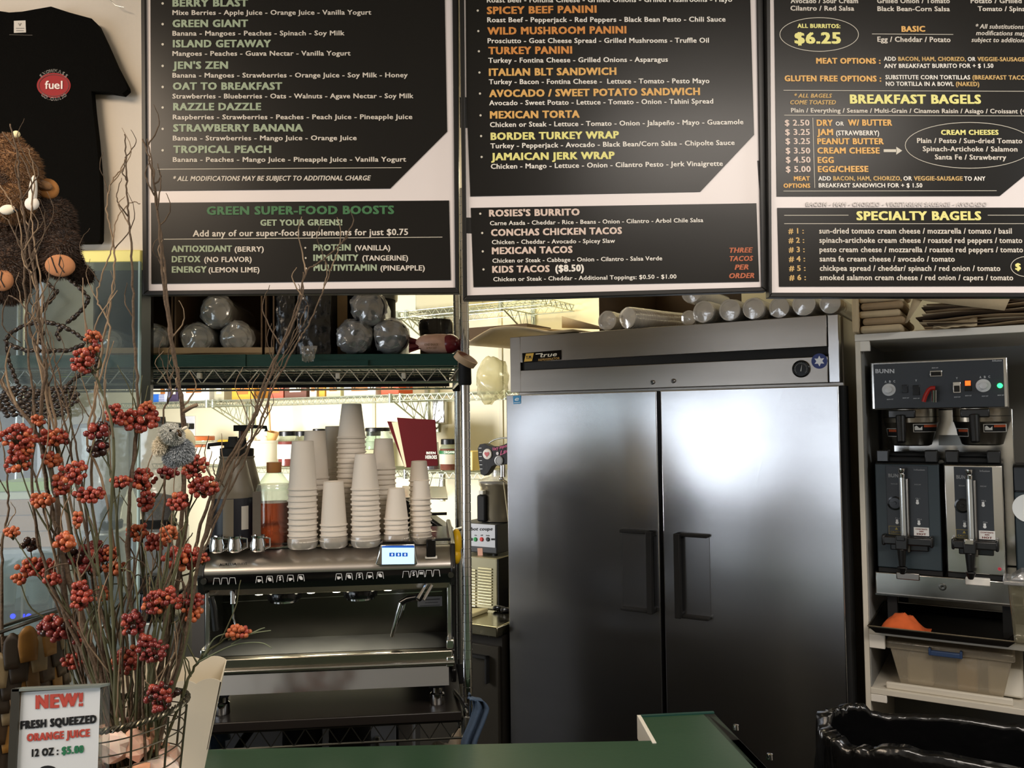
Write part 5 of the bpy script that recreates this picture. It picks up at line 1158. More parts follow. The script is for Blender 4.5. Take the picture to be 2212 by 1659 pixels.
# green board on top shelf
a = RK.p(310, 765, -.004); gz1 = (RK.p(400, 764, -.004).z+RK.p(980, 766, -.004).z)/2
t = thing('green_shelf_board', 'dark green wooden board lying along the rack top shelf', 'board', RK, (-.7, .2, zTS+.004))
part(t, 'front_rail', MB().box(RL, -.02, -.004, .02, zTS+.006, gz1), m_greend, bevel=.001)
xg = RK.p(795, 780, -.01).x; part(t, 'rail_strip', MB().box(RL, RK.p(530, 780, -.01).x, -.008, -.004, zTS+.006, gz1-.0), m_greend)
part(t, 'rail_strip', MB().box(RK.p(680, 780, -.01).x, xg, -.010, -.004, zTS+.006, gz1-.018), m_greend)
part(t, 'deck', MB().box(RL, -.02, .02, RD-.01, gz1-.016, gz1), m_greend)
part(t, 'lower_deck', MB().box(RL, -.03, .02, RD-.01, zTS+.004, zTS+.012), m_greend)
part(t, 'rear_rail', MB().box(RL, -.03, RD-.035, RD-.02, zTS-.034, zTS-.004), m_blackm)
ZS = gz1+.001
def sl(px, w, off, ln, lab, z=None, mat=None, grp='wrapped lid and cup sleeves on the rack', film=True, tilt=0.0):
    c = RK.p(px, 720, off); e = RK.p(px+w, 720, off); r = abs(e.x-c.x)*.92; cz_ = (z if z is not None else ZS+r*1.08)
    c = Vector((c.x, off, cz_)); ax = Vector((math.sin(tilt), math.cos(tilt), 0))
    t = thing('lid_sleeve', lab, 'lids', RK, (c.x, c.y, cz_-r*1.06), grp)
    prof = [(0, .010), (r*.55, .010), (r*.60, .004), (r*.66, .009), (r*.80, .009), (r*.84, 0), (r*.94, 0), (r, .006)]
    z_ = .006
    while z_ < ln: prof += [(r, z_+.002), (r*.93, z_+.004), (r*.93, z_+.009), (r, z_+.011)]; z_ += .011
    prof += [(0, z_)]
    part(t, 'stacked_lids', MB().lathe(prof, c, 30, ax), mat or M('frosted_lid', '#a9a79c', .3, var=.1, trans=.3))
    if film:
        prof = [(0, -.018), (r*.35, -.014), (r*.8, -.008), (r*1.05, .006), (r*1.05, ln*.5), (r*1.05, ln+.01)]
        mb = MB().lathe([(p_, q_) for a_, b_ in zip(prof, prof[1:]) for p_, q_ in (a_, ((a_[0]+b_[0])/2, (a_[1]+b_[1])/2))]+[prof[-1]], c, 48, ax)
        for i, v in enumerate(mb.v):
            d = v-c; d = d-ax*d.dot(ax); k = mnoise.noise(v*34)*.12+abs(mnoise.noise(v*75))*.16; mb.v[i] = v+d*k+ax*mnoise.noise(v*46)*.010
        for v in mb.v: v.z = max(v.z, ZS+.0005)
        part(t, 'plastic_film', mb, m_plas)
    return t, c, r
sl(238, 30, .03, .3, 'clear lid sleeve seen hazily through the glass screen')
sl(334, 36, .03, .3, 'clear lid sleeve just right of the glass edge')
sl(425, 38, .03, .3, 'lower left clear lid sleeve of the pile of three')
sl(512, 38, .03, .3, 'lower right clear lid sleeve of the pile of three')
rr_ = abs(RK.p(38, 700, .03).x-RK.p(0, 700, .03).x)*.92
sl(467, 38, .03, .3, 'topmost clear lid sleeve of the pile of three', z=ZS+rr_*2.95)
m_dk = M('dark_lids', '#25262a', .4, var=.15)
sl(765, 40, .02, .3, 'lower left dark lid sleeve of the black pile', mat=m_dk)
sl(846, 40, .02, .3, 'lower right dark lid sleeve of the black pile', mat=m_dk)
sl(797, 40, .02, .3, 'topmost dark lid sleeve wrapped in torn film', z=ZS+rr_*3.2, mat=m_dk)
# cardboard cartons
def carton(x0, x1, off, dep, h, lab, mt, inner=True):
    a = RK.p(x0, 700, off); b = RK.p(x1, 700, off)
    t = thing('supply_carton', lab, 'box', RK, ((a.x+b.x)/2, off+dep/2, ZS), 'cartons on the rack top shelf')
    part(t, 'box_base', MB().box(a.x, b.x, off, off+dep, ZS, ZS+.005), mt)
    part(t, 'front_lip', MB().box(a.x, b.x, off, off+.004, ZS, ZS+.02), m_card)
    part(t, 'side_wall', MB().box(a.x, a.x+.004, off+.004, off+dep, ZS+.005, ZS+h), mt)
    part(t, 'side_wall', MB().box(b.x-.004, b.x, off+.004, off+dep, ZS+.005, ZS+h), mt)
    part(t, 'rear_wall', MB().box(a.x, b.x, off+dep-.004, off+dep, ZS+.005, ZS+h), mt)
    part(t, 'top_flap', MB().box(a.x, b.x, off+.01, off+dep, ZS+h, ZS+h+.004), mt)
    return t
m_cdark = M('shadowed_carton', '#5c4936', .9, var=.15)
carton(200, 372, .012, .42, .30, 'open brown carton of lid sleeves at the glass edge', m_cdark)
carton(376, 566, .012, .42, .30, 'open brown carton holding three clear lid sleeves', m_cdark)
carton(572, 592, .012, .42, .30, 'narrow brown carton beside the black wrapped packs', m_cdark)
for x0, x1, lb in ((594, 640, 'left narrow pack wrapped in black film'), (640, 716, 'right wide pack wrapped in black film with clear tail')):
    a = RK.p(x0, 700, .02); b = RK.p(x1, 700, .02)
    t = thing('wrapped_pack', lb, 'package', RK, ((a.x+b.x)/2, .15, ZS), 'black wrapped packs on the rack')
    mb = MB().grid(lambda u, v: Vector((a.x+.003+(b.x-a.x-.006)*u+.004*mnoise.noise(Vector((u*6, v*9, x0))), .02+.010*mnoise.noise(Vector((u*7, v*12, x0)))-.012*math.sin(u*PI), ZS+.001+.27*v)), 14, 26)
    part(t, 'film_front', mb, m_bagd, smooth=True)
    part(t, 'pack_body', MB().box(a.x+.005, b.x-.005, .034, .30, ZS+.001, ZS+.268), m_blackm)
    if x1 > 700:
        q0 = RK.p(652, 748, 0); q1 = RK.p(684, 782, -.03)
        mb = MB().grid(lambda u, v: Vector((q0.x+(q1.x-q0.x)*(u*(1-.3*v)+.15*v), -.012-.03*v+.012*mnoise.noise(Vector((u*5, v*5, 1))), q0.z+(q1.z-q0.z)*v+.006*mnoise.noise(Vector((u*8, v*8, 3))))), 12, 12)
        part(t, 'film_tail', mb, m_plas, smooth=True)
a = RK.p(724, 700, .06); b = RK.p(746, 700, .06)
solo('upright_cardboard', 'upright cardboard strip left of the black lid sleeves', 'cardboard', MB().box(a.x, b.x, .12, .126, ZS, ZS+.3), m_card, RK)
a = RK.p(738, 700, .3); b = RK.p(830, 700, .3)
mb = MB()
t = thing('dark_drum', 'tall dark tub behind the black lid sleeves', 'tub', RK, ((a.x+b.x)/2, .37, ZS))
part(t, 'tub_body', MB().lathe([(.095, 0), (.10, .01), (.10, .27), (.105, .28), (.105, .30), (0, .30)], ((a.x+b.x)/2, .37, ZS), 28), m_blackm)
part(t, 'rim_band', MB().lathe([(.106, .20), (.107, .21), (.107, .225), (.106, .235)], ((a.x+b.x)/2, .37, ZS), 28), m_dwire)
a = RK.p(885, 750, .04); b = RK.p(998, 750, .04)
# black lidded tub + snack bag + tape
c = RK.p(942, 730, .16)
t = thing('black_lid_tub', 'dark tub with wide black ribbed lid behind the snack bag', 'tub', RK, (c.x, .16, ZS))
z1 = RK.p(942, 692, .16).z; z0_ = RK.p(942, 724, .16).z
part(t, 'tub_body', MB().lathe([(.045, 0), (.048, .004), (.048, z0_-ZS)], (c.x, .16, ZS), 24), C('#7a5236', .5))
part(t, 'lid', MB().lathe([(.052, z0_-ZS), (.053, z1-ZS-.010), (.048, z1-ZS), (0, z1-ZS)], (c.x, .16, ZS), 30), m_blackg)
c = RK.p(945, 745, .03); zs_ = RK.p(945, 722, .03).z-ZS
t = thing('snack_bag', 'pink and maroon snack bag with printed label on rack end', 'bag', RK, (c.x, .03, ZS), None)
mb = MB().ball((c.x, .035, ZS+zs_*.52), (.062, .034, zs_*.52), 26, 16)
for i, v in enumerate(mb.v): v.x += .006*mnoise.noise(v*30); v.z = max(ZS, v.z+.004*mnoise.noise(v*40))
part(t, 'bag_body', mb, C('#c9a08c', .4, var=.3, vs=45))
for s_ in (-1, 1):
    mb = MB().grid(lambda u, v: Vector((c.x+s_*(.045+.036*u), .03+.02*(v-.5)+.006*math.sin(v*14), ZS+zs_*(.5+(.75*(v-.5))*(.55+.6*u))+.004*math.sin(v*17)*u)), 8, 14)
    part(t, 'twisted_end', mb, C('#5a1a1e', .35), smooth=True, solid=.002)
part(t, 'maroon_panel', MB().ball((c.x+.034, .033, ZS+zs_*.52), (.032, .034, zs_*.50), 16, 12), C('#6a1c24', .3))
mb = MB(); text(mb, RK, 'KIND SNACK', (917, 747), (947, 747), 5, -.006, .03); text(mb, RK, 'APRICOT', (921, 754), (943, 754), 4.5, -.006, .03)
part(t, 'lettering', mb, C('#8a6a4e'), kind='stuff')
c = RK.p(1006, 777, -.03)
t = thing('tape_roll', 'masking tape roll hooked at the top of chrome post', 'tape', RK, c)
axd = Vector((.60, -.35, .72)).normalized(); r1 = .040
part(t, 'tape', MB().lathe([(r1*.86, -.009), (r1, -.009), (r1, .009), (r1*.86, .009), (r1*.86, -.009)], c, 30, axd, sy=.6), C('#d8b898', .6))
part(t, 'core', MB().lathe([(r1*.85, -.009), (r1*.85, .009)], c, 30, axd, sy=.6), C('#7a3a26', .6), label='brown cardboard core')

# ---- lower part of the rack
bz = (RK.p(500, 1568, 0).z+RK.p(950, 1547, 0).z)/2
zM = RK.p(500, 1556, -.01).z*0+zLS+.030
t = thing('rack_shelf_board', 'thick grey brown board on the rack beneath the espresso machine', 'board', RK, (-.7, .25, zLS+.004))
part(t, 'board', MB().box(RL, -.018, -.012, RD-.004, zLS+.004, zM), M('grey_wood', '#1d1917', .38, var=.2, vs=5, stretch=(1, 6, 6)), bevel=.003)
# things below the rack: bins and bags
bx = RK.p(858, 1600, .25)
t = thing('under_counter_cabinet', 'grey steel cabinet front seen beneath the rack shelf', 'cabinet', RK, (-.7, .6, 0))
part(t, 'carcass', MB().box(RL+.02, -.16, RD+.20, RD+.50, .1, .84), C('#8c8f94', .5, var=.05))
x_ = RK.p(858, 1600, RD+.18).x
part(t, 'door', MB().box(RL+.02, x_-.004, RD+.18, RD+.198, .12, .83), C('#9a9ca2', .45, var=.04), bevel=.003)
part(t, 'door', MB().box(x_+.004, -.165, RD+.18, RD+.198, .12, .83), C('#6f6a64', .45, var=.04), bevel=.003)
a = RK.p(814, 1600, RD+.17); part(t, 'door_handle', MB().box(a.x-.006, a.x+.010, RD+.165, RD+.18, a.z-.06, a.z+.015), m_wire, bevel=.003)
part(t, 'foot', MB().box(RL+.05, RL+.10, RD+.25, RD+.3, 0, .1), m_blackm); part(t, 'foot', MB().box(-.26, -.21, RD+.25, RD+.3, 0, .1), m_blackm)
part(t, 'foot', MB().box(RL+.05, RL+.10, RD+.42, RD+.47, 0, .1), m_blackm); part(t, 'foot', MB().box(-.26, -.21, RD+.42, RD+.47, 0, .1), m_blackm)
for x0, x1, lb in ((612, 695, 'left black fabric bundle hanging under the rack shelf'), (712, 800, 'right black fabric bundle hanging under the rack shelf')):
    a = RK.p(x0, 1590, .3); b = RK.p(x1, 1590, .3)
    mb = MB().grid(lambda u, v: Vector(((a.x+b.x)/2+(b.x-a.x)/2*math.cos(u*2*PI)*(1+.06*mnoise.noise(Vector((0, v*9, x0)))), .3+.06*math.sin(u*2*PI), zLS-.05-.14*v+.0*u)), 28, 14)
    solo('black_bundle', lb, 'bag', mb, m_blackm, RK, smooth=True, solid=.004, group='bundles hanging below the rack')
q = [(455, 1580), (470, 1577), (505, 1590), (490, 1640), (462, 1640), (452, 1610)]
mb = MB().tube([RK.p(490, 1583, .2), RK.p(470, 1595, .2), RK.p(472, 1640, .2)], .022, 10); solo('blue_rag', 'dark blue rag bunched under the rack at left', 'rag', mb, m_bluecl, RK, smooth=True)
mb = MB().tube([RK.p(545, 1572, .25), RK.p(525, 1600, .25), RK.p(500, 1640, .25)], .012, 8); solo('black_strut', 'slanting black strut beneath the rack shelf at left', 'strut', mb, m_blackm, RK)
a = RK.p(925, 1612, .15); b = RK.p(1000, 1570, .15)
mb = MB().grid(lambda u, v: Vector((a.x+(b.x-a.x)*u, .15+.03*math.sin(u*9), a.z-.05+(b.z-a.z+.04)*v*(.35+.65*u**.7)+.008*mnoise.noise(Vector((u*8, v*6, 0))))), 16, 10)
solo('paper_sack', 'crumpled beige paper sack under the right end of rack', 'bag', mb, C('#b5a48e', .8, var=.1), RK, smooth=True, solid=.003)
# blue towel on the post
pts_ = [(1016, 1508, .012), (1034, 1512, .02), (1040, 1530, .02), (1030, 1560, .025), (1014, 1600, .03), (1008, 1650, .035)]
mb = MB()
def towel(u, v):
    k = v*(len(pts_)-1); i = min(int(k), len(pts_)-2); f = k-i
    x = pts_[i][0]*(1-f)+pts_[i+1][0]*f; y = pts_[i][1]*(1-f)+pts_[i+1][1]*f; w_ = 6+10*min(1, v*3)
    p = RK.p(x+w_*(u*2-1), y, -.03); return p+Vector((0, .012*math.sin(u*11+v*2), 0))
mb = MB().grid(towel, 18, 16)
solo('blue_towel', 'slate blue towel draped over the foot of chrome post', 'towel', mb, m_bluecl, RK, smooth=True, solid=.004)
mb = MB().tube([RK.p(978, 1490, .2), RK.p(996, 1512, .02), RK.p(1006, 1530, -.025)], .006, 8); solo('black_hose', 'black hose curving from machine to chrome post', 'hose', mb, m_black, RK)
mb = MB().tube([RK.p(1003, 1526, -.02), RK.p(1008, 1540, -.025)], .005, 8); solo('hose_fitting', 'chrome fitting at the end of the black hose', 'fitting', mb, m_chrome, RK)
# yellow gloves / bottle between machine and post
c = RK.p(985, 1180, .3)
mb = MB().ball(RK.p(986, 1172, .35), (.018, .03, .045), 14, 8).ball(RK.p(985, 1200, .35), (.017, .03, .028), 14, 8)
solo('yellow_gloves', 'yellow rubber gloves hanging between espresso machine and post', 'gloves', mb, C('#e8b818', .4), RK, smooth=True)

# ================================================================ ESPRESSO MACHINE
mo = .03       # front plane of the machine
rz = lambda y, off=mo: (RK.p(700, y, off).z)
xL = RK.p(432, 1230, mo).x; xR = RK.p(984, 1230, mo).x; xi = RK.p(975, 1230, mo).x
zt_ = rz(1192, mo+.04)
E = thing('espresso_machine', 'wide two group chrome espresso machine with lit screen on wire rack', 'espresso machine', RK, ((xL+xR)/2, .25, zM))
z_ct = rz(1194); z_cb = rz(1234); z_sb = rz(1266)
# side cheeks
for x0, x1 in ((xL-.004, xL+.014), (xi-.002, xR)):
    pts = [(mo-.01, z_sb-.01), (mo-.02, z_cb), (mo+.02, z_ct+.012), (mo+.10, z_ct+.030), (mo+.46, z_ct+.030), (mo+.46, zM+.06), (mo+.02, zM+.06), (mo+.0, zM+.10), (mo+.06, zM+.14), (mo+.06, z_sb-.02)]
    part(E, 'side_panel', MB().prism([(x0, y, z) for y, z in pts], (x1-x0, 0, 0)), m_black, bevel=.004)
part(E, 'top_deck', MB().box(xL, xR-.004, mo+.05, mo+.46, z_ct-.002, z_ct+.008), m_blackg, bevel=.004)
part(E, 'deck_rail', MB().tube([(xL, mo+.055, z_ct+.02), (xi, mo+.055, z_ct+.02)], .004, 8).tube([(xL, mo+.45, z_ct+.05), (xi, mo+.45, z_ct+.05)], .005, 8), m_blackm)
mb = MB().grid(lambda u, v: Vector((xL+.014+(xi-.002-xL-.014)*u, mo+.05-.062*math.sin(v*PI*.55), z_ct+.006-(z_ct-z_cb+.006)*v)), 2, 14)
part(E, 'chrome_hood', mb, M('hood_steel', '#d2ccc6', .34, 1, var=.04), smooth=True)
mb = MB().grid(lambda u, v: Vector((xL+.014+(xi-.002-xL-.014)*u, mo-.012+.004*v-.003*math.sin(v*PI), z_cb-(z_cb-z_sb)*v)), 2, 8)
kp = part(E, 'key_strip', mb, m_blackg, smooth=True)
part(E, 'strip_body', MB().box(xL+.014, xi-.002, mo, mo+.08, z_sb+.002, z_cb), m_blackm)
ky = -.0142+mo
mb = MB(); text(mb, RK, 'AURELIA', (474, 1223), (511, 1221), 5.5, mo-.0155, .05); text(mb, RK, 'WAVE', (512, 1221), (534, 1220), 5.5, mo-.0155, .0)
part(E, 'lettering', mb, m_blackm, kind='stuff')
ko = mo-.016
def key(px, py, sym):
    mb = MB(); W_ = 7
    for (x0, y0, x1, y1) in ((-5.5, -7, 5.5, -7), (-5.5, -7, -7.5, 7), (5.5, -7, 7.5, 7)): line(mb, RK, (px+x0, py+y0), (px+x1, py+y1), 1.1, ko)
    if sym:
        if sym == 'c': flat(mb, RK, [(px-4, py-1), (px+2, py-1), (px+2, py), (px+4.5, py), (px+4.5, py+2.5), (px+2, py+3), (px+1, py+5), (px-3, py+5)], ko)
        elif sym == 'd': flat(mb, RK, [(px-4, py-4), (px+1, py-4), (px+4, py), (px+4, py+4), (px-1, py+4), (px-4, py)], ko)
        elif sym == 's': text(mb, RK, 'S', (px-2.5, py+3.5), (px+2.5, py+3.5), 8, ko, .05)
        else: text(mb, RK, '=', (px-4, py+3.5), (px+4, py+3.5), 9, ko, .09)
    part(kp, 'key', mb, C('#dcdcdc', .4), kind='stuff')
for px, py in ((468, 1256), (485, 1255.5), (502, 1255)): key(px, py, None)
for i, s_ in enumerate('cdscd'): key(560+22.5*i, 1252.5-1.0*i, s_); key(732+22.3*i, 1246.5-.9*i, s_)
for i, s_ in enumerate((None, 's', '=', None, None)): key(877+16.5*i, 1241-.7*i, s_)
for px in (440, 974):
    c = RK.p(px, 1256 if px < 500 else 1242, mo-.018); part(E, 'end_cap', MB().lathe([(.009, 0), (.008, .003), (0, .003)], c, 18, (0, -1, 0)), m_dwire)
# screen
so = mo-.045
h0, h1, h2, h3 = [RK.p(x, y, so) for x, y in ((810, 1221), (902, 1220), (896, 1174), (822, 1176))]
sh = part(E, 'display_housing', MB().hexa([h0, h1, h2, h3], [Vector((p.x, mo+.05, p.z)) for p in (h0, h1, h2, h3)]), m_polish, bevel=.004)
s0, s1, s2, s3 = [RK.p(x, y, so-.001) for x, y in ((825, 1219), (895, 1218), (895, 1180), (825, 1180))]
sc_ = part(sh, 'screen', MB().hexa([s0, s1, s2, s3], [p+Vector((0, -.002, 0)) for p in (s0, s1, s2, s3)]), m_screen, label='lit pale blue screen')
mb = MB(); flat(mb, RK, [(825, 1179.5), (895, 1179.5), (895, 1183), (825, 1183)], so-.0042)
for x in (841, 855, 869): flat(mb, RK, [(x, 1194), (x+11.5, 1194), (x+11.5, 1202), (x, 1202)], so-.0042)
part(sh, 'screen_icons', mb, M('screen_blue', '#1a4a9a', .3, emis=.8), kind='stuff')
mb = MB()
for x in (844.5, 858.5, 872.5): flat(mb, RK, [(x, 1198), (x+5, 1198), (x+2.5, 1201)], so-.0052); flat(mb, RK, [(x+1.7, 1195.5), (x+3.3, 1195.5), (x+3.3, 1198), (x+1.7, 1198)], so-.0052)
part(sh, 'icon_marks', mb, M('screen_white', '#f0f6ff', .3, emis=1), kind='stuff')
h4 = [RK.p(x, y, so+.004) for x, y in ((817, 1178), (899, 1177), (894, 1169), (826, 1170))]
part(sh, 'visor', MB().hexa(h4, [Vector((p.x, so+.04, p.z)) for p in h4]), m_blackg, bevel=.002)
a = RK.p(921, 1203, mo-.005); b = RK.p(941, 1164, mo-.005)
part(E, 'sensor_pad', MB().box(a.x, b.x, mo-.012, mo+.03, a.z, b.z), m_blackg, bevel=.003); part(E, 'sensor_pad_frame', MB().box(a.x-.004, b.x+.004, mo-.009, mo+.03, a.z-.005, a.z+.001), m_white, bevel=.001)
# under-hood bar, backsplash
sp = mo+.20
part(E, 'under_bar', MB().box(xL+.014, xi-.002, mo+.03, sp, z_sb-.024, z_sb), m_tray, bevel=.003)
zb0 = rz(1392, sp); zb1_ = z_sb-.02
part(E, 'backsplash', MB().box(xL+.014, xi-.002, sp, sp+.006, zM+.12, zb1_), M('dark_steel', '#55544f', .22, 1, var=.1))
mb = MB(); line(mb, RK, (445, 1303), (955, 1277), 1.6, sp-.002); part(E, 'backsplash_rail', mb, m_polish)
part(E, 'rear_body', MB().box(xL+.01, xi, sp+.008, mo+.455, zM+.06, z_ct-.003), m_blackm)
# LED lamps and group heads
for px, py in ((560, 1281), (672, 1277), (727, 1274), (838, 1270)):
    c = RK.p(px, py, mo+.07); part(E, 'work_lamp', MB().lathe([(0, 0), (.011, 0), (.013, .004), (.013, .012)], (c.x, mo+.07, z_sb-.031), 18), m_led, label='small bright work lamp')
    l = bpy.data.lights.new('espresso_work_lamp', 'SPOT'); l.energy = 3.6; l.color = (1, .93, .7); l.spot_size = math.radians(95); l.shadow_soft_size = .012
    o = bpy.data.objects.new('espresso_work_lamp', l); COL.objects.link(o); o.location = RK.w((c.x, mo+.07, z_sb-.036)); o.rotation_euler = (0, 0, 0)
for px, py in ((615, 1276), (779, 1269)):
    c = RK.p(px, py, mo+.10); zc_ = z_sb-.024
    gh = part(E, 'group_head', MB().lathe([(.040, -.030), (.048, -.026), (.050, -.010), (.046, 0), (.03, .002), (0, .002)], (c.x, mo+.10, zc_), 32), m_blackg, label='black round brewing group')
    part(gh, 'group_ring', MB().lathe([(.034, -.034), (.041, -.034), (.041, -.028), (.034, -.028), (.034, -.034)], (c.x, mo+.10, zc_), 28), m_chrome)
# drip tray bars
zt1 = rz(1396, mo+.02)
part(E, 'cup_grid', MB().box(xL+.014, xi-.002, mo+.03, sp, rz(1412, mo+.03)-.004, rz(1412, mo+.03)), M('tray_steel', '#a8a08a', .24, 1, rvar=.06), bevel=.002)
for k in range(26):
    x = xL+.03+(xi-xL-.05)*k/25; part(E, 'grid_slot', MB().box(x, x+.008, mo+.05, sp-.02, rz(1412, mo+.03), rz(1412, mo+.03)+.0012), m_dwire)
part(E, 'back_step', MB().box(xL+.014, xi-.002, sp-.018, sp, rz(1412, mo+.03), rz(1386, sp)), M('tray_steel'), bevel=.002)
part(E, 'tray_front_bar', MB().box(xL+.010, xi+.002, mo-.006, mo+.03, rz(1446, mo), rz(1414, mo)), m_tray, bevel=.004)
part(E, 'tray_lip', MB().cyl((xL+.008, mo-.012, rz(1440, mo)), (xi+.006, mo-.012, rz(1440, mo)), .006, n=12), m_polish)
part(E, 'front_panel', MB().prism([(xL+.014, mo-.022, rz(1487, mo)), (xL+.014, mo-.002, rz(1449, mo)), (xL+.014, mo+.02, rz(1449, mo)), (xL+.014, mo+.02, rz(1487, mo))], (xi-.024-xL, 0, 0)), m_chrome)
part(E, 'lower_body', MB().box(xL+.012, xi-.004, mo+.02, mo+.44, rz(1490, mo), rz(1414, mo)), m_blackm)
for x in (xi-.006, xL+.012):
    for y0, y1 in ((1300, 1385),):
        part(E, 'corner_post', MB().box(x-.006, x+.006, mo+.03, mo+.045, rz(1400), z_sb-.01), m_wire, bevel=.002)
    part(E, 'corner_bracket', MB().box(x-.010, x+.012, mo-.006, mo+.04, rz(1412), rz(1392)), m_polish, bevel=.003); part(E, 'corner_bracket', MB().box(x-.010, x+.012, mo-.010, mo+.03, rz(1450), rz(1428)), m_polish, bevel=.003)
for px, off in ((945, mo+.03), (480, mo+.03), (950, mo+.38), (470, mo+.38)):
    x = RK.p(px, 1520, off).x
    part(E, 'foot', MB().lathe([(.020, 0), (.022, .004), (.020, .03), (.016, .034), (.016, .07)], (x, off, zM), 20), m_chrome)
    part(E, 'foot_block', MB().box(x-.024, x+.02, off-.02, off+.03, zM+.05, rz(1488, mo)), m_blackm)
part(E, 'bottom_pan', MB().box(xL+.05, xi-.03, mo+.06, mo+.42, zM+.045, zM+.075), m_blackm)
# steam wands
w_ = [RK.p(x, y, o) for x, y, o in ((918, 1262, mo+.02), (905, 1290, mo-.01), (880, 1294, mo+.0), (866, 1302, mo), (858, 1330, mo), (847, 1374, mo+.02))]
part(E, 'steam_wand', MB().tube(w_[3:], .0065, 10).tube([w_[3]+Vector((.012, .01, 0)), w_[4]+Vector((.012, .01, 0)), w_[5]+Vector((.004, .01, .006))], .004, 8), m_chrome)
part(E, 'wand_joint', MB().tube(w_[1:4], .009, 10).ball(w_[1], .012), m_blackg)
part(E, 'wand_lever', MB().tube([RK.p(921, 1262, mo-.01), RK.p(903, 1293, mo-.03)], .005, 8).tube([RK.p(933, 1264, mo-.01), RK.p(915, 1296, mo-.03)], .005, 8), m_chrome)
part(E, 'steam_wand', MB().tube([RK.p(503, 1276, mo+.02), RK.p(503, 1305, mo+.01)], .008, 12).tube([RK.p(503, 1305, mo+.01), RK.p(504, 1335, mo+.01), RK.p(510, 1352, mo+.01), RK.p(498, 1358, mo+.01)], .0035, 8), m_chrome)
part(E, 'steam_wand', MB().tube([RK.p(456, 1290, mo+.01), RK.p(462, 1312, mo+.01), RK.p(467, 1362, mo+.01)], .009, 10), m_black)
a = RK.p(902, 1311, sp-.004); b = RK.p(955, 1288, sp-.004)
st = part(E, 'service_sticker', MB().box(a.x, b.x, sp-.004, sp-.001, a.z, b.z), C('#77767a', .4))
mb = MB(); line(mb, RK, (914, 1296), (950, 1294), 2.4, sp-.005); line(mb, RK, (918, 1302), (946, 1301), 1.3, sp-.005); line(mb, RK, (907, 1309), (950, 1307), 1.3, sp-.005)
part(st, 'lettering', mb, C('#3a3a3e'), kind='stuff')

# ================================================================ CUPS ON THE MACHINE
DK = z_ct+.0085
def cupmesh(r0, r1, h, nm):
    # upside-down cup: rim at the bottom
    return MB().lathe([(r1-.004, .001), (r1, .0), (r1+.0022, .002), (r1+.0022, .0045), (r1-.001, .006), (r0, h), (r0-.003, h+.001), (r0-.004, h-.006), (0, h-.006)], (0, 0, 0), 32).mesh(nm, smooth=False)
ORD = ['topmost', 'second', 'third', 'fourth', 'fifth', 'sixth', 'seventh', 'eighth', 'ninth', 'tenth', 'eleventh', 'twelfth', 'thirteenth', 'fourteenth', 'fifteenth', 'sixteenth', 'seventeenth', 'eighteenth', 'nineteenth', 'twentieth', '21st', '22nd', '23rd', '24th', '25th']
def stack(cx, top, tw, rw, first, yb, dep, desc):
    p = RK.p(cx, 1150, dep); w = RK.w((p.x, dep, DK)); s = w.y/F
    r1 = rw*s/2*.97; r0 = tw*s/2*.97
    zf_ = RK.p(cx, first, dep).z; ztop = RK.p(cx, top, dep).z; h = ztop-zf_; sp_ = .0165*(h/.13)**.5 if h > .1 else .0145
    zb_ = DK+.018
    n = max(2, round((zf_-zb_)/sp_)+1); sp_ = (zf_-zb_)/(n-1)
    me = cupmesh(r0, r1, h, 'paper_cup'); me.materials.append(m_cup)
    for pl in me.polygons: pl.use_smooth = True
    me.set_sharp_from_angle(angle=math.radians(35))
    for k in range(n):
        o = bpy.data.objects.new('paper_cup', me); COL.objects.link(o)
        o.location = w+Vector((R.uniform(-.0008, .0008), R.uniform(-.0008, .0008), .018+sp_*(n-1-k))); o.rotation_euler = (R.uniform(-.004, .004), R.uniform(-.004, .004), R.uniform(0, 6))
        o['label'] = '%s white paper cup from the top of the %s' % (ORD[k], desc) if k else 'topmost white paper cup of the %s' % desc
        o['category'] = 'cup'; o['group'] = 'upside down paper cup stacks on the espresso machine'
    base = (p.x, dep, DK)
    t = thing('stack_sleeve', 'milky plastic sleeve around the foot of the %s' % desc, 'wrapper', RK, base, 'plastic sleeves under the cup stacks')
    part(t, 'sleeve', MB().lathe([(r1*.90, .0005), (r1*1.03, .006), (r1*1.06, .018), (r1*1.05, .03)], base, 26), Mclear('milky_film', '#f2ece4', .55, .1, .2, '#cfc8bd'))
for a in [(654, 953, 47, 63, 1058, 1183, .07, 'tall front left stack'), (681, 931, 46, 60, 1034, 1170, .17, 'stack behind the front left one'),
          (724, 921, 42, 56, 1012, 1165, .26, 'hidden stack left of the tallest'), (760, 873, 43, 62, 947, 1165, .16, 'tallest centre stack'),
          (721, 1040, 44, 58, 1135, 1178, .07, 'short front stack left of centre'), (790, 981, 44, 62, 1058, 1180, .07, 'tall front centre stack'),
          (830, 948, 40, 52, 1014, 1160, .18, 'rear stack right of centre'), (856, 1055, 36, 53, 1122, 1170, .08, 'short front stack right of centre'),
          (907, 996, 34, 44, 1040, 1157, .20, 'rear small cup stack at right'), (910, 1038, 33, 44, 1079, 1168, .10, 'front small cup stack at right')]: stack(*a)
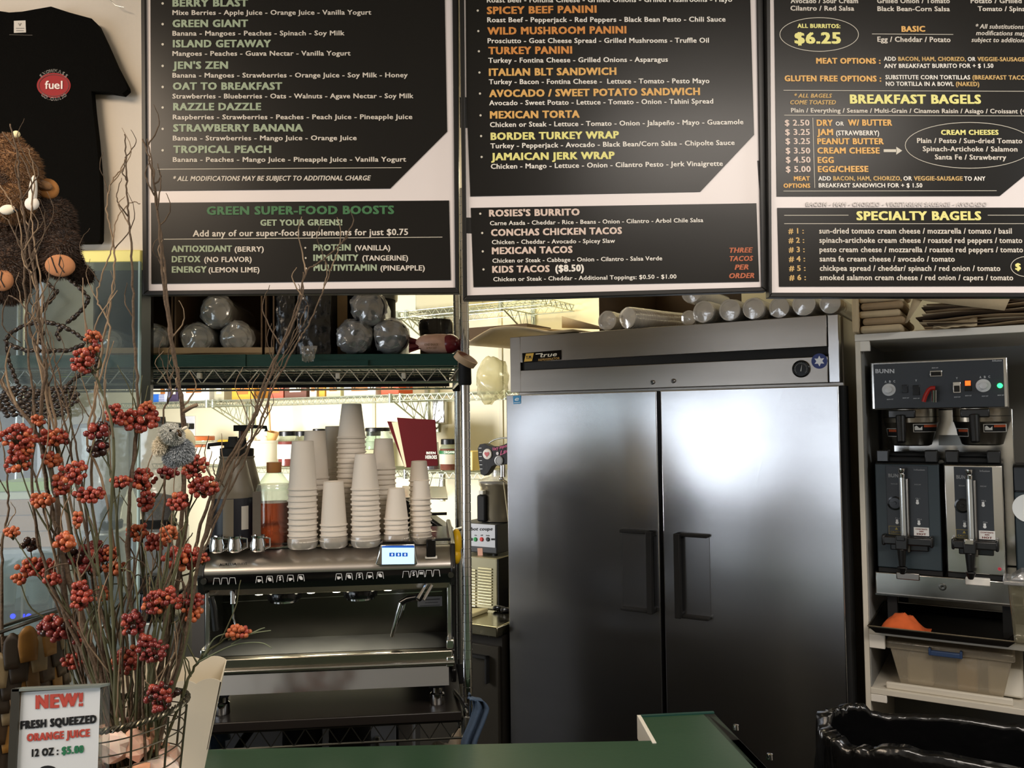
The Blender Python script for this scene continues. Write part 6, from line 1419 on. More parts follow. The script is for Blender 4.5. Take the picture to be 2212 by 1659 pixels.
# pump jugs
m_jug = m_grjug
def jug(cx, dep, lab, ytop, lx, handle=True):
    p = RK.p(cx, 1100, dep); base = Vector((p.x, dep, DK)); Hh = RK.p(cx, 985, dep).z-DK
    r = .057
    t = thing('pump_jug', lab, 'jug', RK, base, 'sauce pump jugs on the espresso machine')
    part(t, 'jug_body', MB().lathe([(r*.9, 0), (r, .006), (r, Hh*.60), (r*.98, Hh*.64), (r*.80, Hh*.80), (r*.62, Hh*.97), (r*.66, Hh*.985), (r*.66, Hh)], base, 32), m_jug)
    part(t, 'label', MB().lathe([(r*1.012, Hh*.08), (r*1.015, Hh*.085), (r*1.015, Hh*.55), (r*1.012, Hh*.555)], base, 32), m_lab, label='dark navy wrap label')
    fr_ = r*1.018
    part(t, 'label_stripe', MB().grid(lambda u, v: base+Vector((fr_*math.sin(-.25+.5*u), -fr_*math.cos(-.25+.5*u), Hh*(.09+.46*v))), 6, 2), m_jug)
    part(t, 'facts_panel', MB().grid(lambda u, v: base+Vector((fr_*math.sin(.62+.4*u), -fr_*math.cos(.62+.4*u), Hh*(.22+.25*v))), 6, 2), C('#bdb8ae', .5))
    part(t, 'pump_collar', MB().lathe([(r*.60, Hh), (r*.62, Hh+.004), (r*.62, Hh+.022), (r*.3, Hh+.026), (r*.22, Hh+.05), (r*.22, Hh+.055), (0, Hh+.055)], base, 24), m_blackm)
    zt = RK.p(cx, ytop, dep).z-DK
    part(t, 'pump_rod', MB().lathe([(.009, Hh+.03), (.009, zt)], base, 12), m_brown)
    part(t, 'pump_nozzle', MB().box(base.x-.022, base.x+.022, dep-.012, dep+.012, DK+zt-.014, DK+zt+.004).tube([base+Vector((0, 0, zt-.003)), base+Vector((lx*.5, -.012, zt-.001)), base+Vector((lx, -.02, zt-.004)), base+Vector((lx, -.02, zt-.016))], .0055, 8), m_blackm, bevel=.002)
    return t
jug(503, .10, 'front grey pump jug of sauce with navy label', 957, -.062)
jug(522, .23, 'rear grey pump jug of sauce with long black spout', 921, .075)
# amber syrup bottle
p = RK.p(592, 1100, .12); base = Vector((p.x, .12, DK)); Hh = RK.p(592, 1012, .12).z-DK; r = .050
t = thing('syrup_bottle', 'clear square shouldered bottle half full of amber syrup, tan cap', 'bottle', RK, base)
sq = lambda prof: MB().lathe(prof, base, 32)
zl = RK.p(592, 1084, .12).z-DK
part(t, 'glass_body', MB().lathe([(r*.95, 0), (r, .006), (r, Hh*.74), (r*.9, Hh*.80), (r*.36, Hh*.97), (r*.30, Hh)], base, 32), m_glass)
part(t, 'syrup', MB().lathe([(0, .004), (r*.93, .004), (r*.96, .01), (r*.96, zl), (0, zl)], base, 32), m_amber)
part(t, 'cap', MB().lathe([(r*.40, Hh-.012), (r*.42, Hh-.01), (r*.42, Hh+.018), (0, Hh+.018)], base, 20), C('#a9713c', .5))
part(t, 'shoulder_film', MB().lathe([(r*1.01, zl), (r*1.01, Hh*.72), (r*.92, Hh*.80)], base, 24), m_plas)
a = RK.p(550, 1060, .08); b = RK.p(568, 1143, .08)
solo('recipe_tag', 'grey brown printed tag standing between jug and syrup bottle', 'tag', MB().box(a.x, b.x, .05, .053, DK, a.z), C('#5a5248', .6, var=.2, vs=50), RK, bevel=.001)
for i, (px, lb) in enumerate(((470, 'left small chrome milk pitcher beside the berries'), (508, 'middle small chrome milk pitcher before the jug'), (557, 'right small chrome milk pitcher before syrup bottle'))):
    p = RK.p(px, 1170, .035); base = Vector((p.x, .035, DK)); t = thing('milk_pitcher', lb, 'pitcher', RK, base, 'small milk pitchers on the espresso machine')
    part(t, 'pitcher_body', MB().lathe([(.016, 0), (.021, .004), (.022, .02), (.018, .036), (.020, .044), (.018, .044), (.016, .036), (0, .006)], base, 24), m_chrome)
    part(t, 'handle', MB().tube([base+Vector((.018, -.004, .038)), base+Vector((.034, -.008, .036)), base+Vector((.034, -.008, .014)), base+Vector((.020, -.004, .008))], .003, 8), m_chrome)
# steel pan and dark slicer behind the small cups
p = RK.p(950, 1070, .42)
t = thing('meat_slicer', 'dark machine with steel slanted top behind the small cup stacks', 'appliance', RK, (p.x, .62, DK*0+z_ct*0+zC))
a = RK.p(872, 1160, RD+.12); b = RK.p(985, 1062, RD+.12)
part(t, 'housing', MB().hexa([(a.x, RD+.12, zC), (b.x, RD+.12, zC), (b.x, RD+.12, a.z), (a.x, RD+.12, b.z-.02)], [(a.x, RD+.34, zC), (b.x, RD+.34, zC), (b.x, RD+.34, a.z), (a.x, RD+.34, b.z-.02)]), m_black, bevel=.01)
part(t, 'steel_top', MB().hexa([(a.x-.01, RD+.10, b.z-.02), (b.x-.03, RD+.10, b.z-.026), (b.x-.03, RD+.36, b.z-.006), (a.x-.01, RD+.36, b.z)], [(a.x-.01, RD+.10, b.z-.014), (b.x-.03, RD+.10, b.z-.02), (b.x-.03, RD+.36, b.z), (a.x-.01, RD+.36, b.z+.006)]), m_polish, bevel=.002)
mb = MB().tube([RK.p(960, 1152, .38), RK.p(1003, 1140, .38)], .006, 8).tube([RK.p(930, 1150, .36), RK.p(962, 1150, .36)], .004, 8)
solo('knife_handle', 'thin steel rod behind the chrome post', 'rod', mb, m_wire, RK)
# ================================================================ LEFT BACKGROUND BEHIND THE GLASS
def lbox(x0, x1, off, dep, z0, z1): 
    a = RK.p(x0, 1300, off); b = RK.p(x1, 1300, off); return MB().box(a.x, b.x, off, off+dep, z0, z1)
zpy = lambda py, off: RK.p(150, py, off).z
a = RK.p(-30, 1300, .10); b = RK.p(118, 1300, .10)
t = thing('display_case', 'clear display case with blue lamps at the far left behind glass', 'display case', RK, ((a.x+b.x)/2, .2, zM))
zc0, zc1 = zM, zpy(1184, .1)
part(t, 'case_floor', lbox(-30, 118, .10, .26, zc0, zc0+.02), m_offw)
part(t, 'case_top', lbox(-30, 118, .10, .26, zc1-.012, zc1), M('pale_steel', '#b9bfc0', .3, .4))
part(t, 'front_glass', lbox(-28, 116, .102, .004, zc0+.02, zc1-.012), m_pane)
for x in (-28, 45, 113): part(t, 'chrome_edge', lbox(x, x+5, .096, .012, zc0+.02, zc1-.012), m_wire)
part(t, 'dark_shelf', lbox(-28, 116, .12, .2, zpy(1345, .1), zpy(1318, .1)), m_blackg)
part(t, 'back_mirror', lbox(-28, 116, .34, .01, zc0+.02, zc1-.012), M('pale_steel'))
for px in (28, 62):
    c = RK.p(px, 1331, .118); part(t, 'blue_lamp', MB().ball((c.x, .117, c.z), (.007, .004, .007), 12, 8), m_blue)
for px, h_, col in ((12, 60, '#dfe6e4'), (84, 48, '#c9cfcc')):
    c = RK.p(px, 1300, .2); part(t, 'glassware', MB().lathe([(.02, 0), (.024, .004), (.03, h_*.0014), (.028, h_*.0014)], (c.x, .2, zpy(1318, .1)), 18), C(col, .2))
z0 = zc1+.001; z1 = zpy(1078, .1)
a = RK.p(55, 1100, .12); t = thing('wooden_crate', 'tan wooden crate on the display case behind berries', 'crate', RK, (a.x, .2, z0))
for k in range(3):
    h_ = (z1-z0)/3; part(t, 'slat', lbox(-25, 110, .12, .008, z0+k*h_+.001, z0+(k+1)*h_-.001), M('tan_wood', '#b98a58', .6, var=.15, stretch=(1, 8, 8)), bevel=.002)
part(t, 'crate_body', lbox(-24, 109, .128, .2, z0, z1-.004), M('tan_wood'))
z2 = zpy(1040, .1)
a = RK.p(50, 1060, .12); t = thing('lime_box', 'box with bright lime green lid on the wooden crate', 'box', RK, (a.x, .2, z1))
part(t, 'box_body', lbox(-20, 112, .13, .16, z1, z1+.020), C('#e9edd2', .5)); part(t, 'lid', lbox(-22, 114, .125, .17, z1+.021, z2), C('#a9d21c', .45, emis=0), bevel=.004)
def grinder(px, lab, off=.14, leds=True):
    c = RK.p(px, 1300, off); base = Vector((c.x, off+.08, zM))
    t = thing('coffee_grinder', lab, 'coffee grinder', RK, base, 'coffee grinders left of the espresso machine')
    zb = zpy(1150, off)-zM; zl_ = zpy(1350, off)-zM; zh_ = zpy(1305, off)-zM
    W_ = .062
    part(t, 'lower_body', MB().box(base.x-W_, base.x+W_, off, off+.22, zM, zM+zl_), M('pale_steel'), bevel=.008)
    part(t, 'lamp_strip', MB().box(base.x-W_-.002, base.x+W_+.002, off-.004, off+.2, zM+zl_+.001, zM+zh_), m_blackg, bevel=.003)
    part(t, 'upper_body', MB().box(base.x-W_*.95, base.x+W_*.95, off+.004, off+.2, zM+zh_+.001, zM+zb), M('grinder_grey', '#9fa2a6', .3, .6), bevel=.012)
    part(t, 'hopper_collar', MB().lathe([(.05, zb), (.052, zb+.02), (.048, zb+.024)], base, 28), m_blackm)
    zt2 = zpy(925, off)-zM
    part(t, 'hopper', MB().lathe([(.045, zb+.024), (.05, zb+.06), (.080, zb+.14), (.082, zt2)], base, 32), m_plas)
    part(t, 'beans', MB().lathe([(0, zb+.026), (.043, zb+.026), (.048, zb+.06), (.056, zb+.085), (0, zb+.10)], base, 24), M('bean_fill', '#2a1c14', .5, bump=1, bs=120))
    part(t, 'hopper_lid', MB().lathe([(.084, zt2), (.084, zt2+.01), (.02, zt2+.016), (.018, zt2+.03), (0, zt2+.03)], base, 32), M('hopper_lid', '#8c8f90', .3, trans=.3))
    part(t, 'dosing_spout', MB().box(base.x-.03, base.x+.03, off-.05, off, zM+zh_+.03, zM+zh_+.08).tube([(base.x, off-.03, zM+zh_+.03), (base.x, off-.045, zM+.02+zl_)], .012, 10), m_black, bevel=.004)
    if leds:
        for dx in (-.024, -.002, .022): part(t, 'blue_lamp', MB().ball((base.x+dx, off-.005, zM+(zl_+zh_)/2), (.006, .004, .006), 12, 8), m_blue)
    return t
grinder(200, 'left coffee grinder with three blue lamps behind the berries')
grinder(322, 'right coffee grinder half hidden by berries near the espresso machine', leds=False)

# ================================================================ FOREGROUND LEDGE AND SIGN
ZLG = 1.10
mb = MB().box(-2.2, -.56, .95, 1.50, ZLG-.03, ZLG)
t = thing('front_ledge', 'raised wooden ledge below the picture edge carrying basket and sign', 'ledge', WD, (-1.4, 1.2, .951))
part(t, 'ledge_top', mb, M('ledge_wood', '#6a4e34', .5, var=.2), bevel=.004)
for x in (-2.15, -1.1, -.62): part(t, 'support', MB().box(x, x+.05, 1.0, 1.45, .951, ZLG-.031), M('ledge_wood'))
SG = Fr(0, (0, 1.06))
def sg(x, y, o=0): return SG.p(x, y, o)
lean = 0
t = thing('menu_card_holder', 'acrylic stand with NEW fresh squeezed orange juice card', 'sign', SG, (sg(120, 1600).x, .02, ZLG))
pc = [sg(42, 1498), sg(213, 1487), sg(205, 1735), sg(28, 1735)]
part(t, 'card', MB().hexa([p+Vector((0, .004, 0)) for p in pc], [p+Vector((0, .0046, 0)) for p in pc]), M('sign_card', '#dcdfe2', .5))
hc = [sg(26, 1489), sg(217, 1480), sg(212, 1850), sg(10, 1850)]
part(t, 'front_sheet', MB().hexa([p+Vector((0, .005, 0)) for p in hc], [p+Vector((0, .0065, 0)) for p in hc]), m_acr)
part(t, 'rear_sheet', MB().hexa([p+Vector((.008, .007, 0)) for p in hc], [p+Vector((.008, .009, 0)) for p in hc]), m_acr)
part(t, 'edge_strip', MB().hexa([hc[0], hc[1], hc[1]+Vector((0, 0, -.003)), hc[0]+Vector((0, 0, -.003))], [p+Vector((.008, .009, 0)) for p in (hc[0], hc[1], hc[1]+Vector((0, 0, -.003)), hc[0]+Vector((0, 0, -.003)))]), M('acrylic_edge', '#7c8480', .2))
part(t, 'side_edge', MB().hexa([sg(24, 1489), sg(41, 1488), sg(26, 1850), sg(8, 1850)], [p+Vector((0, .003, 0)) for p in (sg(24, 1489), sg(41, 1488), sg(26, 1850), sg(8, 1850))]), M('acrylic_shade', '#3c3a34', .25))
part(t, 'foot_sheet', MB().box(sg(10, 1850).x, sg(212, 1850).x, -.02, .07, ZLG, ZLG+.003), m_acr)
K = 1332/240
def st(s, x0, y0, x1, y1, cap, col, b=.06):
    mb = MB(); text(mb, SG, s, (x0/K, 1360+y0/K), (x1/K, 1360+y1/K), cap/K, .0034, b*.9); part(t, 'lettering', mb, col, kind='stuff')
RE = C('#c04a3c', .5); GRN = C('#2a7a52', .5)
st('NEW!', 425, 950, 998, 915, 150, RE, .09); st('FRESH SQUEEZED', 245, 1195, 1158, 1118, 90, m_blackm, .09)
st('ORANGE JUICE', 320, 1342, 1078, 1280, 85, RE, .09); st('12 OZ :', 380, 1525, 702, 1500, 85, m_blackm, .08); st('$5.00', 738, 1496, 1005, 1475, 85, GRN, .08)
mb = MB(); flat(mb, SG, [(103+22*math.cos(a), 1668+14*math.sin(a)) for a in [2*PI*i/20 for i in range(20)]], .0034); part(t, 'printed_shape', mb, m_blackm)

# scalloped paper box
def scal(px0, px1, py0, py1, dep, n, botx0, botx1, amp=9):
    A_ = P(px0, py0, dep); B_ = P(px1, py1, dep); a_ = amp/1800*dep; pts = []
    for i in range(n*8+1):
        u = i/(n*8); p = A_.lerp(B_, u); p = p+Vector((0, 0, -a_+a_*abs(math.sin(u*n*PI))**.7)); pts.append(p)
    C0 = P(botx1, 1750, dep); C1 = P(botx0, 1750, dep); C0.z = C1.z = ZLG+.001; pts += [C0, C1]; return pts
t = thing('scalloped_box', 'tall white paper box with scalloped rim behind the berry basket', 'box', WD, (P(340, 1600, 1.44).x, 1.44, ZLG))
m_sc = M('cream_paper', '#dcd3bd', .7, var=.03)
fp_ = scal(205, 478, 1486, 1464, 1.40, 5, 245, 420); rp_ = scal(222, 490, 1424, 1416, 1.49, 5, 262, 428)
part(t, 'front_wall', MB().prism(fp_, (0, .002, 0)), m_sc); part(t, 'rear_wall', MB().prism(rp_, (0, -.002, 0)), m_sc)
part(t, 'side_wall', MB().hexa([fp_[40], rp_[40], rp_[41], fp_[41]], [p+Vector((-.002, 0, 0)) for p in (fp_[40], rp_[40], rp_[41], fp_[41])]), m_sc)
part(t, 'side_wall', MB().hexa([fp_[0], rp_[0], rp_[42], fp_[42]], [p+Vector((.002, 0, 0)) for p in (fp_[0], rp_[0], rp_[42], fp_[42])]), m_sc)
part(t, 'base', MB().hexa([fp_[42], fp_[41], rp_[41], rp_[42]], [p+Vector((0, 0, .003)) for p in (fp_[42], fp_[41], rp_[41], rp_[42])]), m_sc)

# shell shingle basket
wc = P(5, 1600, 1.36); wr = .088
t = thing('shingled_vase', 'round vase covered in overlapping brown and tan shell pieces', 'vase', WD, (wc.x, 1.36, ZLG))
ztv = P(5, 1415, 1.27).z
part(t, 'inner_wall', MB().lathe([(wr*.82, 0), (wr*.96, .03), (wr*.97, ztv-ZLG-.012), (wr*.9, ztv-ZLG-.012), (wr*.86, .04)], (wc.x, 1.36, ZLG), 30), M('shell_dark', '#2c241a', .5))
part(t, 'rim_wire', MB().tube([(wc.x+wr*1.0*math.cos(a), 1.36+wr*1.0*math.sin(a), ztv+.018+.045*math.cos(a)*.6) for a in [2*PI*i/30 for i in range(31)]], .003, 6), m_dwire)
shm = [M('shell_brown', '#3a2c1c', .38, var=.4, vs=40), M('shell_tan', '#6e5636', .4, var=.45, vs=40), M('shell_gold', '#84602c', .38, var=.45, vs=40), M('shell_dark'), M('shell_bone', '#7c6e52', .45, var=.4, vs=40)]
for row in range(12):
    for k in range(20):
        a0 = -PI+(k+.5*(row % 2))*PI*2/20+R.uniform(-.05, .05)
        if math.sin(a0) > .55: continue
        zt_t = ztv+.045*math.cos(a0)*.6-.0-row*.021+R.uniform(-.003, .003)
        if zt_t-.04 < ZLG+.002: continue
        aw = PI*2/20*R.uniform(.40, .56)
        mb = MB().grid(lambda u, v: Vector((wc.x+(wr*(1.03+.06*v)+.0015*row % .002)*math.cos(a0+(u-.5)*2*aw*(1-.35*abs(v-.35))), 1.36+(wr*(1.03+.06*v))*math.sin(a0+(u-.5)*2*aw*(1-.35*abs(v-.35))), zt_t+.012*(1-v)*(1-(2*u-1)**2)-.042*v)), 5, 5)
        part(t, 'shell_piece', mb, R.choice([shm[0], shm[3], shm[0], shm[1], shm[2], shm[4], shm[3]]), smooth=True, solid=.003)

# ================================================================ BASKET WITH SALT STONES
bc_ = P(272, 1535, 1.22); bz_ = bc_.z; BCX, BCY = bc_.x, 1.22; BR_ = .083
t = thing('wire_basket', 'round wire basket with braided rim holding stones and branches', 'basket', WD, (BCX, BCY, ZLG))
tilt_ = lambda a: .010*math.cos(a)
for s_, ph in ((1, 0), (1, 2.1), (1, 4.2)):
    pts = []
    for i in range(181):
        a = 2*PI*i/180; w1 = a*26+ph; pts.append((BCX+(BR_+.0028*math.cos(w1))*math.cos(a), BCY+(BR_+.0028*math.cos(w1))*math.sin(a), bz_+tilt_(a)+.0032*math.sin(w1)))
    part(t, 'rim_strand', MB().tube(pts, .0019, 5), M('aged_wire', '#6e6a5c', .35, .9))
H_ = bz_-ZLG
for k in range(11):
    v = 1-(k+1)/12; r = BR_*(.72+.28*v)
    part(t, 'hoop_wire', MB().tube([(BCX+(r+.0012*mnoise.noise(Vector((a*3, k, 0))))*math.cos(a), BCY+r*math.sin(a), ZLG+.004+H_*v+tilt_(a)*v) for a in [2*PI*i/48 for i in range(49)]], .0010, 5), M('aged_wire'))
for k in range(10):
    a = 2*PI*k/10+.2; part(t, 'rib_wire', MB().tube([(BCX+BR_*(.72+.28*v)*math.cos(a), BCY+BR_*(.72+.28*v)*math.sin(a), ZLG+.002+H_*v) for v in (0, .25, .5, .75, 1)], .0017, 5), M('aged_wire'))
part(t, 'base_plate', MB().lathe([(BR_*.72, 0), (BR_*.72, .003), (0, .003)], (BCX, BCY, ZLG), 24), m_blackm)
srm = [M('salt_pink', '#e0b8a2', .5, var=.2, vs=25, sss=.3), M('salt_orange', '#d8a282', .5, var=.25, vs=25, sss=.3), M('salt_white', '#ead4c6', .5, var=.15, vs=25, sss=.3)]
srl = ['pale orange', 'pink', 'whitish']
k = 0
for lz, (rad, cnt, rs) in enumerate([(.042, 8, .028), (.046, 9, .028), (.050, 10, .027), (.056, 11, .026), (.030, 7, .027)]):
    for i in range(cnt):
        a = 2*PI*i/cnt+lz*.5; z = ZLG+.028+lz*.042+R.uniform(-.003, .003); mi = k % 3
        mb = MB().ball((BCX+rad*math.cos(a), BCY+rad*math.sin(a), z), (rs*R.uniform(.7, 1.0), rs*R.uniform(.7, .9), rs*R.uniform(.7, .9)), 7, 5, jit=.26, seed=k)
        q_ = ['behind', 'right of', 'in front of', 'left of'][int(((a+PI*.75) % (2*PI))/(PI/2)) % 4] if False else ''
        solo('salt_stone', 'rough %s salt stone piled inside the wire basket' % ['pink', 'pale orange', 'whitish'][mi], 'stone', mb, srm[mi], WD, group='salt stones in the wire basket', smooth=False)
        k += 1

# ================================================================ BERRY BRANCHES
D0 = 1.24
def pp(x, y, d): 
    q = P(x, y, d); return q
def smooth_pts(pts, n=6, jit=0.0, seed=0):
    """Catmull-Rom through 3-D points"""
    rr = random.Random(seed); out = []
    P_ = [pts[0]]+list(pts)+[pts[-1]]
    for i in range(1, len(P_)-2):
        for k in range(n):
            t_ = k/n; a, b, c, d = P_[i-1], P_[i], P_[i+1], P_[i+2]
            q = .5*((2*b)+(c-a)*t_+(2*a-5*b+4*c-d)*t_*t_+(-a+3*b-3*c+d)*t_**3)
            out.append(q+Vector((rr.uniform(-jit, jit), rr.uniform(-jit, jit), rr.uniform(-jit, jit))))
    out.append(pts[-1]); return out
def root(k): 
    a = k*2.399; return Vector((BCX+.045*math.cos(a), BCY+.045*math.sin(a), ZLG+.02))
STEMS = [([(190, 1450), (130, 1250), (90, 1080), (50, 965)], 'leftmost tall berry branch with red clusters at picture edge'),
 ([(215, 1400), (165, 1200), (138, 1050), (116, 950)], 'berry branch with red cluster under the bean saucer'),
 ([(245, 1400), (238, 1150), (245, 950), (215, 830), (185, 785), (197, 732)], 'tallest berry branch reaching up to the bean cup'),
 ([(285, 1350), (278, 1100), (290, 960), (302, 905)], 'berry branch topped by wide red bunch at the glass edge'),
 ([(262, 1350), (250, 1100), (235, 1000), (216, 930)], 'berry branch with black and red berries in mid air'),
 ([(232, 1350), (200, 1150), (165, 1035)], 'berry branch with red clusters in front of lime box'),
 ([(310, 1350), (308, 1180), (312, 1040)], 'berry branch with red column of berries in the middle'),
 ([(345, 1400), (385, 1200), (412, 1080), (432, 1022)], 'tall right berry branch beside the pump jugs'),
 ([(330, 1400), (362, 1200), (385, 1085)], 'berry branch with red cluster below the koala'),
 ([(170, 1430), (120, 1300), (80, 1232)], 'low left berry branch with red and orange clusters'),
 ([(230, 1400), (175, 1260), (142, 1172)], 'berry branch with bright orange cluster left of centre'),
 ([(395, 1500), (425, 1432), (470, 1392), (512, 1368)], 'lone right berry branch crossing the espresso machine'),
 ([(350, 1420), (380, 1300), (396, 1208)], 'berry branch with large red bunch beside machine lettering'),
 ([(320, 1450), (330, 1380), (345, 1300)], 'short berry branch with red clusters before the drip tray'),
 ([(200, 1470), (155, 1400), (122, 1358)], 'low berry branch with crimson bunch above the card'),
 ([(285, 1500), (278, 1430)], 'short berry branch with red bunch before the scalloped box'),
 ([(345, 1540), (350, 1503)], 'drooping crimson berry cluster at the basket rim'),
 ([(250, 1420), (215, 1300), (198, 1208)], 'dense central berry branch with crimson and black berries')]
CL = [(200, 728, 15, 12, 0, 5), (180, 780, 20, 26, 1, 6), (206, 752, 8, 8, 1, 6), (40, 945, 30, 26, 1, 6), (38, 995, 20, 22, 1, 6), (118, 945, 24, 18, 1, 6), (82, 908, 12, 9, 0, 5), (112, 992, 16, 13, 0, 6), (212, 930, 22, 14, 2, 8), (212, 970, 16, 14, 3, 9),
 (250, 893, 16, 20, 1, 5), (302, 908, 34, 22, 1, 7), (320, 880, 14, 12, 0, 5), (160, 1022, 22, 22, 1, 6), (132, 1045, 14, 20, 1, 6), (90, 1080, 20, 14, 0, 6), (195, 1068, 28, 14, 1, 6), (260, 1040, 20, 9, 1, 5), (308, 1035, 22, 22, 1, 6), (318, 1080, 14, 20, 1, 6), (385, 1083, 19, 17, 1, 6),
 (420, 1008, 22, 22, 1, 5), (440, 1052, 28, 20, 1, 6.5), (362, 1020, 18, 12, 2, 6), (140, 1170, 21, 17, 0, 7), (168, 1122, 7, 18, 0, 6), (25, 1150, 13, 9, 0, 5), (298, 1150, 20, 15, 0, 6), (335, 1170, 20, 18, 1, 6), (366, 1152, 14, 16, 0, 6), (195, 1205, 34, 28, 2, 8), (240, 1195, 13, 12, 0, 5), (246, 1228, 18, 13, 0, 6),
 (395, 1205, 38, 22, 1, 8), (436, 1205, 12, 9, 1, 5), (82, 1225, 38, 18, 1, 6.5), (42, 1250, 13, 9, 0, 6), (112, 1252, 16, 9, 1, 6), (176, 1285, 17, 28, 1, 6.5), (222, 1282, 11, 14, 0, 6), (335, 1302, 20, 22, 1, 6), (362, 1288, 18, 16, 1, 6), (410, 1300, 24, 18, 1, 6), (418, 1325, 13, 13, 0, 6),
 (122, 1356, 38, 22, 2, 8), (286, 1345, 18, 26, 2, 7), (310, 1384, 12, 10, 1, 8), (330, 1408, 26, 20, 2, 6), (514, 1366, 22, 12, 0, 6), (275, 1425, 24, 24, 1, 6), (160, 1428, 20, 15, 1, 6), (350, 1502, 26, 26, 2, 7), (170, 1380, 8, 22, 1, 5), (60, 960, 10, 20, 0, 5), (65, 1175, 12, 10, 3, 8), (150, 1190, 12, 10, 3, 7)]
def dd_(x, y): return 1.20+.10*((x*7+y*13) % 17)/17.0-.04
stems = []
for i, (px, lb) in enumerate(STEMS):
    dpt = D0+.05*math.sin(i*2.3)
    p3 = [root(i), root(i)*.5+pp(px[0][0]*.5+150, 1530, D0)*.5]+[pp(x, y, dpt) for x, y in px]
    t = thing('berry_branch', lb, 'branch', WD, root(i), 'dried berry branches in the wire basket')
    part(t, 'stem', MB().tube(smooth_pts(p3, 6, .0012, i), .0032, 6, .0012), m_stem if i % 3 else m_twig, smooth=True)
    stems.append((t, px, p3, dpt))
bme = []
for mt_ in m_ber:
    me = MB().ball((0, 0, 0), 1, 10, 7).mesh('berry', smooth=True); me.materials.append(mt_); bme.append(me)
nb = 0
for ci, (cx, cy, rx, ry, colr, br) in enumerate(CL):
    # nearest branch tip/segment
    best = min(range(len(STEMS)), key=lambda i: min(math.hypot(cx-x, (cy-y)) for x, y in STEMS[i][0][1:] or STEMS[i][0]))
    t, px, p3, dpt = stems[best]; B0 = BASE[t.name]
    cen = pp(cx, cy, dpt-.012); s = dpt/1800
    # side stem
    j = min(range(2, len(p3)), key=lambda j: (p3[j]-cen).length + (0 if p3[j].z < cen.z else .2)); st_ = p3[max(1, j-1)].lerp(p3[j], .6)
    part(t, 'side_stem', MB().tube(smooth_pts([st_, st_.lerp(cen, .5)+Vector((R.uniform(-.012, .012), R.uniform(-.01, .01), -.008)), cen], 5), .0016, 5, .0008), m_stem, smooth=True)
    rx *= 1.12; ry *= 1.12; br *= 1.12; n = int(rx*ry/(br*br)*2.6)+4; rr = random.Random(ci*5+1); pos = []; tries = 0
    while len(pos) < n and tries < n*40:
        tries += 1; a = rr.uniform(0, 2*PI); q = rr.random()**.5; z = rr.uniform(-1, 1)
        v = Vector((math.cos(a)*q*rx*s*.9, z*min(rx, ry)*s*.8, math.sin(a)*q*ry*s*.9)); r = br*s*rr.uniform(.72, 1.05)
        if all((v-w_).length > (r+r2)*.76 for w_, r2 in pos): pos.append((v, r))
    indiv = nb+len(pos) <= 292 and br >= 6 and ci not in (17, 27)
    fine = MB()
    mbs = {}
    for v, r in pos:
        k = colr
        u_ = rr.random()
        if u_ < .14: k = max(0, colr-1)
        elif u_ > .88: k = min(3, colr+1)
        fine.tube([cen-Vector((0, -.004, .012)), cen+v], .0006, 3)
        if indiv:
            o = bpy.data.objects.new('berry', bme[k]); COL.objects.link(o); o.parent = t; o.location = cen+v-B0; o.scale = (r, r, r); nb += 1
        else: mbs.setdefault(k, MB()).ball(cen+v, r, 8, 5)
    part(t, 'fine_stalks', fine, m_stem, kind='stuff')
    for k, mb in mbs.items(): part(t, 'berry_cluster', mb, m_ber[k], smooth=True, kind='stuff')
for i in range(26):
    t, px, p3, dpt = stems[i % len(stems)]; cx = 120+i*11.5+R.uniform(-10, 10); ty = R.uniform(1080, 1330); rt_ = root(i+40)
    tp = [rt_, rt_*.4+pp(cx*.5+140, 1500, dpt)*.6, pp(cx*.8+50+R.uniform(-35, 35), 1400, dpt), pp(cx+R.uniform(-45, 45), ty*.5+640, dpt), pp(cx+R.uniform(-30, 30), ty, dpt)]
    part(t, 'side_stem', MB().tube(smooth_pts(tp, 6, .001, i), .0026, 5, .0008), m_stem if i % 2 else m_twig, smooth=True)
# thin leafless offshoots
for i in range(120):
    t, px, p3, dpt = stems[i % len(stems)]
    k = R.randint(1, len(p3)-2) if len(p3) > 3 else 1; a = p3[k].lerp(p3[k+1], R.random())
    L_ = R.uniform(.04, .12); dx = R.uniform(-.5, .5)
    pts = [a, a+Vector((dx*L_*.5+R.uniform(-.01, .01), R.uniform(-.02, .02), L_*.5)), a+Vector((dx*L_*.8, R.uniform(-.02, .02), L_))]
    part(t, 'side_stem', MB().tube(smooth_pts(pts, 4, .0006, i), .0013, 4, .0006), m_stem if i % 2 else m_twigl, smooth=True)
t, px, p3, dpt = stems[11]
for q_ in ([(425, 1432), (500, 1395), (560, 1388), (587, 1400)], [(500, 1392), (540, 1370), (585, 1362)], [(540, 1370), (560, 1360), (572, 1356)], [(440, 1418), (462, 1380), (490, 1368)]):
    part(t, 'side_stem', MB().tube(smooth_pts([pp(x, y, dpt-.01) for x, y in q_], 5), .0014, 5, .0007), C('#7a8268', .7), smooth=True)

